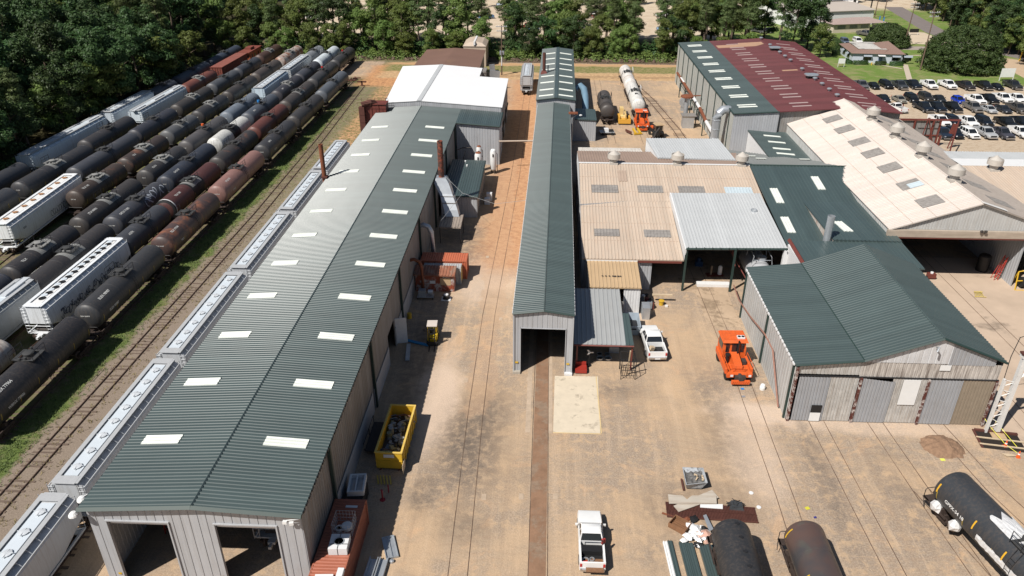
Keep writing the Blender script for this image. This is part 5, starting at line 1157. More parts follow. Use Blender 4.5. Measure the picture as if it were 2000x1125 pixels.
def hopper_car(x, y0, y1, col, label, name='covered_hopper_car', style='round', roofcol=None, rot=0, zr=.15, rust=0.0, graf=None, text=None, group='covered hopper cars', w_=1.58, openh=False, edge=None, hm=None):
    yc = (y0+y1)/2; h = (y1-y0)/2; root = empty(name, (x,yc,zr), rot, label, 'hopper car', group); root.color = (*col, rust)
    sec = [(1.25,1.05),(1.5,1.35),(w_,2.0),(w_+.02,3.0),(w_-.04,3.95),(w_-.14,4.12),(1.0,4.42),(.62,4.52)]
    def ringy(y, zlow, k=1.0):
        pts = [(a, max(z, zlow)) for a, z in sec]; return [(a,y,z) for a,z in pts]+[(-a,y,z) for a,z in reversed(pts)]
    mb = MB(); rings = []
    for i, (yy, zl_) in enumerate(((-h,2.35),(-h+1.5,1.75),(-h+2.9,1.05),(-h*.3,1.05),(h*.3,1.05),(h-2.9,1.05),(h-1.5,1.75),(h,2.35))): rings.append(ringy(yy, zl_))
    mb.loft(rings); mb.build('body', m_hopp, root, auto=24)
    mb = MB()
    for yy in (-h*.58,-h*.2,h*.2,h*.58): mb.loft([[(-1.2,yy-1.4,1.06),(1.2,yy-1.4,1.06),(1.2,yy+1.4,1.06),(-1.2,yy+1.4,1.06)],[(-.5,yy-.35,.45),(.5,yy-.35,.45),(.5,yy+.35,.45),(-.5,yy+.35,.45)]])
    for s_ in (-1,1):
        mb.box(-1.4,1.4,min(s_*h,s_*(h-.7)) if True else 0,max(s_*h,s_*(h-.7)),1.0,1.1); mb.box(-.3,.3,min(s_*(h+.45),s_*(h-2.8)),max(s_*(h+.45),s_*(h-2.8)),.8,1.05); mb.box(-.12,.12,min(s_*(h+.45),s_*(h+.9)),max(s_*(h+.45),s_*(h+.9)),.75,1.0)
        mb.box(s_*1.42-.08,s_*1.42+.08,-h,h,1.02,1.2)
    mb.build('chutes_and_sill', m_hopp, root)
    rm = roofcol or m_roofstrip; runm = m_hopp if roofcol else m_runb
    mb = MB(); mb.box(-.56,.56,-h+.9,h-.9,4.5,4.6); mb.build('roof_strip', rm, root)
    mb = MB()
    for s_ in (-1,1): mb.box(min(s_*.72,s_*1.12),max(s_*.72,s_*1.12),-h-.05,h+.05,4.62,4.67)
    mb.box(-.9,.9,-h-.15,-h+.75,4.63,4.68); mb.box(-.9,.9,h-.75,h+.15,4.63,4.68); mb.build('running_board', runm, root)
    mb = MB(); k = 9
    for i in range(15):
        yy = -h+.9+(2*h-1.8)*i/14
        for s_ in (-1,1): mb.add([(s_*1.05,yy-.03,4.62),(s_*1.5,yy-.03,4.2),(s_*1.5,yy+.03,4.2),(s_*1.05,yy+.03,4.62),(s_*1.05,yy,4.4),(s_*1.3,yy,4.28)], [(0,1,2,3),(0,4,5,1)])
    for s_ in (-1,1): mb.box(s_*1.5-.03,s_*1.5+.03,-h,h,4.13,4.22)
    mb.build('roof_bracket', m_hopp, root)
    nh = {'round':8,'open':12,'trough':3,'orange':8}[style]
    for i in range(nh):
        yy = -h+1.9+(2*h-3.8)*i/(nh-1); mb = MB()
        if style in ('round','orange'):
            mb.lathe([(.30,0),(.30,.07),(.37,.07),(.37,.11),(.16,.15),(0,.15)], 14, c=(0,yy,4.6)); mb.box(-.5,.5,yy-.03,yy+.03,4.73,4.77); mb.box(-.03,.03,yy-.5,yy+.3,4.73,4.76)
            o = mb.build('roof_hatch', hm or (m_rusthatch if style == 'orange' else m_hatch), root)
        elif style == 'open':
            mb.lathe([(.4,0),(.4,.06),(.32,.06),(.32,.02),(0,.02)], 14, c=(.05,yy,4.6)); mb.build('roof_hatch', m_black, root)
            mb = MB(); mb.lathe([(.36,0),(.36,.07),(0,.1)], 12, c=(-.15,yy+.75,4.61)); mb.build('hatch_lid', m_roofstrip, root)
        else:
            mb.box(-.42,.42,yy-2.4,yy+2.4,4.6,4.72); mb.tube([(-.42,yy-2.2,4.76),(-.42,yy+2.2,4.76)], .03, 4); mb.tube([(.42,yy-2.2,4.76),(.42,yy+2.2,4.76)], .03, 4)
            mb.build('trough_hatch', m_hatch, root)
    for s_ in (-1,1):
        mb = MB()
        for sx in (-1,1):
            for xo in (1.45,1.0): mb.tube([(sx*xo,s_*(h+.08),1.05),(sx*xo,s_*(h+.08),4.5)], .035, 4)
            for k in range(8): mb.tube([(sx*1.0,s_*(h+.08),1.3+k*.42),(sx*1.45,s_*(h+.08),1.3+k*.42)], .022, 4)
            mb.tube([(sx*1.4,s_*h,1.1),(sx*.6,s_*(h-1.6),2.2)], .06, 4)
        mb.tube([(-1.45,s_*(h+.08),2.1),(1.45,s_*(h+.08),2.1)], .035, 4)
        mb.build('end_ladder', m_hopp, root)
        mb = MB(); mb.poly([(-.75,s_*(h-.35),1.2),(.75,s_*(h-.35),1.2),(.75,s_*(h-1.3),2.3),(-.75,s_*(h-1.3),2.3)]); mb.build('slope_sheet', m_darkmetal, root)
    add_bogie(root, -h+1.2, 0); add_bogie(root, h-1.2, 0)
    if text:
        text_on(root, text, .38, lambda u, v: (w_+.045, -h*.72+u, 2.9+v), m_dktext)
    if graf: graf(root, h, w_)
    if edge is not None: MB().box(-.56,.56,-h+.3,h-.3,4.605,4.62).build('rusty_centre', edge, root)
    return root
m_roofstrip = mat('bright_roof_paint', (.66,.72,.77), .38, .1, .05, 1)
m_runb = mat('grey_running_board', (.47,.48,.49), .5, .1, .1, 3)
m_hatch = mat('grey_hatch', (.60,.63,.66), .5, .1, .15, 2)
m_rusthatch = mat('orange_rusted_hatch', (.38,.20,.10), .7, 0, .3, 3)
m_dktext = mat('dark_lettering', (.08,.09,.11), .6)
def graf_dark(root, h, w_):
    rnd = random.Random(4); mb = MB()
    for k in range(46):
        y = -h*.8+h*1.5*k/46; z = 1.75+.75*abs(math.sin(k*.55))+rnd.uniform(-.1,.3); r0 = .16+.12*rnd.random(); a0 = rnd.uniform(0,6)
        vs = []
        for i in range(9): a = a0+i/8*4.6; vs += [(w_+.05,y+r0*math.cos(a),z+r0*1.3*math.sin(a)),(w_+.05,y+(r0+.09)*math.cos(a),z+(r0*1.3+.09)*math.sin(a))]
        mb.add(vs, [(2*i,2*i+1,2*i+3,2*i+2) for i in range(8)])
    mb.build('graffiti', mat('dark_blue_spray', (.06,.08,.13), .6), root)
def graf_small(root, h, w_):
    mb = MB()
    for k in range(7):
        y = -h*.02+k*.62; vs = []
        for i in range(9): a = k+i/8*5.0; vs += [(w_+.05,y+.26*math.cos(a),2.1+.42*math.sin(a)),(w_+.05,y+.33*math.cos(a),2.1+.49*math.sin(a))]
        mb.add(vs, [(2*i,2*i+1,2*i+3,2*i+2) for i in range(8)])
    mb.build('graffiti', mat('black_spray', (.03,.03,.035), .6), root)
ORD = ['first','second','third','fourth','fifth','sixth','seventh','eighth','ninth','tenth']
ROWN = {'A':'line beside grass','B':'second line from grass','C':'third line from grass','D':'fourth line from grass','E':'fifth line from grass','F':'sixth line from grass','G':'boxcar line','H':'line under forest'}
def lab(look, row, i):
    s_ = '%s, %s from front, %s' % (look, ORD[i], ROWN[row])
    return s_ if len(s_.split()) <= 16 else s_.replace(' from front', '').replace(' from grass', '')
ROWS = {
'A':[(54.5,70.6,DK,'black tank car with white letters',dict(text='PROX 77964|WRNX 75906',plat='dark')),
     (73.0,89.3,(.04,.042,.046),'smooth black tank car',dict(text='ELEX 98987|ELEX 98987')),
     (91.8,108.4,(.075,.048,.045),'tank car with orange rust patches',dict(rust=.27,text='TILX 19104|TILX')),
     (111.2,129.2,(.27,.145,.125),'faded pink tank car',dict(rust=.2,text='UTLX 20|UTLX')),
     (132.3,148.9,DG,'dark grey tank car',dict(text='GATX|GATX')),
     (151.6,169.7,(.045,.044,.045),'dark tank car with open manway',dict()),
     (173.0,193.5,SL,'slate blue tank car',dict())],
'B':[(50.5,65.6,(.50,.46,.42),'dirty white tank car with rust stains',dict(rust=.26)),
     ('hop',71.5,90.0,(.80,.83,.86),'bright white hopper with open round hatches',dict(style='open',roofcol=m_white,graf=graf_dark,text='NASX')),
     (91.2,103.0,(.050,.055,.066),'dark slate tank car',dict(text='ACFX|')),
     (104.8,122.6,(.085,.030,.028),'maroon tank car with black middle and white end stripe',dict(bands=[(-2.2,2.2,bk_band),(-9.1,-8.75,bk_band),(-8.72,-8.45,wh_band)],text='TILX 260|',grey_patch=True)),
     (125.0,141.6,(.045,.042,.042),'near black tank car with dull rust spots',dict(rust=.19)),
     (143.6,161.0,(.13,.042,.032),'maroon red tank car',dict(rust=.1)),
     (163.5,182.2,(.06,.052,.048),'brownish black tank car',dict(rust=.16,grey_patch=True)),
     (185.0,204.6,(.055,.056,.06),'charcoal tank car with red valve',dict(extra=valvecap(m_red))),
     (206.8,224.8,(.047,.048,.052),'charcoal tank car with two red valves',dict(extra=valvecap(m_red,.5)))],
'C':[('hop',60.5,77.8,(.40,.42,.43),'plain grey hopper',dict(style='trough')),
     (78.6,95.9,(.045,.043,.045),'black tank car with bold white number',dict(text='JCN 70857|',tside=-1,grey_patch=True)),
     (98.3,112.6,(.052,.056,.068),'dark tank car with pale sprayed swirls',dict(text='ORCX 71083|',extra=graffiti)),
     (115.2,133.0,BL,'blue-black tank car',dict(text='GATX 07|')),
     (136.0,151.0,(.62,.62,.59),'white tank car with black middle band',dict(bands=[(-1.9,1.9,bk_band)],hand=True)),
     (153.3,169.6,(.075,.088,.11),'slate tank car with bright blue cap',dict(extra=valvecap(m_blue,-.6),text='PROX|')),
     (172.4,188.4,(.045,.045,.055),'near black tank car',dict(text='NATX|',plat='grey')),
     (189.8,205.0,(.06,.065,.08),'dark blue-grey tank car',dict()),
     (207.0,226.0,(.60,.66,.70),'white tank car with tall white railing',dict(plat='white'))],
'D':[(64.0,80.4,(.05,.055,.07),'slate black tank car',dict()),
     (82.0,95.2,(.038,.037,.04),'black tank car with grey platform plate and white placard',dict(plat='grey',rust=.05,text='TILX|')),
     (97.8,114.0,(.045,.042,.042),'black tank car with pale saddle',dict(grey_patch=True,text='JTLX 00983|')),
     (118.0,131.2,(.045,.044,.046),'black tank car with wide grey platform',dict(plat='grey',text='TILX 0|')),
     (134.0,151.0,(.085,.082,.085),'dusty grey tank car with orange valve',dict(extra=valvecap(m_orange))),
     (154.0,170.5,(.16,.19,.23),'light slate blue tank car',dict()),
     ('hop',173.5,191.5,(.58,.70,.80),'pale blue hopper with dark hatches',dict(style='round')),
     ('hop',193.5,211.5,(.50,.53,.55),'grey hopper with rusty roof edge',dict(style='round',rust=.10)),
     (213.5,226.5,(.22,.24,.26),'silver grey tank car',dict())],
'E':[(108.0,121.4,(.06,.045,.038),'brown-black tank car with grey platform plate',dict(plat='grey',rust=.21,text='TILX 190|')),
     (123.8,137.6,(.055,.042,.038),'tank car with brown rusty shoulders and grey platform',dict(plat='grey',rust=.24,text='TILX|')),
     (140.2,151.8,(.10,.105,.112),'mid grey tank car',dict(grey_patch=True)),
     (154.6,168.4,(.04,.04,.043),'black tank car with grey deck and small placards',dict(plat='grey')),
     (171.2,187.4,(.045,.04,.038),'soot black tank car',dict()),
     (190.0,206.6,(.075,.062,.056),'brown-grey tank car',dict(rust=.15)),
     (209.6,226.5,(.50,.46,.42),'white tank car streaked with orange rust',dict(rust=.32,plat='grey'))],
'F':[('hop',93.8,114.4,(.82,.84,.86),'huge white hopper with orange rimmed hatches',dict(style='orange',roofcol=m_white,graf=graf_small,text='SDIX')),
     (118.6,138.6,(.06,.066,.08),'long slate black tank car',dict()),
     (140.6,156.6,(.04,.045,.06),'navy black tank car',dict()),
     (159.2,175.8,(.05,.046,.044),'sooty tank car',dict(plat='grey')),
     (178.6,193.4,(.08,.088,.10),'grey-blue tank car',dict()),
     (195.6,209.6,(.05,.056,.07),'dark blue tank car',dict()),
     (212.0,228.0,(.075,.04,.032),'dark brown tank car',dict(rust=.08,plat='grey'))],
'G':[(94.5,109.0,(.05,.055,.065),'black tank car in shade',dict()),
     (111.5,131.0,(.04,.042,.048),'black tank car with grey manway box in shade',dict(plat='grey')),
     (133.6,150.2,(.045,.045,.05),'black tank car with pale paint spots',dict()),
     ('hop',152.8,174.6,(.70,.78,.84),'pale blue-white hopper with peeling roof',dict(style='trough')),
     (177.0,193.5,(.18,.06,.045),'rusty red tank car with ribbed shell',dict(rust=.16,plat='grey'))],
'H':[(97.0,121.0,(.04,.045,.055),'navy black tank car in deep shade',dict()),
     ('hop',123.6,148.6,(.66,.76,.84),'long pale blue hopper with stained roof',dict(style='trough')),  # this and next: white bodies, blue tint of tree shade put into the colour
     ('hop',151.5,169.5,(.62,.70,.78),'pale hopper half hidden by branches',dict(style='round')),
     (172.0,182.5,(.05,.06,.08),'short dark tank car',dict()),
     (185.0,203.0,(.05,.065,.09),'dark blue tank car',dict()),
     (206.0,226.0,(.04,.055,.085),'midnight blue tank car',dict())],
}
def rowx(row, y):
    if row == 'F' and y < 118: return -76.4 - (y-100)*.09
    if row == 'F': return -79.4 if y < 140 else TX['F']
    if row == 'G' and y < 132: return -84.4
    if row == 'H' and y < 122: return -90.0
    return TX[row]
for row, cars in ROWS.items():
    for i, c in enumerate(cars):
        if c[0] != 'hop': c = (c[0]-.9,)+c[1:]
        if c[0] == 'hop':
            _, y0, y1, col, look, kw = c; x = rowx(row, (y0+y1)/2)
            hopper_car(x, y0, y1, col, lab(look, row, i), rot=(.07 if row == 'F' and i == 0 else 0), **kw)
        else:
            y0, y1, col, look, kw = c; x = rowx(row, (y0+y1)/2)
            tank_car(x, y0, y1, col, lab(look, row, i), **kw)
# boxcar and caboose-like car
bc = empty('boxcar', (TX['G'],205.5,.15), 0, 'red brown ribbed boxcar standing beyond the ribbed rusty tank car', 'boxcar')
mb = MB(); mb.box(-1.5,1.5,-9.2,9.2,1.05,4.2)
for k in range(20): y = -9+k*.95; mb.box(1.5,1.6,y-.08,y+.08,1.1,4.15); mb.box(-1.6,-1.5,y-.08,y+.08,1.1,4.15)
for x in (-1,-.3,.3,1): mb.box(x-.05,x+.05,-9.28,-9.2,1.1,4.1)
m_boxc = mat('oxide_red_boxcar_paint', (.22,.06,.042), .65, 0, .2, .8, streak=.3, streakcol=(.1,.05,.04))
mb.build('body', m_boxc, bc)
mb = MB(); ribs(mb, (-1.55,-9.25,4.22), (-1.55,9.25,4.22), (1.55,9.25,4.22), (1.55,-9.25,4.22), 1.1, .1, .06, side=-1); mb.slab([(-1.6,-9.3,4.215),(1.6,-9.3,4.215),(1.6,9.3,4.215),(-1.6,9.3,4.215)], .08); mb.build('roof', m_boxc, bc)
MB().box(-1.3,1.3,-9.6,9.6,.8,1.04).build('underframe', m_truck, bc); add_bogie(bc,-7,0); add_bogie(bc,7,0)
ob = empty('caboose', (TX['G'],221.5,.15), 0, 'small orange-red caboose with windows at the far end of its line', 'caboose')
mb = MB(); mb.box(-1.5,1.5,-4.6,4.6,1.05,3.9); mb.build('body', mat('orange_red_caboose_paint', (.42,.12,.05), .6, 0, .15, 1), ob)
mb = MB(); mb.box(-1.65,1.65,-5.4,5.4,3.92,4.08); mb.box(-.8,.8,-1.5,1.5,4.08,4.7); mb.build('roof', m_boxc, ob)
for (x, y) in ((-.8,-4.63),(.8,-4.63)): MB().box(x-.3,x+.3,-4.66,-4.61,2.4,3.2).build('window', m_glass, ob)
for y in (-2.8,-.6,2.2): MB().box(1.49,1.54,y-.35,y+.35,2.3,3.2).build('window', m_glass, ob)
MB().box(-1.3,1.3,-5.5,5.5,.8,1.04).build('underframe', m_truck, ob); add_bogie(ob,-3.2,0); add_bogie(ob,3.2,0)
# line of grey hoppers beside the workshop
ys_ = [at(px,py,4.8).y for (px,py) in ((155,955),(338,695),(466,527),(558,411),(628,331),(682,272))]
names_ = ['cut off at left','second nearest','third from front','fourth from front','fifth from front','farthest one']
yb = ys_[0]-19.2; allb = [yb]+ys_
for i in range(len(allb)-1):
    hopper_car(-37.7, allb[i]+.65, allb[i+1]-.65, (.53,.555,.585), 'long grey hopper car beside the workshop, bright roof strip, '+names_[i], style='round', group='grey hopper cars beside the long workshop', text='ACFX')
hopper_car(-5.0, 188.5, 203, (.45,.46,.47), 'grey and white hopper car standing alone on the red dirt lane', style='round')
hopper_car(-20.9, 42.5, 60, (.50,.52,.54), 'hopper car standing inside the right bay of the long workshop', style='round', zr=.05)
hopper_car(.9, 76.5, 94, (.10,.11,.12), 'dark hopper car inside the narrow shed', style='round', zr=.05)
# upper yard cars
tank_car(13.35, 163.4, 177.6, (.075,.066,.062), 'grimy brown-grey tank car with black end in the upper yard', r_=1.5, bands=[(-6.4,-3.9,m_darkmetal)], rust=.02, text='|')
xw = at(1240,215,2).x
tank_car(20.6, 168.6, 186.0, (.74,.72,.68), 'white tank car with black crest, touching the orange machine in the upper yard', rust=.08, r_=1.5, plat='white', extra=lambda root, zc_, zt, h, r_: (MB().box(-.5,.5,-h*.45,-h*.45+.25,zt-.02,zt+.03).build('black_mark', m_dark, root), MB().lathe([(.35,0),(.35,.04),(.22,.04),(.22,0)], 12, c=(-.1,-h*.36,zt)).build('black_mark', m_dark, root)))
tank_car(20.6, 188.2, 205.2, (.74,.70,.66), 'white tank car with rust stains, farthest in the upper yard', rust=.16, r_=1.5, plat='white', bands=[(-4.6,-4.2,m_tan)])
# foreground right
tA = tank_car(14.9, 34.5, 43.6, (.030,.031,.034), 'plain black tank without fittings lying at the bottom edge by the scrap', r_=1.46, hand=False, plat='none', text='|', group='tank cars in the front yard')
# replace fittings of the stripped foreground tank by small nozzles
def strip_fittings(root):
    for ch in list(KIDS[root.session_uid]):
        if ch.name.split('.')[0] in ('platform','manway','valve','railing','side_ladder','lettering','grey_saddle_plate','reflector_strips'):
            KIDS[root.session_uid].remove(ch); bpy.data.objects.remove(ch)
strip_fittings(tA)
mb = MB()
for k in range(6): mb.lathe([(.14,-.03),(.14,.05),(0,.05)], 8, c=(.25,3.6-k*1.35,1.15+2.92-.02)); mb.box(.05,.2,3.55-k*1.35,3.7-k*1.35,4.05,4.09)
mb.build('nozzle', m_dark, tA)
def heatstain():
    t = NT('heat_stained_tank_paint'); co = t.coord('Object'); n = t.noise(co, .22, 3, .5, .5)
    c = t.mix(t.ramp(n, .40, .60), (.062,.058,.060), (.105,.066,.056)); c = t.mix(t.math('MULTIPLY', t.ramp(t.noise(co, .5, 3), .54, .64), .5), c, (.085,.088,.075))
    t.l.new(c, t.b.inputs['Base Color']); t.b.inputs['Roughness'].default_value = .38; return t.m
tB = tank_car(20.45, 33.5, 43.6, (.06,.05,.05), 'heat stained brown-grey tank on rails at the bottom edge', r_=1.5, plat='none', text='|', group='tank cars in the front yard')
strip_fittings(tB)
for ch in KIDS[tB.session_uid]:
    if ch.name.startswith('tank'): ch.data.materials[0] = heatstain()
mb = MB()
for yy in (4.1,-.2): mb.tube([(-1.52*math.cos(R(a)), yy, 2.65+1.52*math.sin(R(a))) for a in (5,15,25,35,42)], .05, 5)
mb.build('reflector_strips', m_yellow, tB)
MB().lathe([(1.5,0),(1.515,.01),(1.515,2.2),(1.5,2.21)], 10, 'Y', (.0,1.2,2.66)) 
# big black tank car at the right edge
pa = at(1850,940,4.35); pb = at(1985,1085,4.35)
tdir = Vector((pb.x-pa.x, pb.y-pa.y)).normalized()
TL = 17.5; rot = math.atan2(-tdir.x, tdir.y)+math.pi     # car axis points away (+Y local) toward the far end
fa = Vector((34.05, 49.3)); ax = Vector((.215,-.977)).normalized(); cc = fa + ax*TL/2
def wrap(root, zc_, zt, h, r_):
    m_wr = mat('torn_white_wrap', (.72,.72,.72), .4, .2, .2, 4, rust=(.35,.22,.15), rustamt=.12, rustscale=2)
    rr = r_+.05; rnd = random.Random(3); vs = []; fs = []; nu, nv = 14, 12
    for i in range(nu):
        for j in range(nv):
            a = -32+62*j/(nv-1); yy = 3.2-2.7*i/(nu-1)+.45*math.sin(a*.2+i); k = rr+rnd.uniform(-.01,.06)
            vs.append((k*math.sin(R(a)), yy, zc_+k*math.cos(R(a))))
    for i in range(nu-1):
        for j in range(nv-1): fs.append((i*nv+j, i*nv+j+1, (i+1)*nv+j+1, (i+1)*nv+j))
    mb = MB(); mb.add(vs, fs); mb.build('torn_wrapping', m_wr, root)
    mb = MB(); vs = []; fs = []
    for i in range(40):
        yy = h-5.5-i*.2
        for j, a in enumerate((-2,8,15)): k = r_+.05+rnd.uniform(0,.07); vs.append((-k*math.cos(R(a+rnd.uniform(-3,3))), yy, zc_-.35+k*math.sin(R(a))))
    for i in range(39):
        for j in range(2): fs.append((i*3+j, i*3+j+1, (i+1)*3+j+1, (i+1)*3+j))
    mb.add(vs, fs); mb.build('torn_wrapping', m_wr, root)
    for yy in (h-1.0,h-3.2):
        mb = MB(); mb.lathe([(.05,-.5),(.42,-.3),(.5,.1),(.3,.4),(.05,.5)], 8, c=(-1.35,yy,1.35)); o = mb.build('wrapped_bundle', m_wr, root)
        for v in o.data.vertices: v.co += Vector((rnd.uniform(-.08,.08),)*3)
    text_on(root, 'GPPX-34 18', .42, lambda u, v: (-(r_+.02)*math.cos(R(0)+v/r_), h-2.9-u, zc_+(r_+.02)*math.sin(R(0)+v/r_)), m_white)
    mb = MB()
    for yy in (h-.8,h-4.9,h-8.0): mb.tube([(-(r_+.03)*math.cos(R(a)), yy, zc_+(r_+.03)*math.sin(R(a))) for a in (2,12,22,30)], .06, 5)
    mb.build('yellow_reflector', mat('orange_yellow_reflector', (.75,.42,.03), .4), root)
tC = tank_car(cc.x, cc.y-TL/2, cc.y+TL/2, (.036,.040,.046), 'large black tank car with torn white wrapping and GPPX lettering at right', r_=1.62, rot=math.atan2(ax.x, -ax.y), text='|', group='tank cars in the front yard', extra=wrap, plat='dark')
track('railway_track', [(fa.x+2.2*ax.x*-1, fa.y+2.2), (fa.x+ax.x*24, fa.y+ax.y*24)], 0, 'sunken rails under the large wrapped tank car', rh=.03)
for b_ in list(BPARTS): bpy.data.objects.remove(b_)
bpy.data.objects.remove(BOG)
# ============================================================ VEHICLES   (front towards +Y)
def vehicle_master(kind):
    L, W, H_, zb, belt, hood = {'pickup':(5.9,2.0,1.88,.42,1.12,1.12),'suv':(5.0,1.98,1.80,.38,1.08,1.05),'sedan':(4.8,1.82,1.45,.28,.92,.86),'hatch':(4.0,1.74,1.55,.28,.95,.92),'oldpickup':(5.9,2.0,1.82,.42,1.10,1.08)}[kind]
    root = empty('parked_car'); h = L/2; w_ = W/2
    def ring(y, wa, z0, z1, t=.9): return [(-wa*.94,y,z0),(-wa,y,z0+(z1-z0)*.35),(-wa,y,z0+(z1-z0)*.75),(-wa*t,y,z1),(wa*t,y,z1),(wa,y,z0+(z1-z0)*.75),(wa,y,z0+(z1-z0)*.35),(wa*.94,y,z0)]
    mb = MB()
    if kind in ('pickup','oldpickup'):
        bed0, bed1 = -h+.12, -h+(1.95 if kind == 'pickup' else 2.3)
        mb.loft([ring(bed1-.02,w_,zb,belt+.12,.95), ring(bed1+.4,w_,zb,belt+.05,.95), ring(h-1.6,w_,zb,belt+.03,.93), ring(h-1.2,w_,zb,hood+.02,.92), ring(h-.35,w_*.985,zb,hood-.03,.88), ring(h-.06,w_*.93,zb+.05,hood-.14,.84), ring(h,w_*.88,zb+.12,hood-.28,.84)])
        for s_ in (-1,1): mb.loft([[(s_*w_,bed0,zb),(s_*w_,bed0,belt+.13),(s_*(w_-.16),bed0,belt+.13),(s_*(w_-.16),bed0,zb)],[(s_*w_,bed1,zb),(s_*w_,bed1,belt+.13),(s_*(w_-.16),bed1,belt+.13),(s_*(w_-.16),bed1,zb)]])
        mb.box(-w_+.16,w_-.16,bed0-.02,bed0+.1,zb+.1,belt+.12); mb.box(-w_+.16,w_-.16,bed0+.1,bed1,zb+.1,.68)
        cab0, cab1 = bed1+.05, h-1.55; tl = .30
    else:
        r0 = -h
        tail = belt if kind != 'sedan' else belt-.02
        mb.loft([ring(r0,w_*.88,zb+.12,tail-.15,.85), ring(r0+.1,w_*.95,zb+.04,tail,.88), ring(r0+.6,w_,zb,belt,.92), ring(0,w_,zb,belt,.94), ring(h-1.35,w_,zb,belt-.02,.92), ring(h-1.0,w_,zb,hood,.9), ring(h-.35,w_*.97,zb,hood-.1,.86), ring(h-.05,w_*.9,zb+.06,hood-.24,.84), ring(h,w_*.82,zb+.12,hood-.34,.84)])
        cab0 = {'suv':-h+.12,'sedan':-h+.95,'hatch':-h+.15}[kind]; cab1 = h-(1.25 if kind != 'hatch' else .95); tl = {'suv':.25,'sedan':.75,'hatch':.4}[kind]
    mb.build('body', m_paint, root, auto=35)
    if kind in ('pickup','oldpickup'): MB().box(-w_+.165,w_-.165,bed0+.105,bed1-.02,.685,.70).build('bed_liner', m_black, root)
    zt = H_; wr_ = w_*.74; wsx = w_*.91; f1 = cab1-.82 if kind != 'sedan' else cab1-.9
    zb2 = belt+.005
    # glasshouse (dark) then painted roof and pillars
    mb = MB(); mb.loft([[(-wsx,cab0,zb2),(wsx,cab0,zb2),(wsx,cab1,zb2),(-wsx,cab1,zb2)],[(-wr_,cab0+tl,zt-.06),(wr_,cab0+tl,zt-.06),(wr_,f1,zt-.06),(-wr_,f1,zt-.06)]]); mb.build('window_glass', m_glass, root)
    mb = MB(); mb.loft([[(-wr_-.05,cab0+tl-.08,zt-.08),(wr_+.05,cab0+tl-.08,zt-.08),(wr_+.05,f1+.06,zt-.08),(-wr_-.05,f1+.06,zt-.08)],[(-wr_,cab0+tl,zt-.01),(wr_,cab0+tl,zt-.01),(wr_,f1-.06,zt-.01),(-wr_,f1-.06,zt-.01)],[(-wr_*.8,cab0+tl+.25,zt+.02),(wr_*.8,cab0+tl+.25,zt+.02),(wr_*.8,f1-.4,zt+.02),(-wr_*.8,f1-.4,zt+.02)]])
    mb.build('cab_roof', m_paint, root, auto=50)
    mb = MB(); npil = {'pickup':(0,.52,1),'oldpickup':(0,.55,1),'suv':(0,.3,.62,1),'sedan':(0,.5,1),'hatch':(0,.5,1)}[kind]
    for s_ in (-1,1):
        for f_ in npil:
            yb_ = cab0+(cab1-cab0)*f_; yt = cab0+tl+(f1-cab0-tl)*f_
            mb.tube([(s_*(wsx+.005),yb_,zb2-.02),(s_*(wr_+.01),yt,zt-.06)], .055 if f_ in (0,1) else .045, 4)
    mb.build('pillar', m_paint, root)
    for s_ in (-1,1):
        for yy in (-h+1.12 if kind != 'sedan' else -h+1.0, h-.98):
            rw = .40 if kind in ('pickup','suv','oldpickup') else .33
            wb_ = MB(); wb_.lathe([(.0,-.12),(rw*.62,-.12),(rw*.95,-.12),(rw,-.08),(rw,.08),(rw*.95,.12),(0,.12)], 18, 'X', (s_*(w_-.10),yy,rw)); wo = wb_.build('wheel', m_tyre, root, auto=50)
            rb = MB(); rb.lathe([(0,-.02),(rw*.6,-.02),(rw*.6,.02),(0,.03)], 12, 'X', (s_*(w_+.02),yy,rw)); rb.build('rim', m_rim, wo)
    for s_ in (-1,1):
        MB().box(min(s_*w_*.62,s_*w_*.90),max(s_*w_*.62,s_*w_*.90),h-.16,h-.015,hood-.36,hood-.19).build('headlight', m_lamp, root)
        MB().box(min(s_*w_*.80,s_*(w_*.965)),max(s_*w_*.80,s_*(w_*.965)),-h+(-.0 if kind not in ('pickup','oldpickup') else .07),-h+.16,belt-.32,belt-.02).build('taillight', m_red, root)
        MB().obox((s_*(w_+.13),cab1-.35,belt+.13),(.2,.1,.18)).build('wing_mirror', m_paint, root)
    MB().box(-w_*.58,w_*.58,h-.1,h+.012,zb+.2,hood-.2).build('grille', m_black, root)
    mb = MB(); mb.box(-w_*.92,w_*.92,-h-.06,-h+.12,.42,.62); mb.build('rear_bumper', m_chrome, root)
    MB().box(-w_*.9,w_*.9,h-.12,h+.05,.36,.54).build('front_bumper', m_chrome if 'pickup' in kind else m_paint, root)
    return root
VM = {k: vehicle_master(k) for k in ('pickup','suv','sedan','hatch','oldpickup')}
USED = set()
def vehicle(kind, x, y, head, col, label, cat, name=None, group=None):
    k = {'pickup':'pickup_truck','suv':'parked_suv','sedan':'parked_car','hatch':'parked_car','oldpickup':'pickup_truck'}[kind]
    if kind in USED: r_ = copy_tree(VM[kind])
    else: r_ = VM[kind]; USED.add(kind)
    r_.name = name or k; r_.location = (x, y, 0.005); r_.rotation_euler = (0, 0, R(head)); r_['label'] = label; r_['category'] = cat
    if group: r_['group'] = group
    set_color(r_, (*col, 1)); return r_
WH = (.80,.80,.79); BK = (.008,.009,.011); BKB = (.010,.014,.022); GY = (.10,.10,.10); SV = (.40,.41,.42); BG = (.24,.225,.19)
pl_g = 'vehicles in the parking lot'
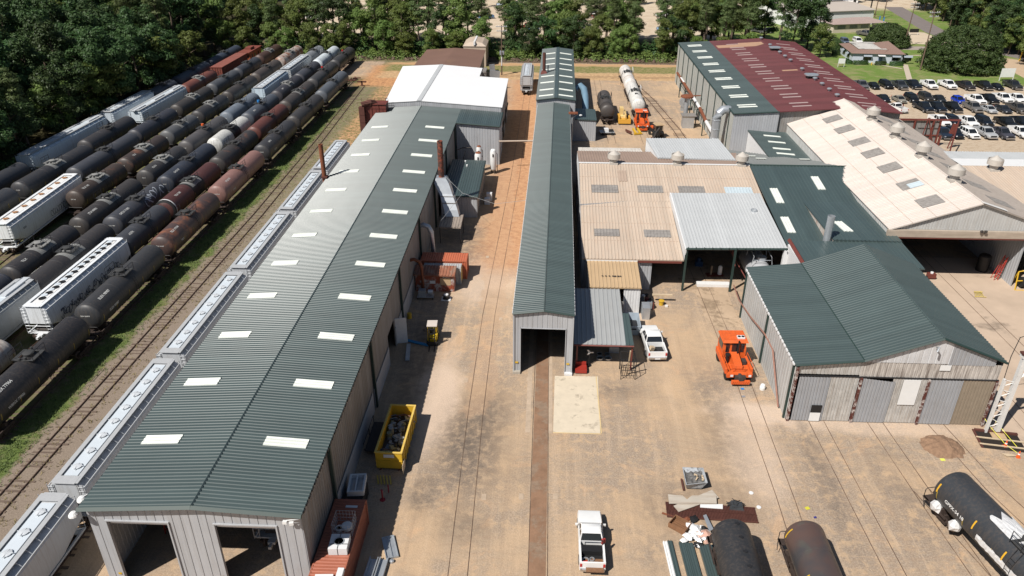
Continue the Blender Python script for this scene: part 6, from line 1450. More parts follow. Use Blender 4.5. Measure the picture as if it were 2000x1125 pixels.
# near white pickups in the yard
vp = at(1153,1060,.8)
w1_ = vehicle('oldpickup', 4.30, 43.9, 0, WH, 'white extended cab pickup with tools and red can in its bed, at the bottom', 'pickup truck')
w2_ = vehicle('pickup', 12.7, 73.7, 3.5, WH, 'white pickup with cardboard in its bed, parked right of the grey lean-to', 'pickup truck'); w2_.scale = (1.06,1.08,1.05)
def bedstuff(x, y, rz, items, label, cat, name):
    r_ = empty(name, (x, y, .70), rz, label, cat)
    for nm, mb, m_ in items: mb.build(nm, m_, r_)
    return r_
rnd = random.Random(8)
jb = MB(); jb.box(-.78,.78,.35,.85,.02,.42); jb.box(-.8,.8,.33,.87,.42,.46)
bedstuff(4.30, 41.9, 0, [('box', jb, m_black)], 'black cross bed tool box behind the cab of the bottom white pickup', 'tool box', 'tool_box')
rc = MB(); rc.box(-.2,.2,-.15,.15,0,.35); rc.tube([(-.1,0,.35),(.1,0,.42)], .04)
bedstuff(3.75, 41.25, .2, [('can', rc, mat('red_plastic', (.6,.02,.015), .4))], 'red fuel can in the back of the bottom white pickup', 'fuel can', 'fuel_can')
hs = MB(); hs.lathe([(.28,0),(.28,.1),(.2,.1),(.2,0),(.28,0)], 12, c=(0,0,.02)); hs.lathe([(.2,0),(.2,.12),(.14,.12),(.14,0),(.2,0)], 10, c=(.5,.1,.02)); 
bedstuff(3.8, 41.7, 0, [('coil', hs, m_galv)], 'coiled grey hose in the back of the bottom white pickup', 'hose', 'hose_coil')
br_ = MB(); br_.box(-.6,.75,-1.0,.3,.005,.03)
bedstuff(4.4, 41.6, 0, [('sheet', br_, mat('rusty_brown_bed_mat', (.20,.10,.05), .8, 0, .4, 5))], 'rusty brown mat on the bed floor of the bottom white pickup', 'mat', 'bed_mat')
rk = MB(); rk.tube([(-.85,.95,.45),(.85,.95,.45)], .04); rk.tube([(-.85,.95,0),(-.85,.95,1.0),(.85,.95,1.0),(.85,.95,0)], .035)
rk.build('headache_rack', m_dark, w1_, loc=(0,-2.0,.7))
gl = MB(); gl.lathe([(.1,0),(.1,.5),(0,.55)], 8, c=(.85,-.9,1.2)); gl.lathe([(.09,0),(.09,.4),(0,.45)], 8, c=(1.0,-.75,1.2)); gl.build('small_red_bottles', mat('dull_red', (.35,.03,.03), .5), w1_)
cbx = MB(); cbx.obox((-.4,.35,.35),(.5,.4,.6),.3,.1,.3)
bedstuff(12.75, 71.35, .06, [('sheet', cbx, m_plywood)], 'torn cardboard box in the bed of the pickup by the lean-to', 'box', 'cardboard_box')
MB().box(-.28,.28,-3.02,-2.99,.42,.56).build('number_plate', m_white, w2_); MB().box(-.28,.28,-3.02,-2.99,.42,.56).build('number_plate', m_white, w1_)
# parking lot rows: (kind, pixel x, pixel y of the ground contact centre, colour, look)
LOT = [
 ('pickup',1684,172,(.12,.12,.125),'dark grey pickup partly hidden by the maroon roof in the back row'),
 ('sedan',1708,172,BK,'low black car next to the maroon roof in the back row'),
 ('suv',1733,171,BK,'tall black SUV, third vehicle of the back row'),
 ('pickup',1759,172,(.05,.055,.06),'dark grey-green pickup left of the path foot in the back row'),
 ('pickup',1785,171,BKB,'black pickup right below the stepped path in the back row'),
 ('pickup',1817,171,WH,'white pickup with black grille, left of the two white ones in the back row'),
 ('pickup',1853,171,WH,'white pickup with sunshade, right of the two white ones in the back row'),
 ('pickup',1888,173,(.035,.03,.03),'black pickup right of the white pair in the back row'),
 ('pickup',1924,173,(.012,.011,.011),'black pickup touching the low sporty car in the back row'),
 ('sedan',1949,174,BK,'low black sporty car between black pickups in the back row'),
 ('pickup',1981,172,(.035,.035,.036),'dark pickup in front of the white board sign'),
 ('sedan',1728,197,BKB,'black sedan leftmost in the second row, beside the maroon roof edge'),
 ('sedan',1759,199,BG,'beige-grey sedan in the second row'),
 ('suv',1783,198,BK,'black crossover right of the beige sedan'),
 ('suv',1811,196,(.035,.034,.033),'dark brown-black SUV right of the black crossover'),
 ('sedan',1837,198,(.02,.024,.028),'dark sedan left of the bright blue hatchback'),
 ('hatch',1875,201,(.015,.05,.42),'bright blue hatchback in the second row'),
 ('pickup',1908,201,WH,'white pickup just right of the bright blue hatchback'),
 ('pickup',1934,200,BK,'black pickup between white trucks in the second row'),
 ('pickup',1961,198,WH,'white pickup second from the right in the second row'),
 ('pickup',1988,199,WH,'white pickup at the right frame edge in the second row'),
 ('oldpickup',1754,217,WH,'white pickup with tail to the camera beside the maroon roof corner'),
 ('pickup',1806,216,BKB,'black pickup leftmost of the three black trucks in the third row'),
 ('pickup',1832,216,BKB,'black pickup in the middle of the three black trucks in the third row'),
 ('pickup',1862,216,BK,'black pickup rightmost of the three black trucks in the third row'),
 ('pickup',1903,216,(.15,.145,.14),'grey pickup right of the three black trucks'),
 ('sedan',1935,219,SV,'silver sedan in the third row'),
 ('sedan',1963,219,(.03,.034,.042),'dark sedan with windshield shade in the third row'),
 ('pickup',1990,218,(.075,.07,.065),'dark grey pickup at the right edge of the third row'),
 ('pickup',1838,243,WH,'white pickup behind the red A-frame post'),
 ('suv',1864,243,BKB,'dark car partly behind the red A-frame in the fourth row'),
 ('pickup',1893,245,WH,'white pickup right of the A-frame top'),
 ('suv',1925,244,BKB,'long blue-black van-like SUV in the fourth row'),
 ('pickup',1968,247,BK,'black pickup in the fourth row near the right edge'),
 ('pickup',1999,246,BKB,'black pickup cut by the right edge in the fourth row'),
 ('pickup',1843,268,(.02,.03,.05),'blue-black pickup with sunshade, leftmost in the front row'),
 ('suv',1867,268,BKB,'black SUV between the red frame legs in the front row'),
 ('suv',1897,268,WH,'white SUV in the front row'),
 ('pickup',1928,267,SV,'silver pickup with muddy wheels in the front row'),
 ('pickup',1960,268,(.06,.06,.075),'purple-grey pickup in the front row'),
 ('pickup',1996,266,WH,'white pickup cut by the right edge in the front row'),
]
for i, (k, px, py, c, l_) in enumerate(LOT):
    g_ = at(px, py+2, 0); tail = 'tail to the camera' in l_
    cat = {'pickup':'pickup truck','suv':'SUV','sedan':'car','hatch':'car','oldpickup':'pickup truck'}[k]
    vehicle(k, g_.x, g_.y+1.2, (14 if tail else 180+(((i*7)%5)-2)*1.2+4), c, l_, cat, group=pl_g)
FARV = [('pickup',1616,88,(.33,.52,.72),-165,'light blue pickup parked behind the pale house'),
 ('suv',1649,85,(.10,.13,.18),180,'dark slate SUV beside the white SUV behind the pale house'),
 ('suv',1674,84,WH,180,'white SUV right behind the pale house roof'),
 ('pickup',1689,70,(.13,.12,.11),-150,'dark grey pickup in front of the beige office building')]
for k, px, py, c, hd_, l_ in FARV:
    g_ = at(px, py, 0); vehicle(k, g_.x, g_.y, hd_, c, l_, 'pickup truck' if k == 'pickup' else 'SUV')
FAR2 = [('suv',1162,27,WH,170,'white SUV on the pale lot beyond the trees, left of a dark one'),('suv',1177,27,(.03,.03,.03),170,'dark SUV on the pale lot beyond the trees'),('pickup',1201,26,WH,160,'white truck on the pale lot beyond the trees, seen between trunks'),
 ('sedan',1111,16,(.5,.02,.02),90,'red car far beyond the trees behind the narrow shed'),('pickup',1322,26,(.10,.02,.025),200,'maroon pickup beyond the trees'),('suv',1331,19,SV,200,'silver SUV beyond the trees beside the maroon pickup'),
 ('pickup',1296,33,WH,80,'white truck low behind the green belt'),('suv',1319,39,WH,200,'white van-like car half hidden by the tree belt'),('pickup',1327,50,(.02,.03,.06),200,'dark blue pickup half hidden by bushes'),
 ('pickup',892,22,WH,200,'white pickup beyond the trees above the white roof'),('sedan',871,25,SV,200,'silver car left of the white pickup beyond the trees'),('pickup',984,12,(.5,.6,.7),100,'pale blue truck beyond the tall pole'),
 ('pickup',560,24,WH,90,'white truck far left beyond the trees'),('sedan',596,30,SV,60,'silver car far left beyond the trees'),('pickup',612,38,WH,70,'white pickup far left between trunks'),('pickup',1020,30,WH,60,'white truck beyond the tall pole, behind trunks'),
 ('pickup',1640,8,WH,90,'white truck above the far warehouse roof'),('pickup',1660,6,WH,70,'second white truck above the far warehouse roof'),('sedan',1405,20,WH,70,'white car beyond the trees left of the maroon warehouse'),('pickup',1345,8,WH,100,'white truck at the very top beyond the trees')]
rnd = random.Random(64)
for i in range(22):
    vehicle(rnd.choice(['pickup','suv','sedan','pickup']), rnd.uniform(-30,82), rnd.uniform(272,322), rnd.uniform(0,360), rnd.choice([WH,WH,SV,BK,GY,(.25,.03,.03),(.1,.2,.35)]), 'vehicle on the pale lot glimpsed through gaps in the tree belt', 'vehicle', group='vehicles glimpsed beyond the tree belt')
for k, px, py, c, hd_, l_ in FAR2:
    g_ = at(px, py, 0); vehicle(k, g_.x, g_.y, hd_, c, l_, {'pickup':'pickup truck','suv':'SUV','sedan':'car'}[k], group='vehicles beyond the tree belt')

# ---- orange rail car movers
def mover(x, y, rz, label, s=1.0):
    r_ = empty('rail_car_mover', (x, y, 0), rz, label, 'rail mover')
    O = m_orange
    mb = MB(); mb.box(-1.35,1.35,-2.7,2.5,.75,1.15); mb.box(-1.45,-1.2,-2.2,2.3,.9,1.5); mb.box(1.2,1.45,-2.2,2.3,.9,1.5); mb.build('chassis', O, r_)
    mb = MB(); mb.loft([[(-1.25,.3,1.15),(1.25,.3,1.15),(1.25,2.5,1.15),(-1.25,2.5,1.15)],[(-1.25,.3,2.3),(1.25,.3,2.3),(1.25,2.5,2.3),(-1.25,2.5,2.3)],[(-1.15,.45,3.25),(1.15,.45,3.25),(1.15,2.4,3.25),(-1.15,2.4,3.25)]]); mb.build('cab', O, r_)
    mb = MB(); mb.loft([[(-1.38,.15,3.25),(1.38,.15,3.25),(1.38,2.6,3.25),(-1.38,2.6,3.25)],[(-1.25,.35,3.5),(1.25,.35,3.5),(1.25,2.4,3.5),(-1.25,2.4,3.5)]]); mb.build('cab_roof', m_orange, r_)
    MB().box(.25,1.05,.6,1.15,3.5,3.66).build('roof_unit', m_trimwhite, r_)
    for xx in (.45,.85): MB().lathe([(.17,0),(.17,.03),(0,.03)], 12, c=(xx,.87,3.665)).build('fan_hole', m_black, r_)
    for (xa, xb) in ((-.98,-.62),(-.33,.38),(.62,.98)): MB().box(xa,xb,.26,.40,2.05 if xa != -.33 else 1.7,3.05).build('window', m_glass, r_)
    for s_ in (-1,1): MB().box(min(s_*1.19,s_*1.27),max(s_*1.19,s_*1.27),.7,2.2,2.15,3.05).build('window', m_glass, r_)
    mb = MB(); mb.loft([[(-.6,-1.9,1.15),(.5,-1.9,1.15),(.5,.3,1.15),(-.6,.3,1.15)],[(-.45,-1.6,1.75),(.4,-1.6,1.75),(.4,.3,2.1),(-.45,.3,2.1)]]); mb.build('engine_hood', O, r_)
    mb = MB(); mb.lathe([(.2,1.15),(.2,2.0),(.28,2.02),(.28,2.2),(0,2.25)], 12, c=(-.85,-.35,0)); mb.build('air_cleaner', m_black, r_, auto=40)
    MB().lathe([(.09,1.9),(.09,3.6)], 8, c=(.28,.05,0)).build('exhaust_pipe', m_black, r_, auto=40)
    mb = MB(); mb.box(.65,1.1,-.9,-.2,1.15,1.6); mb.build('battery_box', m_darkmetal, r_)
    mb = MB()
    for s_ in (-1,1):
        mb.tube([(s_*1.35,-2.4,1.15),(s_*1.35,-2.4,2.1),(s_*1.35,.1,2.1),(s_*1.35,.1,1.2)], .035, 5); mb.tube([(s_*1.35,-1.2,1.15),(s_*1.35,-1.2,2.1)], .03, 5); mb.tube([(s_*1.35,-2.4,1.65),(s_*1.35,.1,1.65)], .03, 5)
    mb.tube([(-1.35,-2.3,2.1),(-.7,-2.3,2.1)], .035, 5); mb.tube([(-.6,-2.2,1.2),(-.6,-2.2,1.9),(.6,-2.2,1.9),(.6,-2.2,1.2)], .035, 5)
    for k in range(7): mb.tube([(-.5+k*.16,-2.2,1.2),(-.5+k*.16,-2.2,1.9)], .02, 4)
    mb.build('handrail', O, r_)
    mb = MB(); mb.box(-.95,.95,-3.35,-3.1,.35,.75)
    for k in range(9): mb.obox((-.88+k*.22,-3.37,.55),(.09,.04,.42),0,0,.4)
    mb.build('front_step', O, r_)
    mb = MB(); mb.box(-.55,.55,-3.1,-2.7,.6,1.1); mb.lathe([(.28,-.4),(.28,.4)], 10, 'Y', (0,-2.95,.95)); mb.build('coupler', m_darkmetal, r_)
    for s_ in (-1,1):
        MB().box(s_*.95-.22,s_*.95+.22,-3.0,-2.65,1.0,1.4).build('headlight_box', O, r_); MB().box(s_*.95-.14,s_*.95+.14,-3.03,-3.0,1.08,1.32).build('headlight', m_lamp, r_)
        for yy in (-1.9,1.7):
            wb_ = MB(); wb_.lathe([(0,-.2),(.5,-.2),(.55,-.1),(.55,.1),(.5,.2),(0,.2)], 16, 'X', (s_*1.16,yy,.58)); wb_.build('wheel', m_tyre, r_, auto=50)
    r_.scale = (s, s, s); return r_
g_ = at(1440,745); mover(20.95, 69.6, .03, 'bright orange rail car mover standing beside the patched green shed')
g_ = at(1258,262); mover(20.6, 161.6, .0, 'orange rail car mover coupled to the white tank car in the upper yard', 1.0)
# ---- forklift
fk = empty('forklift', (-12.5,73.6,0), 3.2, 'yellow forklift with tan roof facing the camera in the workshop shade', 'forklift')
mb = MB(); mb.box(-.55,.55,-1.2,.6,.3,1.0); mb.loft([[(-.55,-1.5,.35),(.55,-1.5,.35),(.55,-.7,.35),(-.55,-.7,.35)],[(-.5,-1.45,1.2),(.5,-1.45,1.2),(.5,-.75,1.25),(-.5,-.75,1.25)]]); mb.build('body', mat('deep_yellow_paint', (.60,.42,.02), .45, 0, .1, 2), fk)
mb = MB()
for x in (-.5,.5):
    mb.tube([(x,.5,1.0),(x*.95,.25,2.3)], .04, 5); mb.tube([(x,-.9,1.2),(x*.95,-.75,2.3)], .04, 5)
mb.build('overhead_guard', m_yellow, fk); MB().box(-.58,.58,-.95,.4,2.3,2.38).build('roof', m_tan2, fk)
mb = MB()
for x in (-.32,.32): mb.box(x-.06,x+.06,.75,.9,.1,2.3)
for z in (.4,1.0,1.6,2.2): mb.box(-.35,.35,.78,.86,z-.04,z+.04)
mb.build('mast', m_dark, fk)
for x in (-.3,.3): MB().box(x-.06,x+.06,.9,2.1,.06,.11).build('fork', m_dark, fk)
mb = MB(); mb.box(-.55,.55,.9,.96,.1,.6); mb.build('carriage', m_dark, fk)
MB().box(-.25,.25,-.6,-.1,1.0,1.5).build('seat', m_black, fk)
for x in (-.55,.55):
    for y in (-1.0,.45): MB().lathe([(0,-.1),(.3,-.1),(.3,.1),(0,.1)], 14, 'X', (x,y,.3)).build('wheel', m_tyre, fk, auto=50)
# ---- yellow crane carrier and backhoe in the upper yard
q = at(1218,240); yc_ = empty('small_yellow_crane', (q.x,q.y+.8,0), 0, 'small yellow-orange wheeled crane left of the upper orange mover', 'crane')
mb = MB(); mb.box(-1.3,1.3,-2.3,2.2,.6,1.1); mb.box(-1.35,1.35,-2.5,-2.2,.3,1.2); mb.box(-1.3,-.9,-2.0,1,1.1,1.6); mb.box(.9,1.3,-2.0,1,1.1,1.6); mb.build('chassis', mat('amber_machine_paint', (.68,.36,.05), .5, 0, .12, 2), yc_)
mb = MB(); mb.lathe([(.8,1.1),(.8,1.5),(.5,1.6),(0,1.6)], 12); mb.box(-.9,-.1,.0,1.8,1.5,3.0); mb.build('turret', mat('pale_yellow_paint', (.72,.52,.22), .5), yc_)
mb = MB(); mb.tube([(.3,1.2,2.3),(.2,-1.8,2.2),(.1,-2.1,1.4)], .22, 4); mb.build('boom', bpy.data.materials['pale_yellow_paint'], yc_); MB().box(.1,.9,-.6,.8,1.4,2.2).build('engine', m_darkmetal, yc_)
for x in (-1.1,1.1):
    for y in (-1.6,1.6): MB().lathe([(0,-.18),(.5,-.18),(.5,.18),(0,.18)], 14, 'X', (x,y,.5)).build('wheel', m_tyre, yc_, auto=50)
q = at(1243,261); bl_ = empty('yellow_attachment', (q.x,q.y,0), .3, 'yellow loader attachment with two prongs lying by the backhoe', 'attachment')
mb = MB(); mb.obox((-.5,0,.6),(.35,1.8,.35),0,.3); mb.obox((.5,0,.6),(.35,1.8,.35),0,.3); mb.box(-.9,.9,-1.0,-.7,.1,.4); mb.build('prongs', m_yellow, bl_); MB().obox((-1.7,.3,.5),(.15,2.2,.5),.2).build('side_plate', m_rustdark, bl_)
q = at(1283,268); bh = empty('backhoe_loader', (q.x,q.y,0), .25, 'black and orange backhoe loader with tan roof beside the upper orange mover', 'backhoe')
mb = MB(); mb.box(-.6,.6,-1.0,2.6,.7,1.5); mb.box(-.8,.8,-1.2,.6,.8,1.3); mb.build('body', m_dark, bh)
MB().box(-.55,.55,1.3,2.7,1.5,1.8).build('hood', m_orange, bh)
mb = MB()
for x in (-.75,.75):
    for y in (-1.0,.7): mb.tube([(x,y,1.3),(x*.93,y,2.75)], .05, 4)
mb.build('cab_frame', m_black, bh); MB().box(-.85,.85,-1.2,.9,2.75,2.87).build('cab_roof', m_ochre, bh); MB().box(-.66,.66,-.9,.6,1.3,2.6).build('cab_glass', m_glass, bh)
mb = MB(); mb.tube([(0,-1.2,1.2),(-.6,-2.2,2.6),(-1.6,-2.9,1.9),(-2.0,-3.0,.8)], .16, 4); mb.tube([(.1,-1.2,1.1),(-.5,-2.1,2.9)], .08, 4); mb.build('digging_arm', m_darkmetal, bh)
MB().loft([[(-2.4,-3.3,.1),(-1.6,-3.3,.1),(-1.6,-2.7,.1),(-2.4,-2.7,.1)],[(-2.4,-3.0,.9),(-1.6,-3.0,.9),(-1.6,-2.5,.9),(-2.4,-2.5,.9)]]).build('bucket', m_rustdark, bh)
for x in (-.85,.85): MB().lathe([(0,-.2),(.72,-.2),(.72,.2),(0,.2)], 16, 'X', (x,-.5,.72)).build('wheel', m_tyre, bh, auto=50); MB().lathe([(0,-.14),(.45,-.14),(.45,.14),(0,.14)], 14, 'X', (x,2.1,.45)).build('wheel', m_tyre, bh, auto=50)
q = at(1188,263); tr = empty('flat_trailer', (q.x-.3,q.y+.4,0), .1, 'small pale flat trailer with boxes in the upper yard by the narrow shed', 'trailer')
MB().box(-1.5,1.5,-1.0,1.0,.5,.62).build('deck', m_galv, tr); MB().box(-.6,.3,-.5,.6,.63,1.2).build('load', m_trimwhite, tr); MB().box(.4,1.3,-.6,.2,.63,1.0).build('load', m_dark, tr)
for x in (-1.0,1.0): MB().lathe([(0,-.12),(.3,-.12),(.3,.12),(0,.12)], 12, 'Y', (x,-1.0,.3)).build('wheel', m_tyre, tr)
# ============================================================ YARD OBJECTS
# yellow roll-off box full of scrap
dmp = empty('rolloff_dumpster', (-13.35,55.4,0), -.02, 'yellow open roll-off dumpster filled with scrap beside the workshop', 'dumpster')
hw_, hl_ = 1.2, 3.5
mb = MB(); mb.box(-hw_,-hw_+.1,-hl_,hl_,.25,2.0); mb.box(hw_-.1,hw_,-hl_,hl_,.25,2.0); mb.box(-hw_+.1,hw_-.1,-hl_,-hl_+.1,.25,2.0); mb.box(-hw_+.1,hw_-.1,hl_-.1,hl_,.25,2.0); mb.box(-hw_+.1,hw_-.1,-hl_+.1,hl_-.1,.25,.35)
for k in range(8): y = -hl_+.35+k*.9; mb.box(hw_,hw_+.08,y,y+.12,.25,1.95); mb.box(-hw_-.08,-hw_,y,y+.12,.25,1.95)
mb.box(-hw_-.02,hw_+.02,-hl_-.06,-hl_-.005,1.1,1.16)
mb.build('bin_body', m_yellow, dmp)
mb = MB()
for (a, b, c, d) in ((-hw_-.06,-hw_+.12,-hl_-.05,hl_+.05),(hw_-.12,hw_+.06,-hl_-.05,hl_+.05)): mb.box(a,b,c,d,2.0,2.1)
mb.box(-hw_+.12,hw_-.12,-hl_-.05,-hl_+.12,2.0,2.098); mb.box(-hw_+.12,hw_-.12,hl_-.12,hl_+.05,2.0,2.098); mb.build('top_rail', mat('worn_pale_yellow', (.72,.50,.12), .5, 0, .2, 3, rust=(.3,.14,.06), rustamt=.12, rustscale=2), dmp)
mb = MB(); mb.box(-hw_+.11,hw_-.11,-hl_+.11,hl_-.11,.36,.9); mb.build('inner_fill', m_darkmetal, dmp)
MB().box(-.45,.5,-hl_-.03,-hl_-.003,1.5,1.85).build('notice_label', m_trimwhite, dmp)
mb = MB(); mb.box(-.9,-.75,-hl_,hl_,.0,.25); mb.box(.75,.9,-hl_,hl_,.0,.25); mb.build('skid', m_rustdark, dmp)
MB().box(hw_+.1,hw_+.14,-hl_-.6,-hl_+.5,.1,1.1).build('side_gate', m_plywood, dmp)
rnd = random.Random(21)
sc_m = [mat('scrap_grey_blue', (.13,.15,.19), .6, 0, .25, 4), mat('scrap_pale', (.28,.30,.32), .6, 0, .2, 4), mat('scrap_olive', (.20,.20,.13), .8, 0, .2, 4), mat('scrap_rust', (.14,.07,.045), .8, 0, .3, 4), mat('scrap_dark', (.04,.04,.045), .6, 0, .3, 4)]
for k in range(58):
    mb = MB(); t_ = rnd.random(); s_ = rnd.uniform(.14,.42); x = rnd.uniform(-.78,.78); y = rnd.uniform(-2.95,2.95); z = .95+rnd.uniform(0,.45)
    if t_ < .45: mb.obox((0,0,0), (s_*rnd.uniform(.8,2),s_*rnd.uniform(.6,1.6),s_*rnd.uniform(.15,.8)), rnd.uniform(0,3), rnd.uniform(-.6,.6), rnd.uniform(-.6,.6)); nm = 'scrap_box'
    elif t_ < .65: mb.lathe([(0,-s_),(s_*.6,-s_),(s_*.6,s_),(0,s_)], 10, rnd.choice('XYZ')); nm = 'scrap_drum'
    elif t_ < .8: mb.tube([(-s_*2,0,0),(0,s_*.4,.1),(s_*2,-.1,.05)], s_*.22, 6); nm = 'scrap_pipe'
    else:
        vs = [(math.cos(a*1.05)*s_*rnd.uniform(.6,1.3), math.sin(a*1.05)*s_*rnd.uniform(.6,1.3), rnd.uniform(-.05,.12)) for a in range(6)]
        mb.add(vs+[(0,0,.28*s_*2)], [(i,(i+1)%6,6) for i in range(6)]+[tuple(reversed(range(6)))]); nm = 'crumpled_sack'
    o = mb.build(nm, sc_m[rnd.choice((0,0,1,1,2,3,4))], loc=(-13.35+x, 55.4+y, z)); tag(o, 'piece of mixed scrap heaped in the yellow dumpster', 'scrap', 'scrap in the yellow dumpster')
tc_ = empty('cart_trailer', (-15.55,56.0,0), 0, 'dark flat cart with tubular rails between workshop wall and yellow dumpster', 'cart')
MB().box(-.55,.55,-2.2,2.0,.5,.6).build('deck', m_darkmetal, tc_)
mb = MB(); mb.tube([(-.55,-2.2,.6),(-.55,-2.2,1.4),(-.55,2.0,1.4),(-.55,2.0,.6)], .03); mb.tube([(-.55,0,.6),(-.55,0,1.4)], .03); mb.build('rail', m_dark, tc_)
for y in (-1.3,1.3): MB().lathe([(0,-.6),(.25,-.6),(.25,.6),(0,.6)], 10, 'X', (0,y,.25)).build('wheel', m_tyre, tc_)
# black block with wrapped pallet near workshop wall
bb = at(675,965,0)
kb = MB(); kb.box(-16.3,-14.7,46.7,48.9,0,1.3); tag(kb.build('black_crate', m_black), 'tall black crate under the plastic wrapped frame by the workshop wall', 'crate')
wf = empty('wrapped_pallet_load', (-15.45,48.3,1.3), .1, 'plastic wrapped metal frame stacked on the black crate', 'frame')
mb = MB()
for (a, b, c, d) in ((-.7,-.55,-1.1,1.1),(.55,.7,-1.1,1.1)): mb.box(a,b,c,d,0,.5)
mb.box(-.55,.55,-1.1,-.95,0,.5); mb.box(-.55,.55,.95,1.1,.0,.5); mb.box(-.1,.0,-.95,.95,.3,.42); mb.build('frame', m_trimwhite, wf)
MB().box(-.62,.62,-1.0,1.0,.005,.12).build('wrap', m_galv, wf)
js = empty('red_jack_stand', (-13.35,48.2,0), 0, 'red upright jack stand in the shade below the yellow dumpster', 'jack stand')
MB().lathe([(.25,0),(.25,.05),(.07,.08),(.07,1.1),(.12,1.12),(0,1.15)], 10).build('stand', mat('dark_red_paint', (.30,.02,.03), .5), js); MB().lathe([(.05,0),(.05,.9)], 6, c=(.35,.9,0)).build('rod', bpy.data.materials['dark_red_paint'], js)
bp_ = MB()
for k in range(5): bp_.obox((-14.2+k*.28,50.4,.25),(.12,.9,.04),.3,.3)
tag(bp_.build('striped_barrier', mat('black_yellow_board', (.45,.33,.05), .6)), 'small yellow striped barrier lying between crate and dumpster', 'barrier')
# things on the brick red container
wc = empty('wire_basket', (-14.95,42.3,2.66), 0, 'galvanised wire basket on the brick red container, holding a pale fan', 'basket')
mb = MB()
for z in (0,.35,.7,1.05):
    for a, b in (((-.75,-.8),(.75,-.8)),((.75,-.8),(.75,.8)),((.75,.8),(-.75,.8)),((-.75,.8),(-.75,-.8))): mb.tube([(*a,z),(*b,z)], .018, 4)
for i in range(7):
    t_ = -.75+1.5*i/6
    for yy in (-.8,.8): mb.tube([(t_,yy,0),(t_,yy,1.05)], .014, 4)
for i in range(7):
    t_ = -.8+1.6*i/6
    for xx in (-.75,.75): mb.tube([(xx,t_,0),(xx,t_,1.05)], .014, 4)
mb.build('wire_cage', m_wire, wc)
pf_ = MB(); pf_.lathe([(.42,0),(.42,.3),(.3,.35),(0,.35)], 14); tag(pf_.build('pale_fan_housing', m_trimwhite, loc=(-14.75,42.3,2.7)), 'pale round fan housing inside the wire basket', 'fan')
hc = MB(); 
for k in range(3): hc.lathe([(.3,0),(.3,.06),(.24,.06),(.24,0),(.3,0)], 14, c=(0,0,k*.08))
tag(hc.build('cable_coil', m_trimwhite, loc=(-15.3,42.1,2.7)), 'coil of pale cable inside the wire basket', 'cable')
ab = empty('air_unit', (-14.85,40.4,2.66), .05, 'pale square air unit strapped on top of the brick red container', 'air unit')
MB().box(-.7,.7,-.75,.75,.0,.62).build('casing', m_trimwhite, ab); mb = MB(); mb.lathe([(.4,0),(.4,.04),(.33,.04),(.33,0),(.4,0)], 18, c=(0,.0,.62)); mb.build('fan_ring', m_galv, ab); mb = MB(); mb.box(-.02,.02,-.77,.77,.0,.65); mb.box(-.72,.72,-.3,-.26,0,.652); mb.build('strap', m_dark, ab)
tag(MB().obox((-15.2,36.0,2.78),(1.3,3.4,.14),.06).build('sheet_metal', m_white), 'long white panel lying on the brick red container', 'panel')
mb = MB(); mb.box(-14.4,-13.95,34.4,38.2,2.67,3.0)
tag(mb.build('white_crate', m_trimwhite), 'narrow white crate with dark gap at the edge of the brick red container', 'crate')
mb = MB()
for k in range(6): mb.lathe([(.1,0),(.1,.1),(0,.1)], 8, c=(-14.6,34.9+k*.5,2.67))
tag(mb.build('chain', m_dark), 'dark chain links between the white panel and white crate', 'chain')
# steel hatches and cable trays on the ground right of it
hp_ = empty('open_steel_tray', (-11.7,42.9,0), .35, 'pale blue-grey steel tray with centre ridge lying flat in the shade', 'tray')
mb = MB(); mb.box(-.5,.5,-1.15,1.15,.02,.06); mb.box(-.5,-.44,-1.15,1.15,.06,.2); mb.box(.44,.5,-1.15,1.15,.06,.2); mb.box(-.44,.44,1.09,1.15,.06,.2); mb.box(-.44,.44,-1.15,-1.09,.06,.2); mb.box(-.05,.05,-1.09,1.09,.06,.14); mb.build('tray', m_galv, hp_)
mb = MB(); mb.lathe([(.18,0),(.18,.2),(.05,.25),(0,.25)], 8, c=(-.1,-1.45,0)); mb.build('fitting', m_galv, hp_)
for i, (x, y, l_) in enumerate(((-12.8,39.9,'open steel trough nearest the brick red container'),(-12.0,39.9,'open steel trough second from the brick red container'))):
    c_ = empty('steel_trough', (x,y,0), -.05, l_, 'trough'); mb = MB(); mb.box(-.35,.35,-1.8,1.8,.02,.06); mb.box(-.35,-.27,-1.8,1.8,.06,.35); mb.box(.27,.35,-1.8,1.8,.06,.35); mb.build('trough', m_galv, c_)
    mb = MB(); mb.box(-.4,.4,-2.2,-1.8,.0,.3); mb.lathe([(.12,0),(.12,.4),(0,.4)], 8, c=(.2,-2.1,.2)); mb.build('end_fitting', mat('blue_grey_steel', (.16,.24,.36), .5) if i == 0 else bpy.data.materials['blue_grey_steel'], c_)
bw = MB(); bw.lathe([(.1,-1.3),(.5,-1.0),(.55,.2),(.3,1.0),(.05,1.3)], 9, 'Y', (-12.75,36.2,.45)); tag(bw.build('wrapped_bundle', m_galv), 'grey plastic wrapped bundle on the ground at the container foot', 'bundle')
tp = empty('hatch_cover', (-11.3,36.6,0), -.45, 'long bright white lid lying tilted at the bottom edge', 'lid')
mb = MB(); mb.box(-.55,.55,-1.7,1.7,.3,.36); mb.box(-.55,-.5,-1.7,1.7,.36,.5); mb.box(.5,.55,-1.7,1.7,.36,.5); mb.box(-.4,.4,-1.5,1.5,.0,.3); mb.build('lid', m_white, tp)
for k, (x, c, l_) in enumerate(((-10.2,m_silver,'pale steel channel left in the bottom edge pair'),(-8.9,m_tan,'beige steel channel right in the bottom edge pair'))):
    mb = MB(); mb.box(x-.45,x-.38,34,38.0,.0,.45); mb.box(x+.38,x+.45,34,38.0,.0,.45); mb.box(x-.38,x+.38,34,38.0,.0,.05); mb.box(x+.1,x+.32,34,38,.05,.4); tag(mb.build('steel_channel', c), l_, 'channel')
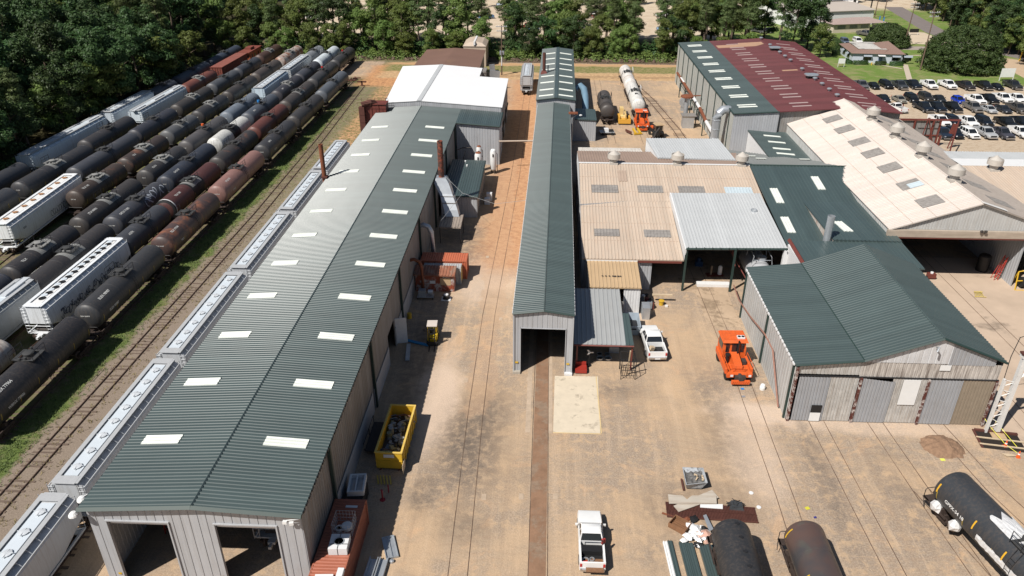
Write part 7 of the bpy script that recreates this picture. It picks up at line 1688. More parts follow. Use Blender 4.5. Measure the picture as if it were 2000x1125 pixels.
# small items in the lane
gn1 = empty('generator', (-15.1,84.0,0), 0, 'grey engine generator on a small frame beside the rusty bent pipe', 'generator')
mb = MB(); mb.box(-.8,1.3,-.5,.5,.3,.4); mb.box(-.6,.3,-.4,.4,.4,1.2); mb.lathe([(.32,-.3),(.32,.3),(0,.3)], 12, 'X', (.9,0,.9)); mb.build('engine', m_galv, gn1)
mb = MB(); 
for x in (-.7,1.2): mb.box(x-.04,x+.04,-.45,-.37,0,.3); mb.box(x-.04,x+.04,.37,.45,0,.3)
mb.build('leg', m_dark, gn1)
pk_ = empty('coil_pallet', (-12.2,83.8,0), 0, 'white and black cable reel on a pallet at the sunlit edge by the rusty cabin', 'reel')
MB().box(-.6,.6,-.5,.5,0,.12).build('pallet', m_trimwhite, pk_); MB().lathe([(.45,.12),(.45,.2),(.3,.22),(.3,.5),(.45,.52),(.45,.6),(0,.62)], 16).build('reel', m_darkmetal, pk_, auto=40); MB().lathe([(.3,.62),(.3,.72),(0,.74)], 14).build('top_ring', m_trimwhite, pk_)
tag(MB().obox((-15.0,71.2,.1),(.45,3.4,.12),.12).build('steel_beam', m_galv), 'grey steel plate lying by the workshop wall near the forklift', 'beam')
tag(MB().obox((-14.2,73.2,.12),(2.8,.4,.1),-.35).build('blue_beam', mat('bright_blue_paint', (.02,.22,.45), .5)), 'bright blue beam lying left of the forklift', 'beam')
plt = MB()
for k in range(6): plt.obox((-13.8+k*.22,76.2,.35),(.1,1.3,.05),.4,.2)
plt.obox((-13.3,76.2,.25),(1.5,.12,.1),.4); tag(plt.build('wooden_pallet', m_wood), 'leaning wooden pallet behind the forklift', 'pallet')
tag(MB().lathe([(.28,0),(.28,.7),(0,.75)], 12).build('yellow_drum', m_yellow, loc=(-16.1,78.9,0)), 'small yellow container against the workshop wall', 'drum')
for i, (px, py, h_, l_) in enumerate(((957,385,1.3,'tall white cabinet outside the small green house'),(953,392,1.0,'lower white cabinet in front of the tall one'))):
    q = at(px, py+6); tag(MB().box(q.x-.55,q.x+.35,q.y-.4,q.y+.4,0,h_).build('cabinet', m_trimwhite), l_, 'cabinet')
q = at(949,398); tag(MB().lathe([(.35,0),(.35,.8),(0,.82)], 12, c=(q.x,q.y,0)).build('dark_barrel', m_darkmetal), 'dark barrel beside the white cabinets', 'barrel')
# concrete patches by the rails
for i, (px, py, l_) in enumerate([(945,971,'pale square footing left of the lane rails'),(1018,970,'square footing left of the rust brown bed'),(1085,970,'square footing right of the rust brown bed'),(910,743,'faint square footing beside the dark stain'),(978,623,'square footing near the narrow shed wall'),(1032,741,'small square footing near the shed door'),(952,502,'pale square cover in the upper lane')]):
    q = at(px, py); o = MB().obox((q.x,q.y,.012),(.42,.72,.03),.02).build('concrete_footing', m_grate); tag(o, l_, 'footing')
# ---- scrap area bottom right
hpb = empty('scrap_hopper', (13.75,51.2,0), 0, 'pale grey tilting scrap hopper full of ash and stones', 'hopper')
mb = MB(); lo = [(-.75,-.55,.15),(.55,-.55,.15),(.55,.5,.15),(-.75,.5,.15)]; hi = [(-.95,-1.05,1.0),(.95,-.75,1.05),(.9,1.15,1.05),(-.95,1.15,1.05)]
hi2 = [(x*.93,y*.93,z) for x,y,z in hi]; lo2 = [(x*.9,y*.9,z+.25) for x,y,z in lo]
mb.loft([lo, hi, hi2, lo2], caps=True); mb.build('bin', mat('scorched_pale_steel', (.42,.44,.46), .6, .1, .25, 2, rust=(.12,.12,.12), rustamt=.2, rustscale=1.2), hpb)
mb = MB()
vs = []; fs = []; n_ = 9; rnd = random.Random(5)
for i in range(n_):
    for j in range(n_): vs.append((-.8+1.6*i/(n_-1), -.75+1.7*j/(n_-1), .75+.2*rnd.random()))
for i in range(n_-1):
    for j in range(n_-1): fs.append((i*n_+j,i*n_+j+1,(i+1)*n_+j+1,(i+1)*n_+j))
mb.add(vs, fs); mb.build('ash_load', mat('ash_and_rubble', (.14,.135,.13), .9, 0, .6, 5), hpb)
MB().box(-1.1,-.95,-.8,.6,.1,.22).build('fork_rail', m_rustdark, hpb)
for k in range(9):
    o = MB().obox((0,0,0),(.16,.12,.1),k,.3*k,.2*k).build('rubble_stone', m_plywood, loc=(13.75+rnd.uniform(-.1,.7),51.3+rnd.uniform(-.5,.5),1.0)); tag(o, 'pale stone in the tilting scrap hopper', 'stone', 'stones in the scrap hopper')
def panel(pts, z, m_, nm, label, cat, t=.05):
    q = [at(*p_) for p_ in pts]; mb = MB(); mb.slab([(p_.x,p_.y,z) for p_ in q], t); o = mb.build(nm, m_); return tag(o, label, cat)
m_pal = mat('pale_weathered_panel', (.50,.45,.38), .6, 0, .12, .8, streak=.5, streakcol=(.32,.22,.15), sdir='X')
panel([(1304,971),(1333,974),(1341,981),(1351,973),(1398,974),(1399,989),(1306,989)], .34, m_pal, 'metal_offcut', 'pale notched sheet panel on top of the scrap sheets', 'panel')
panel([(1315,992),(1390,961),(1403,976),(1325,1004)], .26, m_pal, 'metal_offcut', 'pale sheet panel crossing diagonally under the notched one', 'panel')
panel([(1367,988),(1411,988),(1411,997),(1367,994)], .2, m_white, 'metal_offcut', 'white offcut panel beneath the crossing sheets', 'panel')
gr = empty('steel_grating', (14.5,47.9,.06), -.045, 'long dark brown steel grating lying above the stripped black tank', 'grating')
mb = MB(); mb.box(-3.6,3.9,-.85,-.8,0,.12); mb.box(-3.6,3.9,.8,.85,0,.12); mb.box(-3.6,3.9,-.03,.03,0,.1)
for k in range(62): mb.box(-3.58+k*.121,-3.52+k*.121,-.8,.8,.02,.1)
mb.box(-3.6,3.9,-.8,.8,-.03,.0)
mb.build('bars', m_rustdark, gr)
tl = MB(); rnd = random.Random(11)
for k in range(7):
    a = k*.9; tl.tube([(.8*math.cos(a),.5*math.sin(a),.2+.3*rnd.random()),(.2*math.sin(k),.3*math.cos(k),.5),(-.8*math.cos(a+.5),.5*math.sin(a+.4),.15)], .035, 5)
o = tl.build('twisted_steel', m_dark, loc=(16.8,48.75,0)); tag(o, 'dark twisted wire frame wrapped in black tarp beside the panels', 'scrap')
o = MB().loft([[(-.7,-.4,0),(.6,-.5,0),(.7,.5,0),(-.6,.5,0)],[(-.5,-.3,.45),(.4,-.3,.5),(.5,.35,.4),(-.4,.4,.5)]]).build('black_tarp', mat('dark_grey_tarp', (.05,.055,.06), .5, 0, .3, 3), loc=(16.9,48.6,0)); tag(o, 'crumpled dark tarp next to the pale panels', 'tarp')
wbx = empty('open_wooden_box', (11.75,46.2,0), -.65, 'open rusty brown box tipped beside the white rubbish heap', 'box')
mb = MB(); mb.box(-.75,.75,-.6,.6,.02,.08)
for (a,b,c,d) in ((-.75,-.69,-.6,.6),(.69,.75,-.6,.6),(-.69,.69,-.6,-.54),(-.69,.69,.54,.6)): mb.box(a,b,c,d,.08,.5)
for k in range(5): mb.box(-.69,.69,-.5+k*.22,-.46+k*.22,.08,.2)
mb.build('box', mat('rust_brown_timber', (.22,.11,.055), .8, 0, .3, 2), wbx); MB().obox((-1.1,.6,.1),(1.6,.14,.08),.25).build('loose_bar', m_rust, wbx)
rnd = random.Random(31); mw = [m_white, m_trimwhite, m_galv, m_rust, m_black, mat('pink_insulation', (.60,.36,.28), .8, 0, .1, 2)]
for k in range(48):
    mb = MB(); n_ = 6; s_ = rnd.uniform(.18,.5)
    vs = [(math.cos(a*1.05)*s_*rnd.uniform(.6,1.5), math.sin(a*1.05)*s_*rnd.uniform(.6,1.3), rnd.uniform(0,.1)) for a in range(n_)]
    mb.add(vs+[(rnd.uniform(-.1,.1),0,.18+.2*s_)], [(i,(i+1)%n_,n_) for i in range(n_)]+[tuple(reversed(range(n_)))])
    q = at(rnd.gauss(1362,12), rnd.gauss(1045,12)); o = mb.build('rubbish_piece', rnd.choice(mw+[m_white]*4), loc=(min(q.x,13.6), q.y, rnd.uniform(0,.3))); tag(o, 'crumpled piece in the heap of white rubbish beside the stripped tank', 'rubbish', 'white rubbish heap pieces')
panel([(1372,1015),(1378,1013),(1392,1042),(1384,1046)], .5, m_galv, 'bent_channel', 'shiny bent channel sticking out of the white heap', 'channel')
# green siding sheets
for i, (xa, xb, yt, m_, l_) in enumerate(((1294,1303,1060,m_white,'long white sheet left of the dark green siding stacks'),(1303,1312,1059,m_greenY,'first dark green siding sheet stack, next to the white sheet'),(1325,1336,1062,m_greenY,'second dark green siding stack, middle of the pile'),(1337,1352,1064,m_greenY,'third dark green siding stack with galvanised end'),(1364,1392,1068,m_greenY,'wide dark green siding stack nearest the stripped tank'))):
    a = at(xa, yt); b = at(xb, yt); st_ = empty('siding_stack', ((a.x+b.x)/2, a.y, 0), .05, l_, 'metal siding'); wv_ = (b.x-a.x)/2
    mb = MB(); mb.box(-wv_,wv_,-5.2,0,.02,.16+.03*i)
    for k in range(max(2, int(wv_*2/.2))): x = -wv_+.06+k*.2; mb.box(x,x+.05,-5.25,.04,.16+.03*i,.21+.03*i)
    mb.build('sheet', m_, st_)
tag(MB().box(12.3,13.1,38.2,39.6,.3,.36).build('galvanised_offcut', m_galv), 'galvanised offcut on the third siding stack', 'panel')
for i, (px, py, l_) in enumerate(((1467,963,'upper of two pale round pads on the gravel'),(1482,991,'lower of two pale round pads on the gravel'))):
    q = at(px, py); tag(MB().lathe([(.2,0),(.2,.05),(0,.06)], 10, c=(q.x,q.y,0)).build('round_pad', m_trimwhite), l_, 'pad')
q = at(1577,993); tag(MB().obox((q.x,q.y,.03),(.35,.3,.04),.4).build('yellow_rag', mat('lime_yellow', (.65,.60,.05), .6)), 'yellow rag with strap on the orange dirt', 'rag')
q = at(1592,1011); tag(MB().obox((q.x,q.y,.03),(.22,.18,.05),.4).build('blue_rag', mat('navy_cloth', (.03,.03,.2), .8)), 'dark blue rag near the heat stained tank', 'rag')
# mound, pit, cones
md = MB(); rnd = random.Random(2); n_ = 18; vs = []; fs = []
for i in range(n_):
    for j in range(n_):
        x = -1.9+3.8*i/(n_-1); y = -1.7+3.4*j/(n_-1); r2 = (x/1.9)**2+(y/1.7)**2
        vs.append((x, y, max(-.05, .55*(1-r2)+.22*mnoise.noise(Vector((x*1.7,y*1.7,3)))*(r2 < 1.2))+rnd.uniform(0,.07)*(r2 < 1)))
for i in range(n_-1):
    for j in range(n_-1): fs.append((i*n_+j,(i+1)*n_+j,(i+1)*n_+j+1,i*n_+j+1))
md.add(vs, fs); o = md.build('dirt_mound', mat('dug_brown_earth', (.26,.16,.10), .95, 0, .35, 3, bump=.8, bs=8), loc=(38.0,57.5,0)); tag(o, 'low mound of dug brown earth in front of the brown door leaf', 'mound')
q = at(1841,898); tag(MB().obox((q.x,q.y,.02),(.4,.3,.02),.1).build('yellow_card', mat('fluorescent_yellow', (.75,.80,.12), .5)), 'square fluorescent yellow card below the earth mound', 'card')
pt = empty('boarded_pit', (43.9,58.6,0), -.15, 'open pit with timber boards and yellow tape at the shed corner', 'pit')
MB().box(-2.0,1.9,-1.4,1.3,.0,.02).build('dark_opening', mat('deep_dark_hole', (.02,.014,.011), 1.0), pt)
for y in (-.9,.1): MB().box(-2.1,2.3,y-.08,y+.08,.06,.14).build('timber_plank', m_plywood, pt)
MB().box(-.6,.7,.25,1.1,.06,.12).build('plywood_sheet', m_ochre, pt); mb = MB(); mb.box(-2.1,-1.9,-1.4,1.3,.021,.1); mb.box(-1.9,1.9,1.1,1.35,.021,.2); mb.build('edge_board', m_rustdark, pt)
mb = MB(); mb.tube([(-1.2,2.4,1.2),(-.5,1.2,.5),(.2,-.6,.15),(.9,-1.6,.05)], .03, 4); mb.tube([(-.4,2.4,1.2),(.6,.9,.4),(1.2,-.9,.1)], .03, 4); mb.build('yellow_tape', mat('yellow_tape', (.75,.70,.06), .5), pt)
def cone(px, py, label):
    q = at(px, py); r_ = empty('traffic_cone', (q.x,q.y,0), 0, label, 'traffic cone', 'orange traffic cones by the pit')
    MB().box(-.19,.19,-.19,.19,0,.04).build('base', m_orange, r_); MB().lathe([(.15,.04),(.03,.72),(0,.72)], 12).build('cone_body', mat('safety_orange', (.85,.12,.02), .5) if 'safety_orange' not in bpy.data.materials else bpy.data.materials['safety_orange'], r_, auto=50); MB().lathe([(.112,.33),(.085,.45)], 12).build('white_collar', m_white, r_)
cone(1963,872,'orange traffic cone at the pit edge, with white collar'); cone(1988,893,'orange traffic cone standing right of the pit')
for k in range(3): q = at(1968+k*3, 888+k*2); tag(MB().obox((q.x,q.y,.05+.03*k),(.9,.12,.05),.1*k-.1).build('loose_board', m_plywood), ('upper','middle','lower')[k]+' loose board between pit and cone', 'board')
q = at(1386+98,795); 
tag(MB().lathe([(.28,0),(.3,.3),(.22,.6),(.1,.68),(0,.7)], 14, c=(23.3,66.0,0)).build('white_gas_bottle', m_white), 'small white gas bottle between orange mover and shed wall', 'gas bottle')
for i, (px, py, l_) in enumerate(((1450,760,'blue cloth lying on the track just below the orange mover'),(1452,775,'grey-blue scrap on the track below the blue cloth'))):
    q = at(px, py); tag(MB().obox((q.x,q.y,.05),(.35,.3,.03),.2).build('cloth', m_blue if i == 0 else m_galv), l_, 'cloth')
# ---- under the silver canopy and the tan bay
gsb = empty('gas_bottle_cart', (23.2,92.0,0), .1, 'welding cart with one white and one brown bottle under the silver canopy', 'cart')
MB().box(-1.1,1.1,-.5,.5,.1,.2).build('cart_deck', m_redsteel, gsb); MB().lathe([(.28,.2),(.28,1.3),(.12,1.5),(0,1.55)], 12, c=(.7,0,0)).build('white_bottle', m_trimwhite, gsb, auto=40); MB().lathe([(.15,.2),(.15,1.35),(.05,1.5),(0,1.5)], 10, c=(-.5,0,0)).build('brown_bottle', m_wood, gsb, auto=40)
tag(MB().box(20.3,24.6,88.6,89.5,.02,.4).build('white_beam', m_white), 'long white box beam on the slab at the canopy edge', 'beam')
bpmp = MB(); bpmp.box(-.5,.5,-.4,.4,0,.7); bpmp.lathe([(.3,.7),(.3,1.1),(0,1.2)], 10); o = bpmp.build('blue_pump', mat('deep_blue_paint', (.02,.06,.14), .5), loc=(21.6,95,0)); tag(o, 'dark blue pump set in the canopy shade', 'pump')
mow = empty('red_tractor', (18.9,97.5,0), .5, 'small red tractor in the shade under the silver canopy', 'tractor')
MB().box(-.5,.5,-.9,1.0,.5,1.1).build('body', mat('tractor_red', (.4,.02,.02), .4), mow)
for x in (-.6,.6): MB().lathe([(0,-.12),(.45,-.12),(.45,.12),(0,.12)], 14, 'X', (x,-.5,.45)).build('wheel', m_tyre, mow); MB().lathe([(0,-.1),(.28,-.1),(.28,.1),(0,.1)], 12, 'X', (x,.8,.28)).build('wheel', m_tyre, mow)
tag(MB().box(13.9,16.4,84.2,84.5,.9,1.1).build('timber_bench_top', m_plywood), 'pale timber plank in the tan hall open bay', 'plank')
rnd = random.Random(77)
cl_c = [m_dark, m_darkmetal, m_redsteel, m_galv, m_dark]
for k in range(9):
    x = 12.7+rnd.uniform(0,1.1); y = 83.0+rnd.uniform(-1.0,2.3); mb = MB()
    mb.box(-.3,.3,-.25,.25,0,rnd.uniform(.5,1.3)) if k % 2 else mb.lathe([(.27,0),(.27,.8),(.1,.9),(0,.9)], 10)
    tag(mb.build('stored_drum' if k % 2 == 0 else 'stored_box', cl_c[k % 5], loc=(x,y,0)), 'dark container stored at the mouth of the tan hall bay', 'container', 'stored containers at the tan hall bay')
tag(MB().lathe([(.28,0),(.28,.5),(.36,.52),(.36,.62),(0,.64)], 14, c=(15.0,83.6,0)).build('yellow_lid_bin', m_yellow), 'black bin with bright yellow lid in the tan hall bay', 'bin')
tag(MB().box(15.4,15.75,83.0,83.2,0,.25).build('white_pouch', m_white), 'small white box beside the yellow lidded bin', 'box')
gdp = empty('grey_dumpster', (10.75,77.1,0), .0, 'pale blue-grey open dumpster with dark waste right of the lean-to', 'dumpster')
mb = MB(); lo = [(-.6,-1.1,.1),(.6,-1.1,.1),(.6,1.2,.1),(-.6,1.2,.1)]; hi = [(-.8,-1.45,1.5),(.8,-1.45,1.5),(.8,1.45,1.7),(-.8,1.45,1.7)]
mb.loft([lo, hi, [(x*.92,y*.94,z) for x,y,z in hi], [(x*.9,y*.9,z+.2) for x,y,z in lo]]); mb.build('bin', mat('blue_grey_bin_paint', (.36,.42,.48), .5, 0, .12, 2), gdp)
MB().box(-.55,.55,-1.1,1.1,.3,.85).build('waste', m_dark, gdp); MB().box(-.3,.3,-1.47,-1.44,1.05,1.2).build('dark_slot', m_black, gdp)
blx = MB(); blx.box(12.2,13.1,79.8,81.4,0,1.6); tag(blx.build('grey_cabinet', m_galv), 'tall grey cabinet against the ochre annex wall', 'cabinet')
# inside contents seen through doors
ld = empty('red_step_ladder', (-30.0,43.8,0), .5, 'red step ladder inside the left bay of the long workshop', 'ladder')
mb = MB()
for s_ in (-1,1): mb.tube([(s_*.4,0,0),(s_*.25,.9,3.4)], .05, 4); mb.tube([(s_*.4,1.8,0),(s_*.25,1.0,3.4)], .04, 4)
for k in range(9): mb.box(-.38+.013*k,.38-.013*k,.08+.1*k-.08,.08+.1*k+.08,.35+.36*k-.02,.35+.36*k+.02)
mb.build('ladder', mat('red_fibreglass', (.38,.03,.02), .5), ld)
ql = at(1958,545); l2 = empty('red_step_ladder', (ql.x-.9,ql.y,0), .1, 'red folding ladder leaning on the inner wall of the large pale shed', 'ladder')
mb = MB()
for s_ in (-1,1): mb.tube([(0,s_*.35,0),(.5,s_*.3,3.4)], .06, 4); mb.tube([(-.5,s_*.35,.0),(.4,s_*.3,3.3)], .05, 4)
for k in range(9): mb.box(.0+.055*k,.12+.055*k,-.33,.33,.3+.34*k,.35+.34*k)
mb.build('ladder', bpy.data.materials['red_fibreglass'], l2)
qb = at(1935,528); tag(MB().lathe([(.75,0),(.75,2.2),(.6,2.35),(0,2.4)], 16, c=(qb.x-1.3,qb.y,0)).build('black_tank', m_black), 'round black tank in the shade of the large pale shed', 'tank')
mc = empty('floor_scrubber', (52.0,92.4,0), 0, 'small dark red machine on the floor at the shade edge of the pale shed', 'machine')
MB().box(-.5,.5,-.35,.35,.2,.8).build('body', m_redsteel, mc); MB().lathe([(.2,.8),(.2,1.0),(0,1.05)], 10).build('white_cap', m_trimwhite, mc)
for x in (-.5,.5): MB().lathe([(0,-.08),(.2,-.08),(.2,.08),(0,.08)], 10, 'X', (x,0,.2)).build('wheel', m_tyre, mc)
yp = empty('yellow_trestle', (0,0,0), 0, 'pale yellow folded trestle lying on the beige apron', 'trestle'); q = at(1912,577); yp.location = (q.x, q.y, 0)
mb = MB()
for k in range(6): mb.tube([(-.7+k*.22,-.6+.05*k,.08),(-.3+k*.16,.7,.25)], .045, 4)
mb.tube([(-.8,-.5,.1),(.6,-.6,.1)], .05, 4); mb.tube([(-.4,.6,.2),(.7,.6,.2)], .05, 4); mb.build('frame', mat('pale_yellow_steel', (.55,.42,.12), .5), yp)
yr = empty('yellow_wheel_frame', (0,0,0), 0, 'yellow frame holding a wheel and red hoses at the right edge', 'frame'); q = at(1992,560); yr.location = (q.x, q.y, 0)
mb = MB()
for (a, b) in (((-1.2,-1,0),(-.8,0,2.2)),((-.6,1,0),(-.8,0,2.2)),((1,-1,0),(1,0,2.6)),((-.8,0,2.2),(1,0,2.6)),((-1.0,-.5,1.1),(1,-.5,1.2)),((-1.2,-1,0),(1,-1,0))): mb.tube([a, b], .08, 4)
mb.build('frame', m_yellow, yr); MB().lathe([(0,-.3),(.7,-.3),(.7,.3),(0,.3)], 16, 'X', (0,-.2,.8)).build('wheel', m_tyre, yr, auto=40); MB().box(-.2,.9,-.6,.3,2.2,2.3).build('tray', m_ochre, yr)
# tank car piece under the canopy by the parapet
sc_ = empty('silver_vessel', (27.9,88.9,0), 0, 'grey round vessel with railing under the right side of the silver canopy', 'tank')
MB().lathe([(.02,0),(.9,.15),(1.4,.6),(1.5,1.2),(1.5,7.5)], 24, 'Y', (0,-2.0,2.5)).build('vessel', m_graysheet, sc_, smooth=True)
MB().lathe([(.6,0),(.6,.45),(0,.5)], 16, c=(.3,.2,3.9)).build('manway', m_galv, sc_)
mb = MB()
for s_ in (-1,1): mb.tube([(s_*1.3,-1.2,3.9),(s_*1.1,-1.2,5.0),(s_*1.1,1.6,5.0),(s_*1.3,1.6,3.9)], .05, 4)
mb.tube([(-1.1,-1.2,4.5),(1.1,-1.2,4.5)], .04, 4); mb.build('railing', m_galv, sc_)
# ---- poles, lamps, signs
def pole(px, py, h_, label, arms=2, lean=(0,0), trans=False, lampm=False, zrot=0.1):
    q = at(px, py); r_ = empty('utility_pole', (q.x,q.y,0), 0, label, 'utility pole')
    MB().tube([(0,0,0),(lean[0],lean[1],h_)], .2, 8, r2=.12).build('pole', mat('dark_timber_pole', (.13,.085,.06), .85, 0, .2, 2) if 'dark_timber_pole' not in bpy.data.materials else bpy.data.materials['dark_timber_pole'], r_, auto=50)
    for k in range(arms): MB().obox((lean[0],lean[1]-.15,h_-.4-k*1.1),(3.0-.4*k,.14,.16),zrot).build('cross_arm', m_galv, r_)
    mb = MB()
    for k in range(arms):
        for x in (-1.3,-.7,.7,1.3): mb.lathe([(.07,0),(.09,.12),(.04,.22),(0,.25)], 6, c=(lean[0]+x*(1-.12*k),lean[1]-.15+x*zrot,h_-.32-k*1.1))
    mb.build('insulator', m_trimwhite, r_)
    if trans:
        for k in range(3): a = 2.1*k; MB().lathe([(.3,0),(.32,.9),(0,1.0)], 12, c=(.45*math.cos(a),.45*math.sin(a),h_*.42)).build('transformer', m_galv, r_, auto=50)
        MB().box(-.12,.12,-.35,-.2,h_*.2,h_*.42).build('conduit', m_trimwhite, r_)
    if lampm:
        MB().tube([(lean[0],lean[1],h_-2.2),(lean[0]+1.6,lean[1],h_-1.7)], .05, 5).build('lamp_arm', m_galv, r_); MB().lathe([(.06,-.3),(.16,0),(.1,.3)], 8, 'X', (lean[0]+1.9,lean[1],h_-1.7)).build('lamp_head', m_trimwhite, r_)
    return r_
POLES = [pole(980,147,13.2,'tall grey utility pole with transformers beside the white roof and lone hopper',2,trans=True),
 pole(1797,137,15.2,'leaning brown utility pole rising from the lawn right of the pale house',2,lean=(2.2,4.5),lampm=False),
 pole(1764,95,13.5,'brown utility pole behind the low house at its right end',2,lean=(1.8,3)),
 pole(1725,35,11,'bare yellowish pole beside the road bend',1), pole(1708,34,12,'thin dark pole in front of the far canopy',1), pole(1855,52,8,'pole with a curved lamp arm at the forest edge by the round tree',1,lampm=True)]
lp = empty('yard_lamp', (4.9,139.5,0), 0, 'grey yard lamp pole beside the narrow shed in the upper yard', 'lamp')
MB().tube([(0,0,0),(0,0,8.2)], .12, 8).build('pole', m_galv, lp); MB().tube([(0,0,8.1),(.9,0,8.7),(1.3,0,8.6)], .06, 5).build('arm', m_galv, lp); MB().lathe([(.05,-.25),(.2,0),(.1,.3)], 8, 'X', (1.5,0,8.6)).build('lamp_head', m_trimwhite, lp); MB().box(-.7,1.0,-.5,.6,8.9,9.1).build('rusty_cowl', m_rust, lp)
# overhead cables
cabm = mat('pale_cable', (.30,.30,.30), .6)
cw = MB(); cw.tube([(-15.2,107.2,8.3),(-12,104,6.6),(-7,101,6.2),(-1.3,99.5,7.6)], .022, 4); cw.tube([(-12,104,6.6),(-14.6,98,4.6)], .025, 4)
tag(cw.build('sagging_cable', cabm), 'sagging pale cable from the rusty stack across the lane to the narrow shed', 'cable')
# signs
q = at(1964,158); ws = empty('white_board_sign', (q.x,q.y,0), .1, 'blank white board sign on two legs at the lawn edge by the dirt lane', 'sign')
MB().box(-1.8,1.8,-.05,.05,1.0,3.3).build('board', m_white, ws); mb = MB(); mb.box(-1.9,-1.75,-.06,.06,0,3.3); mb.box(1.75,1.9,-.06,.06,0,3.3); mb.build('leg', m_trimwhite, ws)
q = at(1784,68); ds = empty('dark_board_sign', (q.x,q.y,0), .1, 'dark rectangular sign facing the road on the sandy lot', 'sign')
MB().box(-1.6,1.6,-.06,.06,.8,2.0).build('board', m_black, ds); mb = MB(); mb.box(-1.5,-1.4,-.05,.05,0,.8); mb.box(1.4,1.5,-.05,.05,0,.8); mb.build('leg', m_trimwhite, ds)
q = at(1840,132); gsn = empty('green_small_sign', (q.x,q.y,0), .1, 'small teal sign on a thin post in front of the round tree', 'sign'); MB().box(-.6,.6,-.03,.03,.9,1.7).build('board', mat('teal_sign', (.04,.35,.28), .5), gsn); MB().box(-.04,.04,-.03,.03,0,.9).build('post', m_galv, gsn)
q = at(1990,120); yb_ = empty('yellow_bollard', (q.x,q.y,0), 0, 'slanted yellow gas marker post at the far right forest edge', 'post'); MB().tube([(0,0,0),(.5,.3,4.2)], .18, 8).build('post', m_yellow, yb_)
q = at(1718+50,44); 
for i, (px, py) in enumerate(((1717,42),(1725,44))): q = at(px, py); tag(MB().box(q.x-.15,q.x+.15,q.y-.15,q.y+.15,0,2.0).build('blue_post', m_blue), ('left','right')[i]+' of two blue posts at the far canopy driveway', 'post')
fh_ = empty('fire_hydrant', (0,0,0), 0, 'small yellow hydrant in front of the pale house hedge', 'hydrant'); q = at(1702,127); fh_.location = (q.x, q.y, 0)
MB().lathe([(.18,0),(.15,.1),(.15,.6),(.2,.62),(.1,.8),(0,.82)], 10).build('barrel', m_yellow, fh_)
# scrap heap at the end of the rail yard
q = at(682,158)
for k in range(14): mb = MB(); mb.obox((0,0,0),(rnd.uniform(.8,2.2),.25,.2),rnd.uniform(0,3),rnd.uniform(-.3,.3)); tag(mb.build('scrap_tie', m_rustdark, loc=(q.x+rnd.uniform(-2,2), q.y+rnd.uniform(-2,2), .1+rnd.random()*.5)), 'old dark sleeper in the heap at the end of the rail yard', 'sleeper', 'heap of old sleepers')
bst = MB(); bst.box(-.2,.2,-.2,.2,0,1.2); bst.box(-1.2,1.2,-.2,.2,.9,1.2)
tag(bst.build('buffer_stop', m_rustdark, loc=(-48.0,196.4,0)), 'dark buffer stop at the end of the empty track', 'buffer stop')
for i, (px, py) in enumerate(((1112,6),(1098,8))): pass
# ============================================================ TREES
def leafmat(name, c1, c2, tr=.25):
    t = NT(name); oi = t.node('ShaderNodeObjectInfo'); co = t.coord('Object')
    n = t.noise(co, .9, 4, .7); c = t.mix(t.ramp(n, .35, .65), c1, c2)
    hs = t.node('ShaderNodeHueSaturation'); t.l.new(c, hs.inputs['Color'])
    t.l.new(t.math('MULTIPLY_ADD', oi.outputs['Random'], .05, .475), hs.inputs['Hue']); t.l.new(t.math('MULTIPLY_ADD', oi.outputs['Random'], .6, .72), hs.inputs['Value'])
    t.l.new(hs.outputs[0], t.b.inputs['Base Color']); t.b.inputs['Roughness'].default_value = .55; t.b.inputs['Specular IOR Level'].default_value = .3
    tl_ = t.node('ShaderNodeBsdfTranslucent'); t.l.new(hs.outputs[0], tl_.inputs[0]); mx = t.node('ShaderNodeMixShader'); mx.inputs[0].default_value = tr
    t.l.new(t.b.outputs[0], mx.inputs[1]); t.l.new(tl_.outputs[0], mx.inputs[2]); t.l.new(mx.outputs[0], t.n['Material Output'].inputs[0]); return t.m
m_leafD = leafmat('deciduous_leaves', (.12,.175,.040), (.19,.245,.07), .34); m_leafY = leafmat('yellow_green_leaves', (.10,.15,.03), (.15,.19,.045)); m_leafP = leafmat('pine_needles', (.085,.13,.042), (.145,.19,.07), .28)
m_leafK = leafmat('oak_leaves_darkened_for_shade', (.034,.068,.022), (.062,.108,.032), .18)  # albedo lowered so the forest side looks self-shadowed
m_leafR = leafmat('round_tree_leaves', (.050,.100,.030), (.09,.15,.045), .22)
m_bark = mat('grey_brown_bark', (.13,.095,.07), .9, 0, .3, 3)
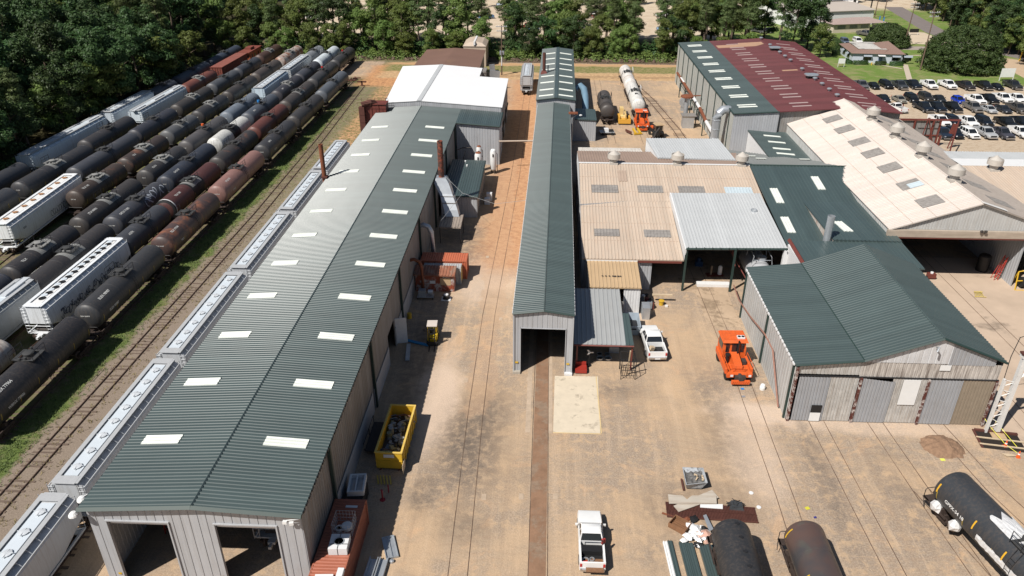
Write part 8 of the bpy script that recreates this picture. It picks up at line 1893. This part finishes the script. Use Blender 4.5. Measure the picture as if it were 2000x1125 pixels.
def tree_mesh(seed, h, rad, kind):
    rnd = random.Random(seed); tb = MB(); pts = [(0,0,-.2)]; x = y = 0
    for i in range(1, 7): x += rnd.uniform(-.16,.16)*h/14; y += rnd.uniform(-.16,.16)*h/14; pts.append((x,y,h*.9*i/6))
    tb.tube(pts, .022*h, 7, r2=.005*h)
    puffs = []
    if kind == 'pine':
        for i in range(15):
            z = h*(.42+.56*i/14); rr = rad*(1.0-.62*(i/14)**1.4)*rnd.uniform(.6,1.0)
            for k in range(rnd.randint(2,4)):
                a = rnd.uniform(0,6.28); d = rr*rnd.uniform(.35,1); puffs.append((x*z/h+d*math.cos(a), y*z/h+d*math.sin(a), z+rnd.uniform(-.3,.3), rnd.uniform(.9,1.5), .45))
                tb.tube([(x*z/h,y*z/h,z-.4),(puffs[-1][0],puffs[-1][1],z)], .045, 4, r2=.02)
    elif kind == 'round':
        for i in range(430):
            a = rnd.uniform(0,6.28); u = rnd.random()**.5; th = math.acos(1-1.15*rnd.random()); d = rad*((.80+.22*rnd.random()) if i % 3 else rnd.uniform(.3,.85))
            z = h*.12+h*.86*max(0,math.cos(th)*.98); puffs.append((d*math.sin(th)*math.cos(a), d*math.sin(th)*math.sin(a), max(.7,z), rnd.uniform(.9,1.5), .8))
        for i in range(7): a = i*.9; tb.tube([(0,0,h*.1),(rad*.5*math.cos(a),rad*.5*math.sin(a),h*.5)], .16, 5, r2=.05)
    else:
        nb = 9
        for i in range(nb):
            z = h*(.20+.68*i/nb); a = i*2.4+rnd.uniform(-.5,.5); e = rad*(.9-.45*abs(i/nb-.4))*rnd.uniform(.7,1.05); tipx, tipy, tipz = x*z/h+e*math.cos(a), y*z/h+e*math.sin(a), z+h*rnd.uniform(.02,.12)
            tb.tube([(x*z/h,y*z/h,z-.8),(tipx*.6,tipy*.6,(z+tipz)/2),(tipx,tipy,tipz)], .09, 4, r2=.03)
            for k in range(6): puffs.append((tipx*rnd.uniform(.35,1.08)+rnd.uniform(-.8,.8), tipy*rnd.uniform(.35,1.08)+rnd.uniform(-.8,.8), tipz+rnd.uniform(-.9,1.0), rnd.uniform(.8,1.55), .7))
        for k in range(9): puffs.append((x+rnd.uniform(-1.4,1.4), y+rnd.uniform(-1.4,1.4), h*rnd.uniform(.82,1.0), rnd.uniform(.8,1.3), .8))
    vs = []; fs = []
    for (px, py, pz, pr, fl_) in puffs:
        n = int(100*pr) if kind != 'round' else 110
        for k in range(n):
            a = rnd.uniform(0,6.28); c_ = rnd.uniform(-.55,1); s_ = math.sqrt(max(0,1-c_*c_)); rr = pr*rnd.uniform(.65,1.08)
            c0 = Vector((px+rr*s_*math.cos(a), py+rr*s_*math.sin(a), pz+rr*c_*fl_))
            nr = Vector((s_*math.cos(a), s_*math.sin(a), c_*1.1+.35)) + Vector((rnd.uniform(-.6,.6),rnd.uniform(-.6,.6),rnd.uniform(-.5,.5))); nr.normalize()
            u = nr.orthogonal().normalized(); v = nr.cross(u); q = rnd.uniform(.12,.28)*(1 if kind != 'pine' else .8); an = rnd.uniform(0,3.1); u2 = u*math.cos(an)+v*math.sin(an); v2 = -u*math.sin(an)+v*math.cos(an)
            b = len(vs); vs += [c0-u2*q*1.2, c0-v2*q*.6, c0+u2*q*1.2, c0+v2*q*.6]; fs.append((b,b+1,b+2,b+3))
    me = bpy.data.meshes.new('crown'); me.from_pydata([tuple(p_) for p_ in vs], [], fs); me.update()
    return tb, me
TM = {}
def tree_master(key, seed, h, rad, kind, lm):
    tb, me = tree_mesh(seed, h, rad, kind); r_ = empty('tree'); tb.build('trunk', m_bark, r_, auto=60); me.materials.append(lm); link('crown', me, r_); TM[key] = [r_, False, h]
tree_master('d1', 1, 14, 4.2, 'dec', m_leafD); tree_master('d2', 2, 15, 4.6, 'dec', m_leafD); tree_master('d3', 3, 12, 4.4, 'dec', m_leafD); tree_master('y1', 4, 9, 3.8, 'dec', m_leafY)
tree_master('p1', 5, 19, 3.6, 'pine', m_leafP); tree_master('p2', 6, 21, 3.9, 'pine', m_leafP); tree_master('p3', 7, 18, 3.4, 'pine', m_leafP); tree_master('k1', 8, 14, 5.0, 'dec', m_leafK); tree_master('k2', 9, 16, 5.4, 'dec', m_leafK)
tree_master('r1', 10, 11.5, 10.5, 'round', m_leafR); tree_master('r2', 12, 6.5, 6.2, 'round', m_leafR)
NAMES = {'d':'deciduous_tree','y':'young_tree','p':'pine_tree','k':'oak_tree','r':'round_tree'}
def tree(key, x, y, s, rz, label, group=None, z=0, sz=None):
    m_, used, h = TM[key]
    r_ = copy_tree(m_) if used else m_; TM[key][1] = True
    r_.name = NAMES[key[0]]; r_.location = (x,y,z); r_.rotation_euler = (0,0,rz); r_.scale = (s,s,sz or s); r_['label'] = label; r_['category'] = 'tree'
    if group: r_['group'] = group
rnd = random.Random(99)
# forest left of the rail yard
cnt = 0
def edge_x(y): return -97.0 if y < 150 else -97.0+(y-150)*.03
G1 = 'dense tall trees of the shaded forest left of the rail yard'
y = 92.0
while y < 262:
    x = edge_x(y)-rnd.uniform(0,2.5)
    col = 0
    while x > -176 + max(0,(150-y))*.4:
        ax_, ay_ = x, y
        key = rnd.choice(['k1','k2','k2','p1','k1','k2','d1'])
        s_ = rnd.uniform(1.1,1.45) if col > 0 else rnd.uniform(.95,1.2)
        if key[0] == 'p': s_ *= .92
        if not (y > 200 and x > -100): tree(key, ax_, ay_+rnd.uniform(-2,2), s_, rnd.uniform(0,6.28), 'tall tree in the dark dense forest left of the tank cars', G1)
        cnt += 1; x -= rnd.uniform(7.6,10.2); col += 1
    y += rnd.uniform(7.0,8.8)
for (px, py, key, s_) in ((325,150,'y1',1.5),(225,200,'y1',1.25),(180,215,'d3',1.1),(120,240,'d3',1.05),(400,120,'d3',1.0),(60,300,'k1',.9),(0,330,'k1',.95)):
    q = at(px, py+30); tree(key, min(q.x,-96.0), q.y, s_, rnd.uniform(0,6), {'y1':'light yellow-green tree at the forest edge over the hoppers','d3':'mid green tree on the forest edge beside the cars','k1':'dark low tree at the forest edge near the left frame side'}[key], 'lighter trees along the forest edge')
# belt behind the yard
G2_ = 'trees of the green belt behind the yard'
BL_ = {'d':'leafy bright green tree in the belt behind the sheds','p':'tall pine with bare lower trunk in the belt behind the sheds','k':'dark leafy tree in the belt behind the sheds','y':'young yellow-green tree at the front of the belt'}
x = -96.0
while x < 60:
    for row, yy in enumerate((233.0, 239.5, 247, 255, 263)):
        if rnd.random() < (.03,.02,.08,.15,.30)[row]: continue
        if x < -50 and row == 0: yy0 = 234+rnd.uniform(-1,2)
        key = rnd.choice([['y1','d3','d3','k1','d1'],['d1','d2','k1','p3','d3','p1'],['p1','p2','d2','p3','d1'],['d2','p1','d2','p3'],['p2','p1','d2','p3']][row])
        s_ = {0:.80,1:1.08,2:1.18,3:1.2,4:1.12}[row]*rnd.uniform(.85,1.12)
        if key[0] == 'p': s_ *= .88
        tree(key, x+rnd.uniform(-2,2)+row*1.7, yy+rnd.uniform(-1.5,1.5), s_, rnd.uniform(0,6.28), BL_[key[0]], G2_)
    x += rnd.uniform(5.6,7.4)
# far side trees, beyond the pale lot
x = -190
while x < 125:
    if rnd.random() < .75:
        key = rnd.choice(['d1','d2','p1','k2']); tree(key, x, rnd.uniform(325,352), rnd.uniform(.8,1.1), rnd.uniform(0,6), 'distant tree beyond the pale lot at the top of the view', 'distant trees beyond the pale lot')
    x += rnd.uniform(8,13)
# big pines behind the warehouse corner
for (px, py, key, s_) in ((1545,100,'k2',1.25),(1575,96,'p2',1.1),(1590,100,'k2',1.05),(1520,92,'p1',1.1),(1490,86,'k2',1.1),(1565,80,'k2',1.3),(1460,80,'d2',1.1),(1430,80,'p2',.95),(1400,84,'d1',1.0),(1600,112,'d3',.8),(1370,84,'k1',1.0),(1345,86,'d2',.9)):
    q = at(px, py); q.y = max(q.y, 214); q = at(px, py) if q.y > 214.5 else Vector((q.x*214/at(px,py).y, 214, 0))
    tree(key, q.x, q.y, s_, rnd.uniform(0,6.28), 'large dark tree behind the maroon warehouse roof', 'large trees behind the maroon warehouse')
# forest to the right of the road
for i in range(120):
    px = 1772+rnd.uniform(0,270); ln = 14+(px-1760)*.50; q = at(px, ln*(rnd.uniform(.2,1.0) if i % 2 else rnd.uniform(.8,1.08))-4)
    key = rnd.choice(['d1','d2','k2','k1','p1','d3']); tree(key, q.x+4, q.y+1, rnd.uniform(.8,1.15), rnd.uniform(0,6.28), 'tree of the bright mixed wood right of the road', 'trees of the wood right of the road')
for (px, py) in ((1958,92),(1985,100),(2010,118),(1940,78),(1912,60),(1975,108),(1998,122),(1995,96),(1925,72)):
    q = at(px, py); tree(rnd.choice(['d3','y1','d1']), q.x+5, q.y+2, .95, rnd.uniform(0,6), 'lower leafy tree along the dirt lane behind the round tree', 'low trees along the dirt lane')
for (px, py) in ((1660,12),(1690,8),(1715,10),(1625,14),(1740,4)):
    q = at(px, py-6); tree('d1', q.x, q.y, .8, rnd.uniform(0,6), 'pale distant tree behind the far warehouse', 'distant trees behind the far warehouse')
q = at(1893,146); tree('r1', q.x, q.y+7, 1.0, .6, 'very large round dark green tree on the lawn beside the parking lot')
q = at(1738,93); tree('r2', q.x, q.y+3, 1.0, 1.6, 'wide rounded tree directly behind the pale house roof')
# shrubs
def shrub(name, x, y, w_, d_, h_, label, seed, rz=0, group=None):
    rnd_ = random.Random(seed); vs = []; fs = []
    for k in range(int(260*w_*d_)+120):
        a, b = rnd_.uniform(-1,1), rnd_.uniform(-1,1); z = rnd_.random(); e = 1 if max(abs(a),abs(b)) > .8 else 0
        c0 = Vector((a*w_/2, b*d_/2, h_*(z if e else .85+.15*z))); q_ = rnd_.uniform(.08,.2); n = Vector((a*(e+.2),b*(e+.2),.6)).normalized(); u = n.orthogonal().normalized(); v = n.cross(u)
        i0_ = len(vs); vs += [c0-u*q_,c0-v*q_,c0+u*q_,c0+v*q_]; fs.append((i0_,i0_+1,i0_+2,i0_+3))
    mb = MB(); mb.add(vs, fs); mb.box(-w_/2*.85,w_/2*.85,-d_/2*.85,d_/2*.85,0,h_*.85); o = mb.build(name, m_leafK); o.location = (x,y,0); o.rotation_euler = (0,0,rz); return tag(o, label, 'shrub', group)
ang = math.atan2(dx_h[1], dx_h[0]) if 'dx_h' in globals() else -.02
for i, (px, py, w_, h_, l_) in enumerate(((1680,126,4.2,1.1,'clipped hedge below the left front windows of the pale house'),(1719,127,3.0,1.0,'clipped hedge right of the house door'),(1750,128,3.8,1.1,'clipped hedge below the right windows of the pale house'),(1651,122,1.8,1.1,'small shrub at the left front corner of the pale house'),(1658,125,1.6,1.0,'small shrub right of the corner shrub'),(1632,108,2.4,1.6,'round bush at the left side of the pale house'),(1765,121,1.4,2.4,'tall clipped shrub at the right house corner'))):
    q = at(px, py); shrub('hedge', q.x, q.y, w_, 1.3, h_, l_, i+50)
q = at(1630,100); tree('r2', q.x, q.y, .3, 0, 'small dark round bush tree left of the pale house', sz=.55)
# undergrowth masses
def stuff_leaves(name, pts, m_, label, h_, seed, size=.25, per=60):
    rnd_ = random.Random(seed); vs = []; fs = []
    for (x, y, r_) in pts:
        for k in range(per):
            a = rnd_.uniform(0,6.28); c_ = rnd_.random(); s_ = math.sqrt(1-c_*c_); c0 = Vector((x+r_*s_*math.cos(a), y+r_*s_*math.sin(a), h_*c_*rnd_.uniform(.7,1.1))); n = Vector((s_*math.cos(a), s_*math.sin(a), c_+.3)).normalized(); u = n.orthogonal().normalized(); v = n.cross(u); q_ = size*rnd_.uniform(.6,1.3)
            b = len(vs); vs += [c0-u*q_,c0-v*q_,c0+u*q_,c0+v*q_]; fs.append((b,b+1,b+2,b+3))
    mb = MB(); mb.add(vs, fs); o = mb.build(name, m_); return tag(o, label, 'undergrowth', kind='stuff')
rnd = random.Random(41)
stuff_leaves('undergrowth', [(rnd.uniform(-96,60), 231.0+rnd.uniform(-1.5,4), rnd.uniform(.9,1.9)) for _ in range(300)], m_leafD, 'low scrub along the foot of the green belt', 2.6, 3)
stuff_leaves('undergrowth', [(rnd.uniform(-96,62), 236+rnd.uniform(-1,9), rnd.uniform(1.6,2.8)) for _ in range(260)], m_leafK, 'dark shrubs between the trunks of the green belt', 4.5, 13, .32, 80)
stuff_leaves('undergrowth', [(rnd.uniform(-60,60), 229.5+rnd.uniform(-1.0,1.5), rnd.uniform(.5,1.2)) for _ in range(120)], mat('brown_brush', (.17,.12,.085), .9, 0, .3, 2), 'brown dead brush along the bank behind the yard', .9, 4, .18)
stuff_leaves('undergrowth', [(-95.8+rnd.uniform(-2.0,1.0), rnd.uniform(85,232), rnd.uniform(1.0,2.2)) for _ in range(150)], m_leafK, 'dark shrubs at the foot of the forest edge', 2.6, 5)
# grass tufts in the rail yard and along the empty track
gm = mat('grass_blades', (.11,.16,.04), .7, 0, .3, 1); gm2 = mat('dry_grass_blades', (.26,.21,.09), .8, 0, .3, 1)
def tufts(pts, m_, label, seed):
    rnd_ = random.Random(seed); vs = []; fs = []
    for (x, y) in pts:
        for k in range(5):
            a = rnd_.uniform(0,6.28); l_ = rnd_.uniform(.10,.28); w_ = .03; b = len(vs); dx_, dy_ = math.cos(a), math.sin(a); ox, oy = x+rnd_.uniform(-.15,.15), y+rnd_.uniform(-.15,.15)
            vs += [(ox-dy_*w_,oy+dx_*w_,0),(ox+dy_*w_,oy-dx_*w_,0),(ox+dx_*l_*.7,oy+dy_*l_*.7,l_)]; fs.append((b,b+1,b+2))
    mb = MB(); mb.add(vs, fs); return tag(mb.build('grass', m_), label, 'grass', kind='stuff')
tufts([(random.gauss(-49.2,.9), rnd.uniform(48,175)) for _ in range(5200)], gm, 'green grass strip beside the nearest tank cars', 1)
tufts([(rnd.uniform(-48,-38.5), rnd.uniform(40,180)) for _ in range(2600)], gm2, 'dry grass between the empty track and hoppers', 2)
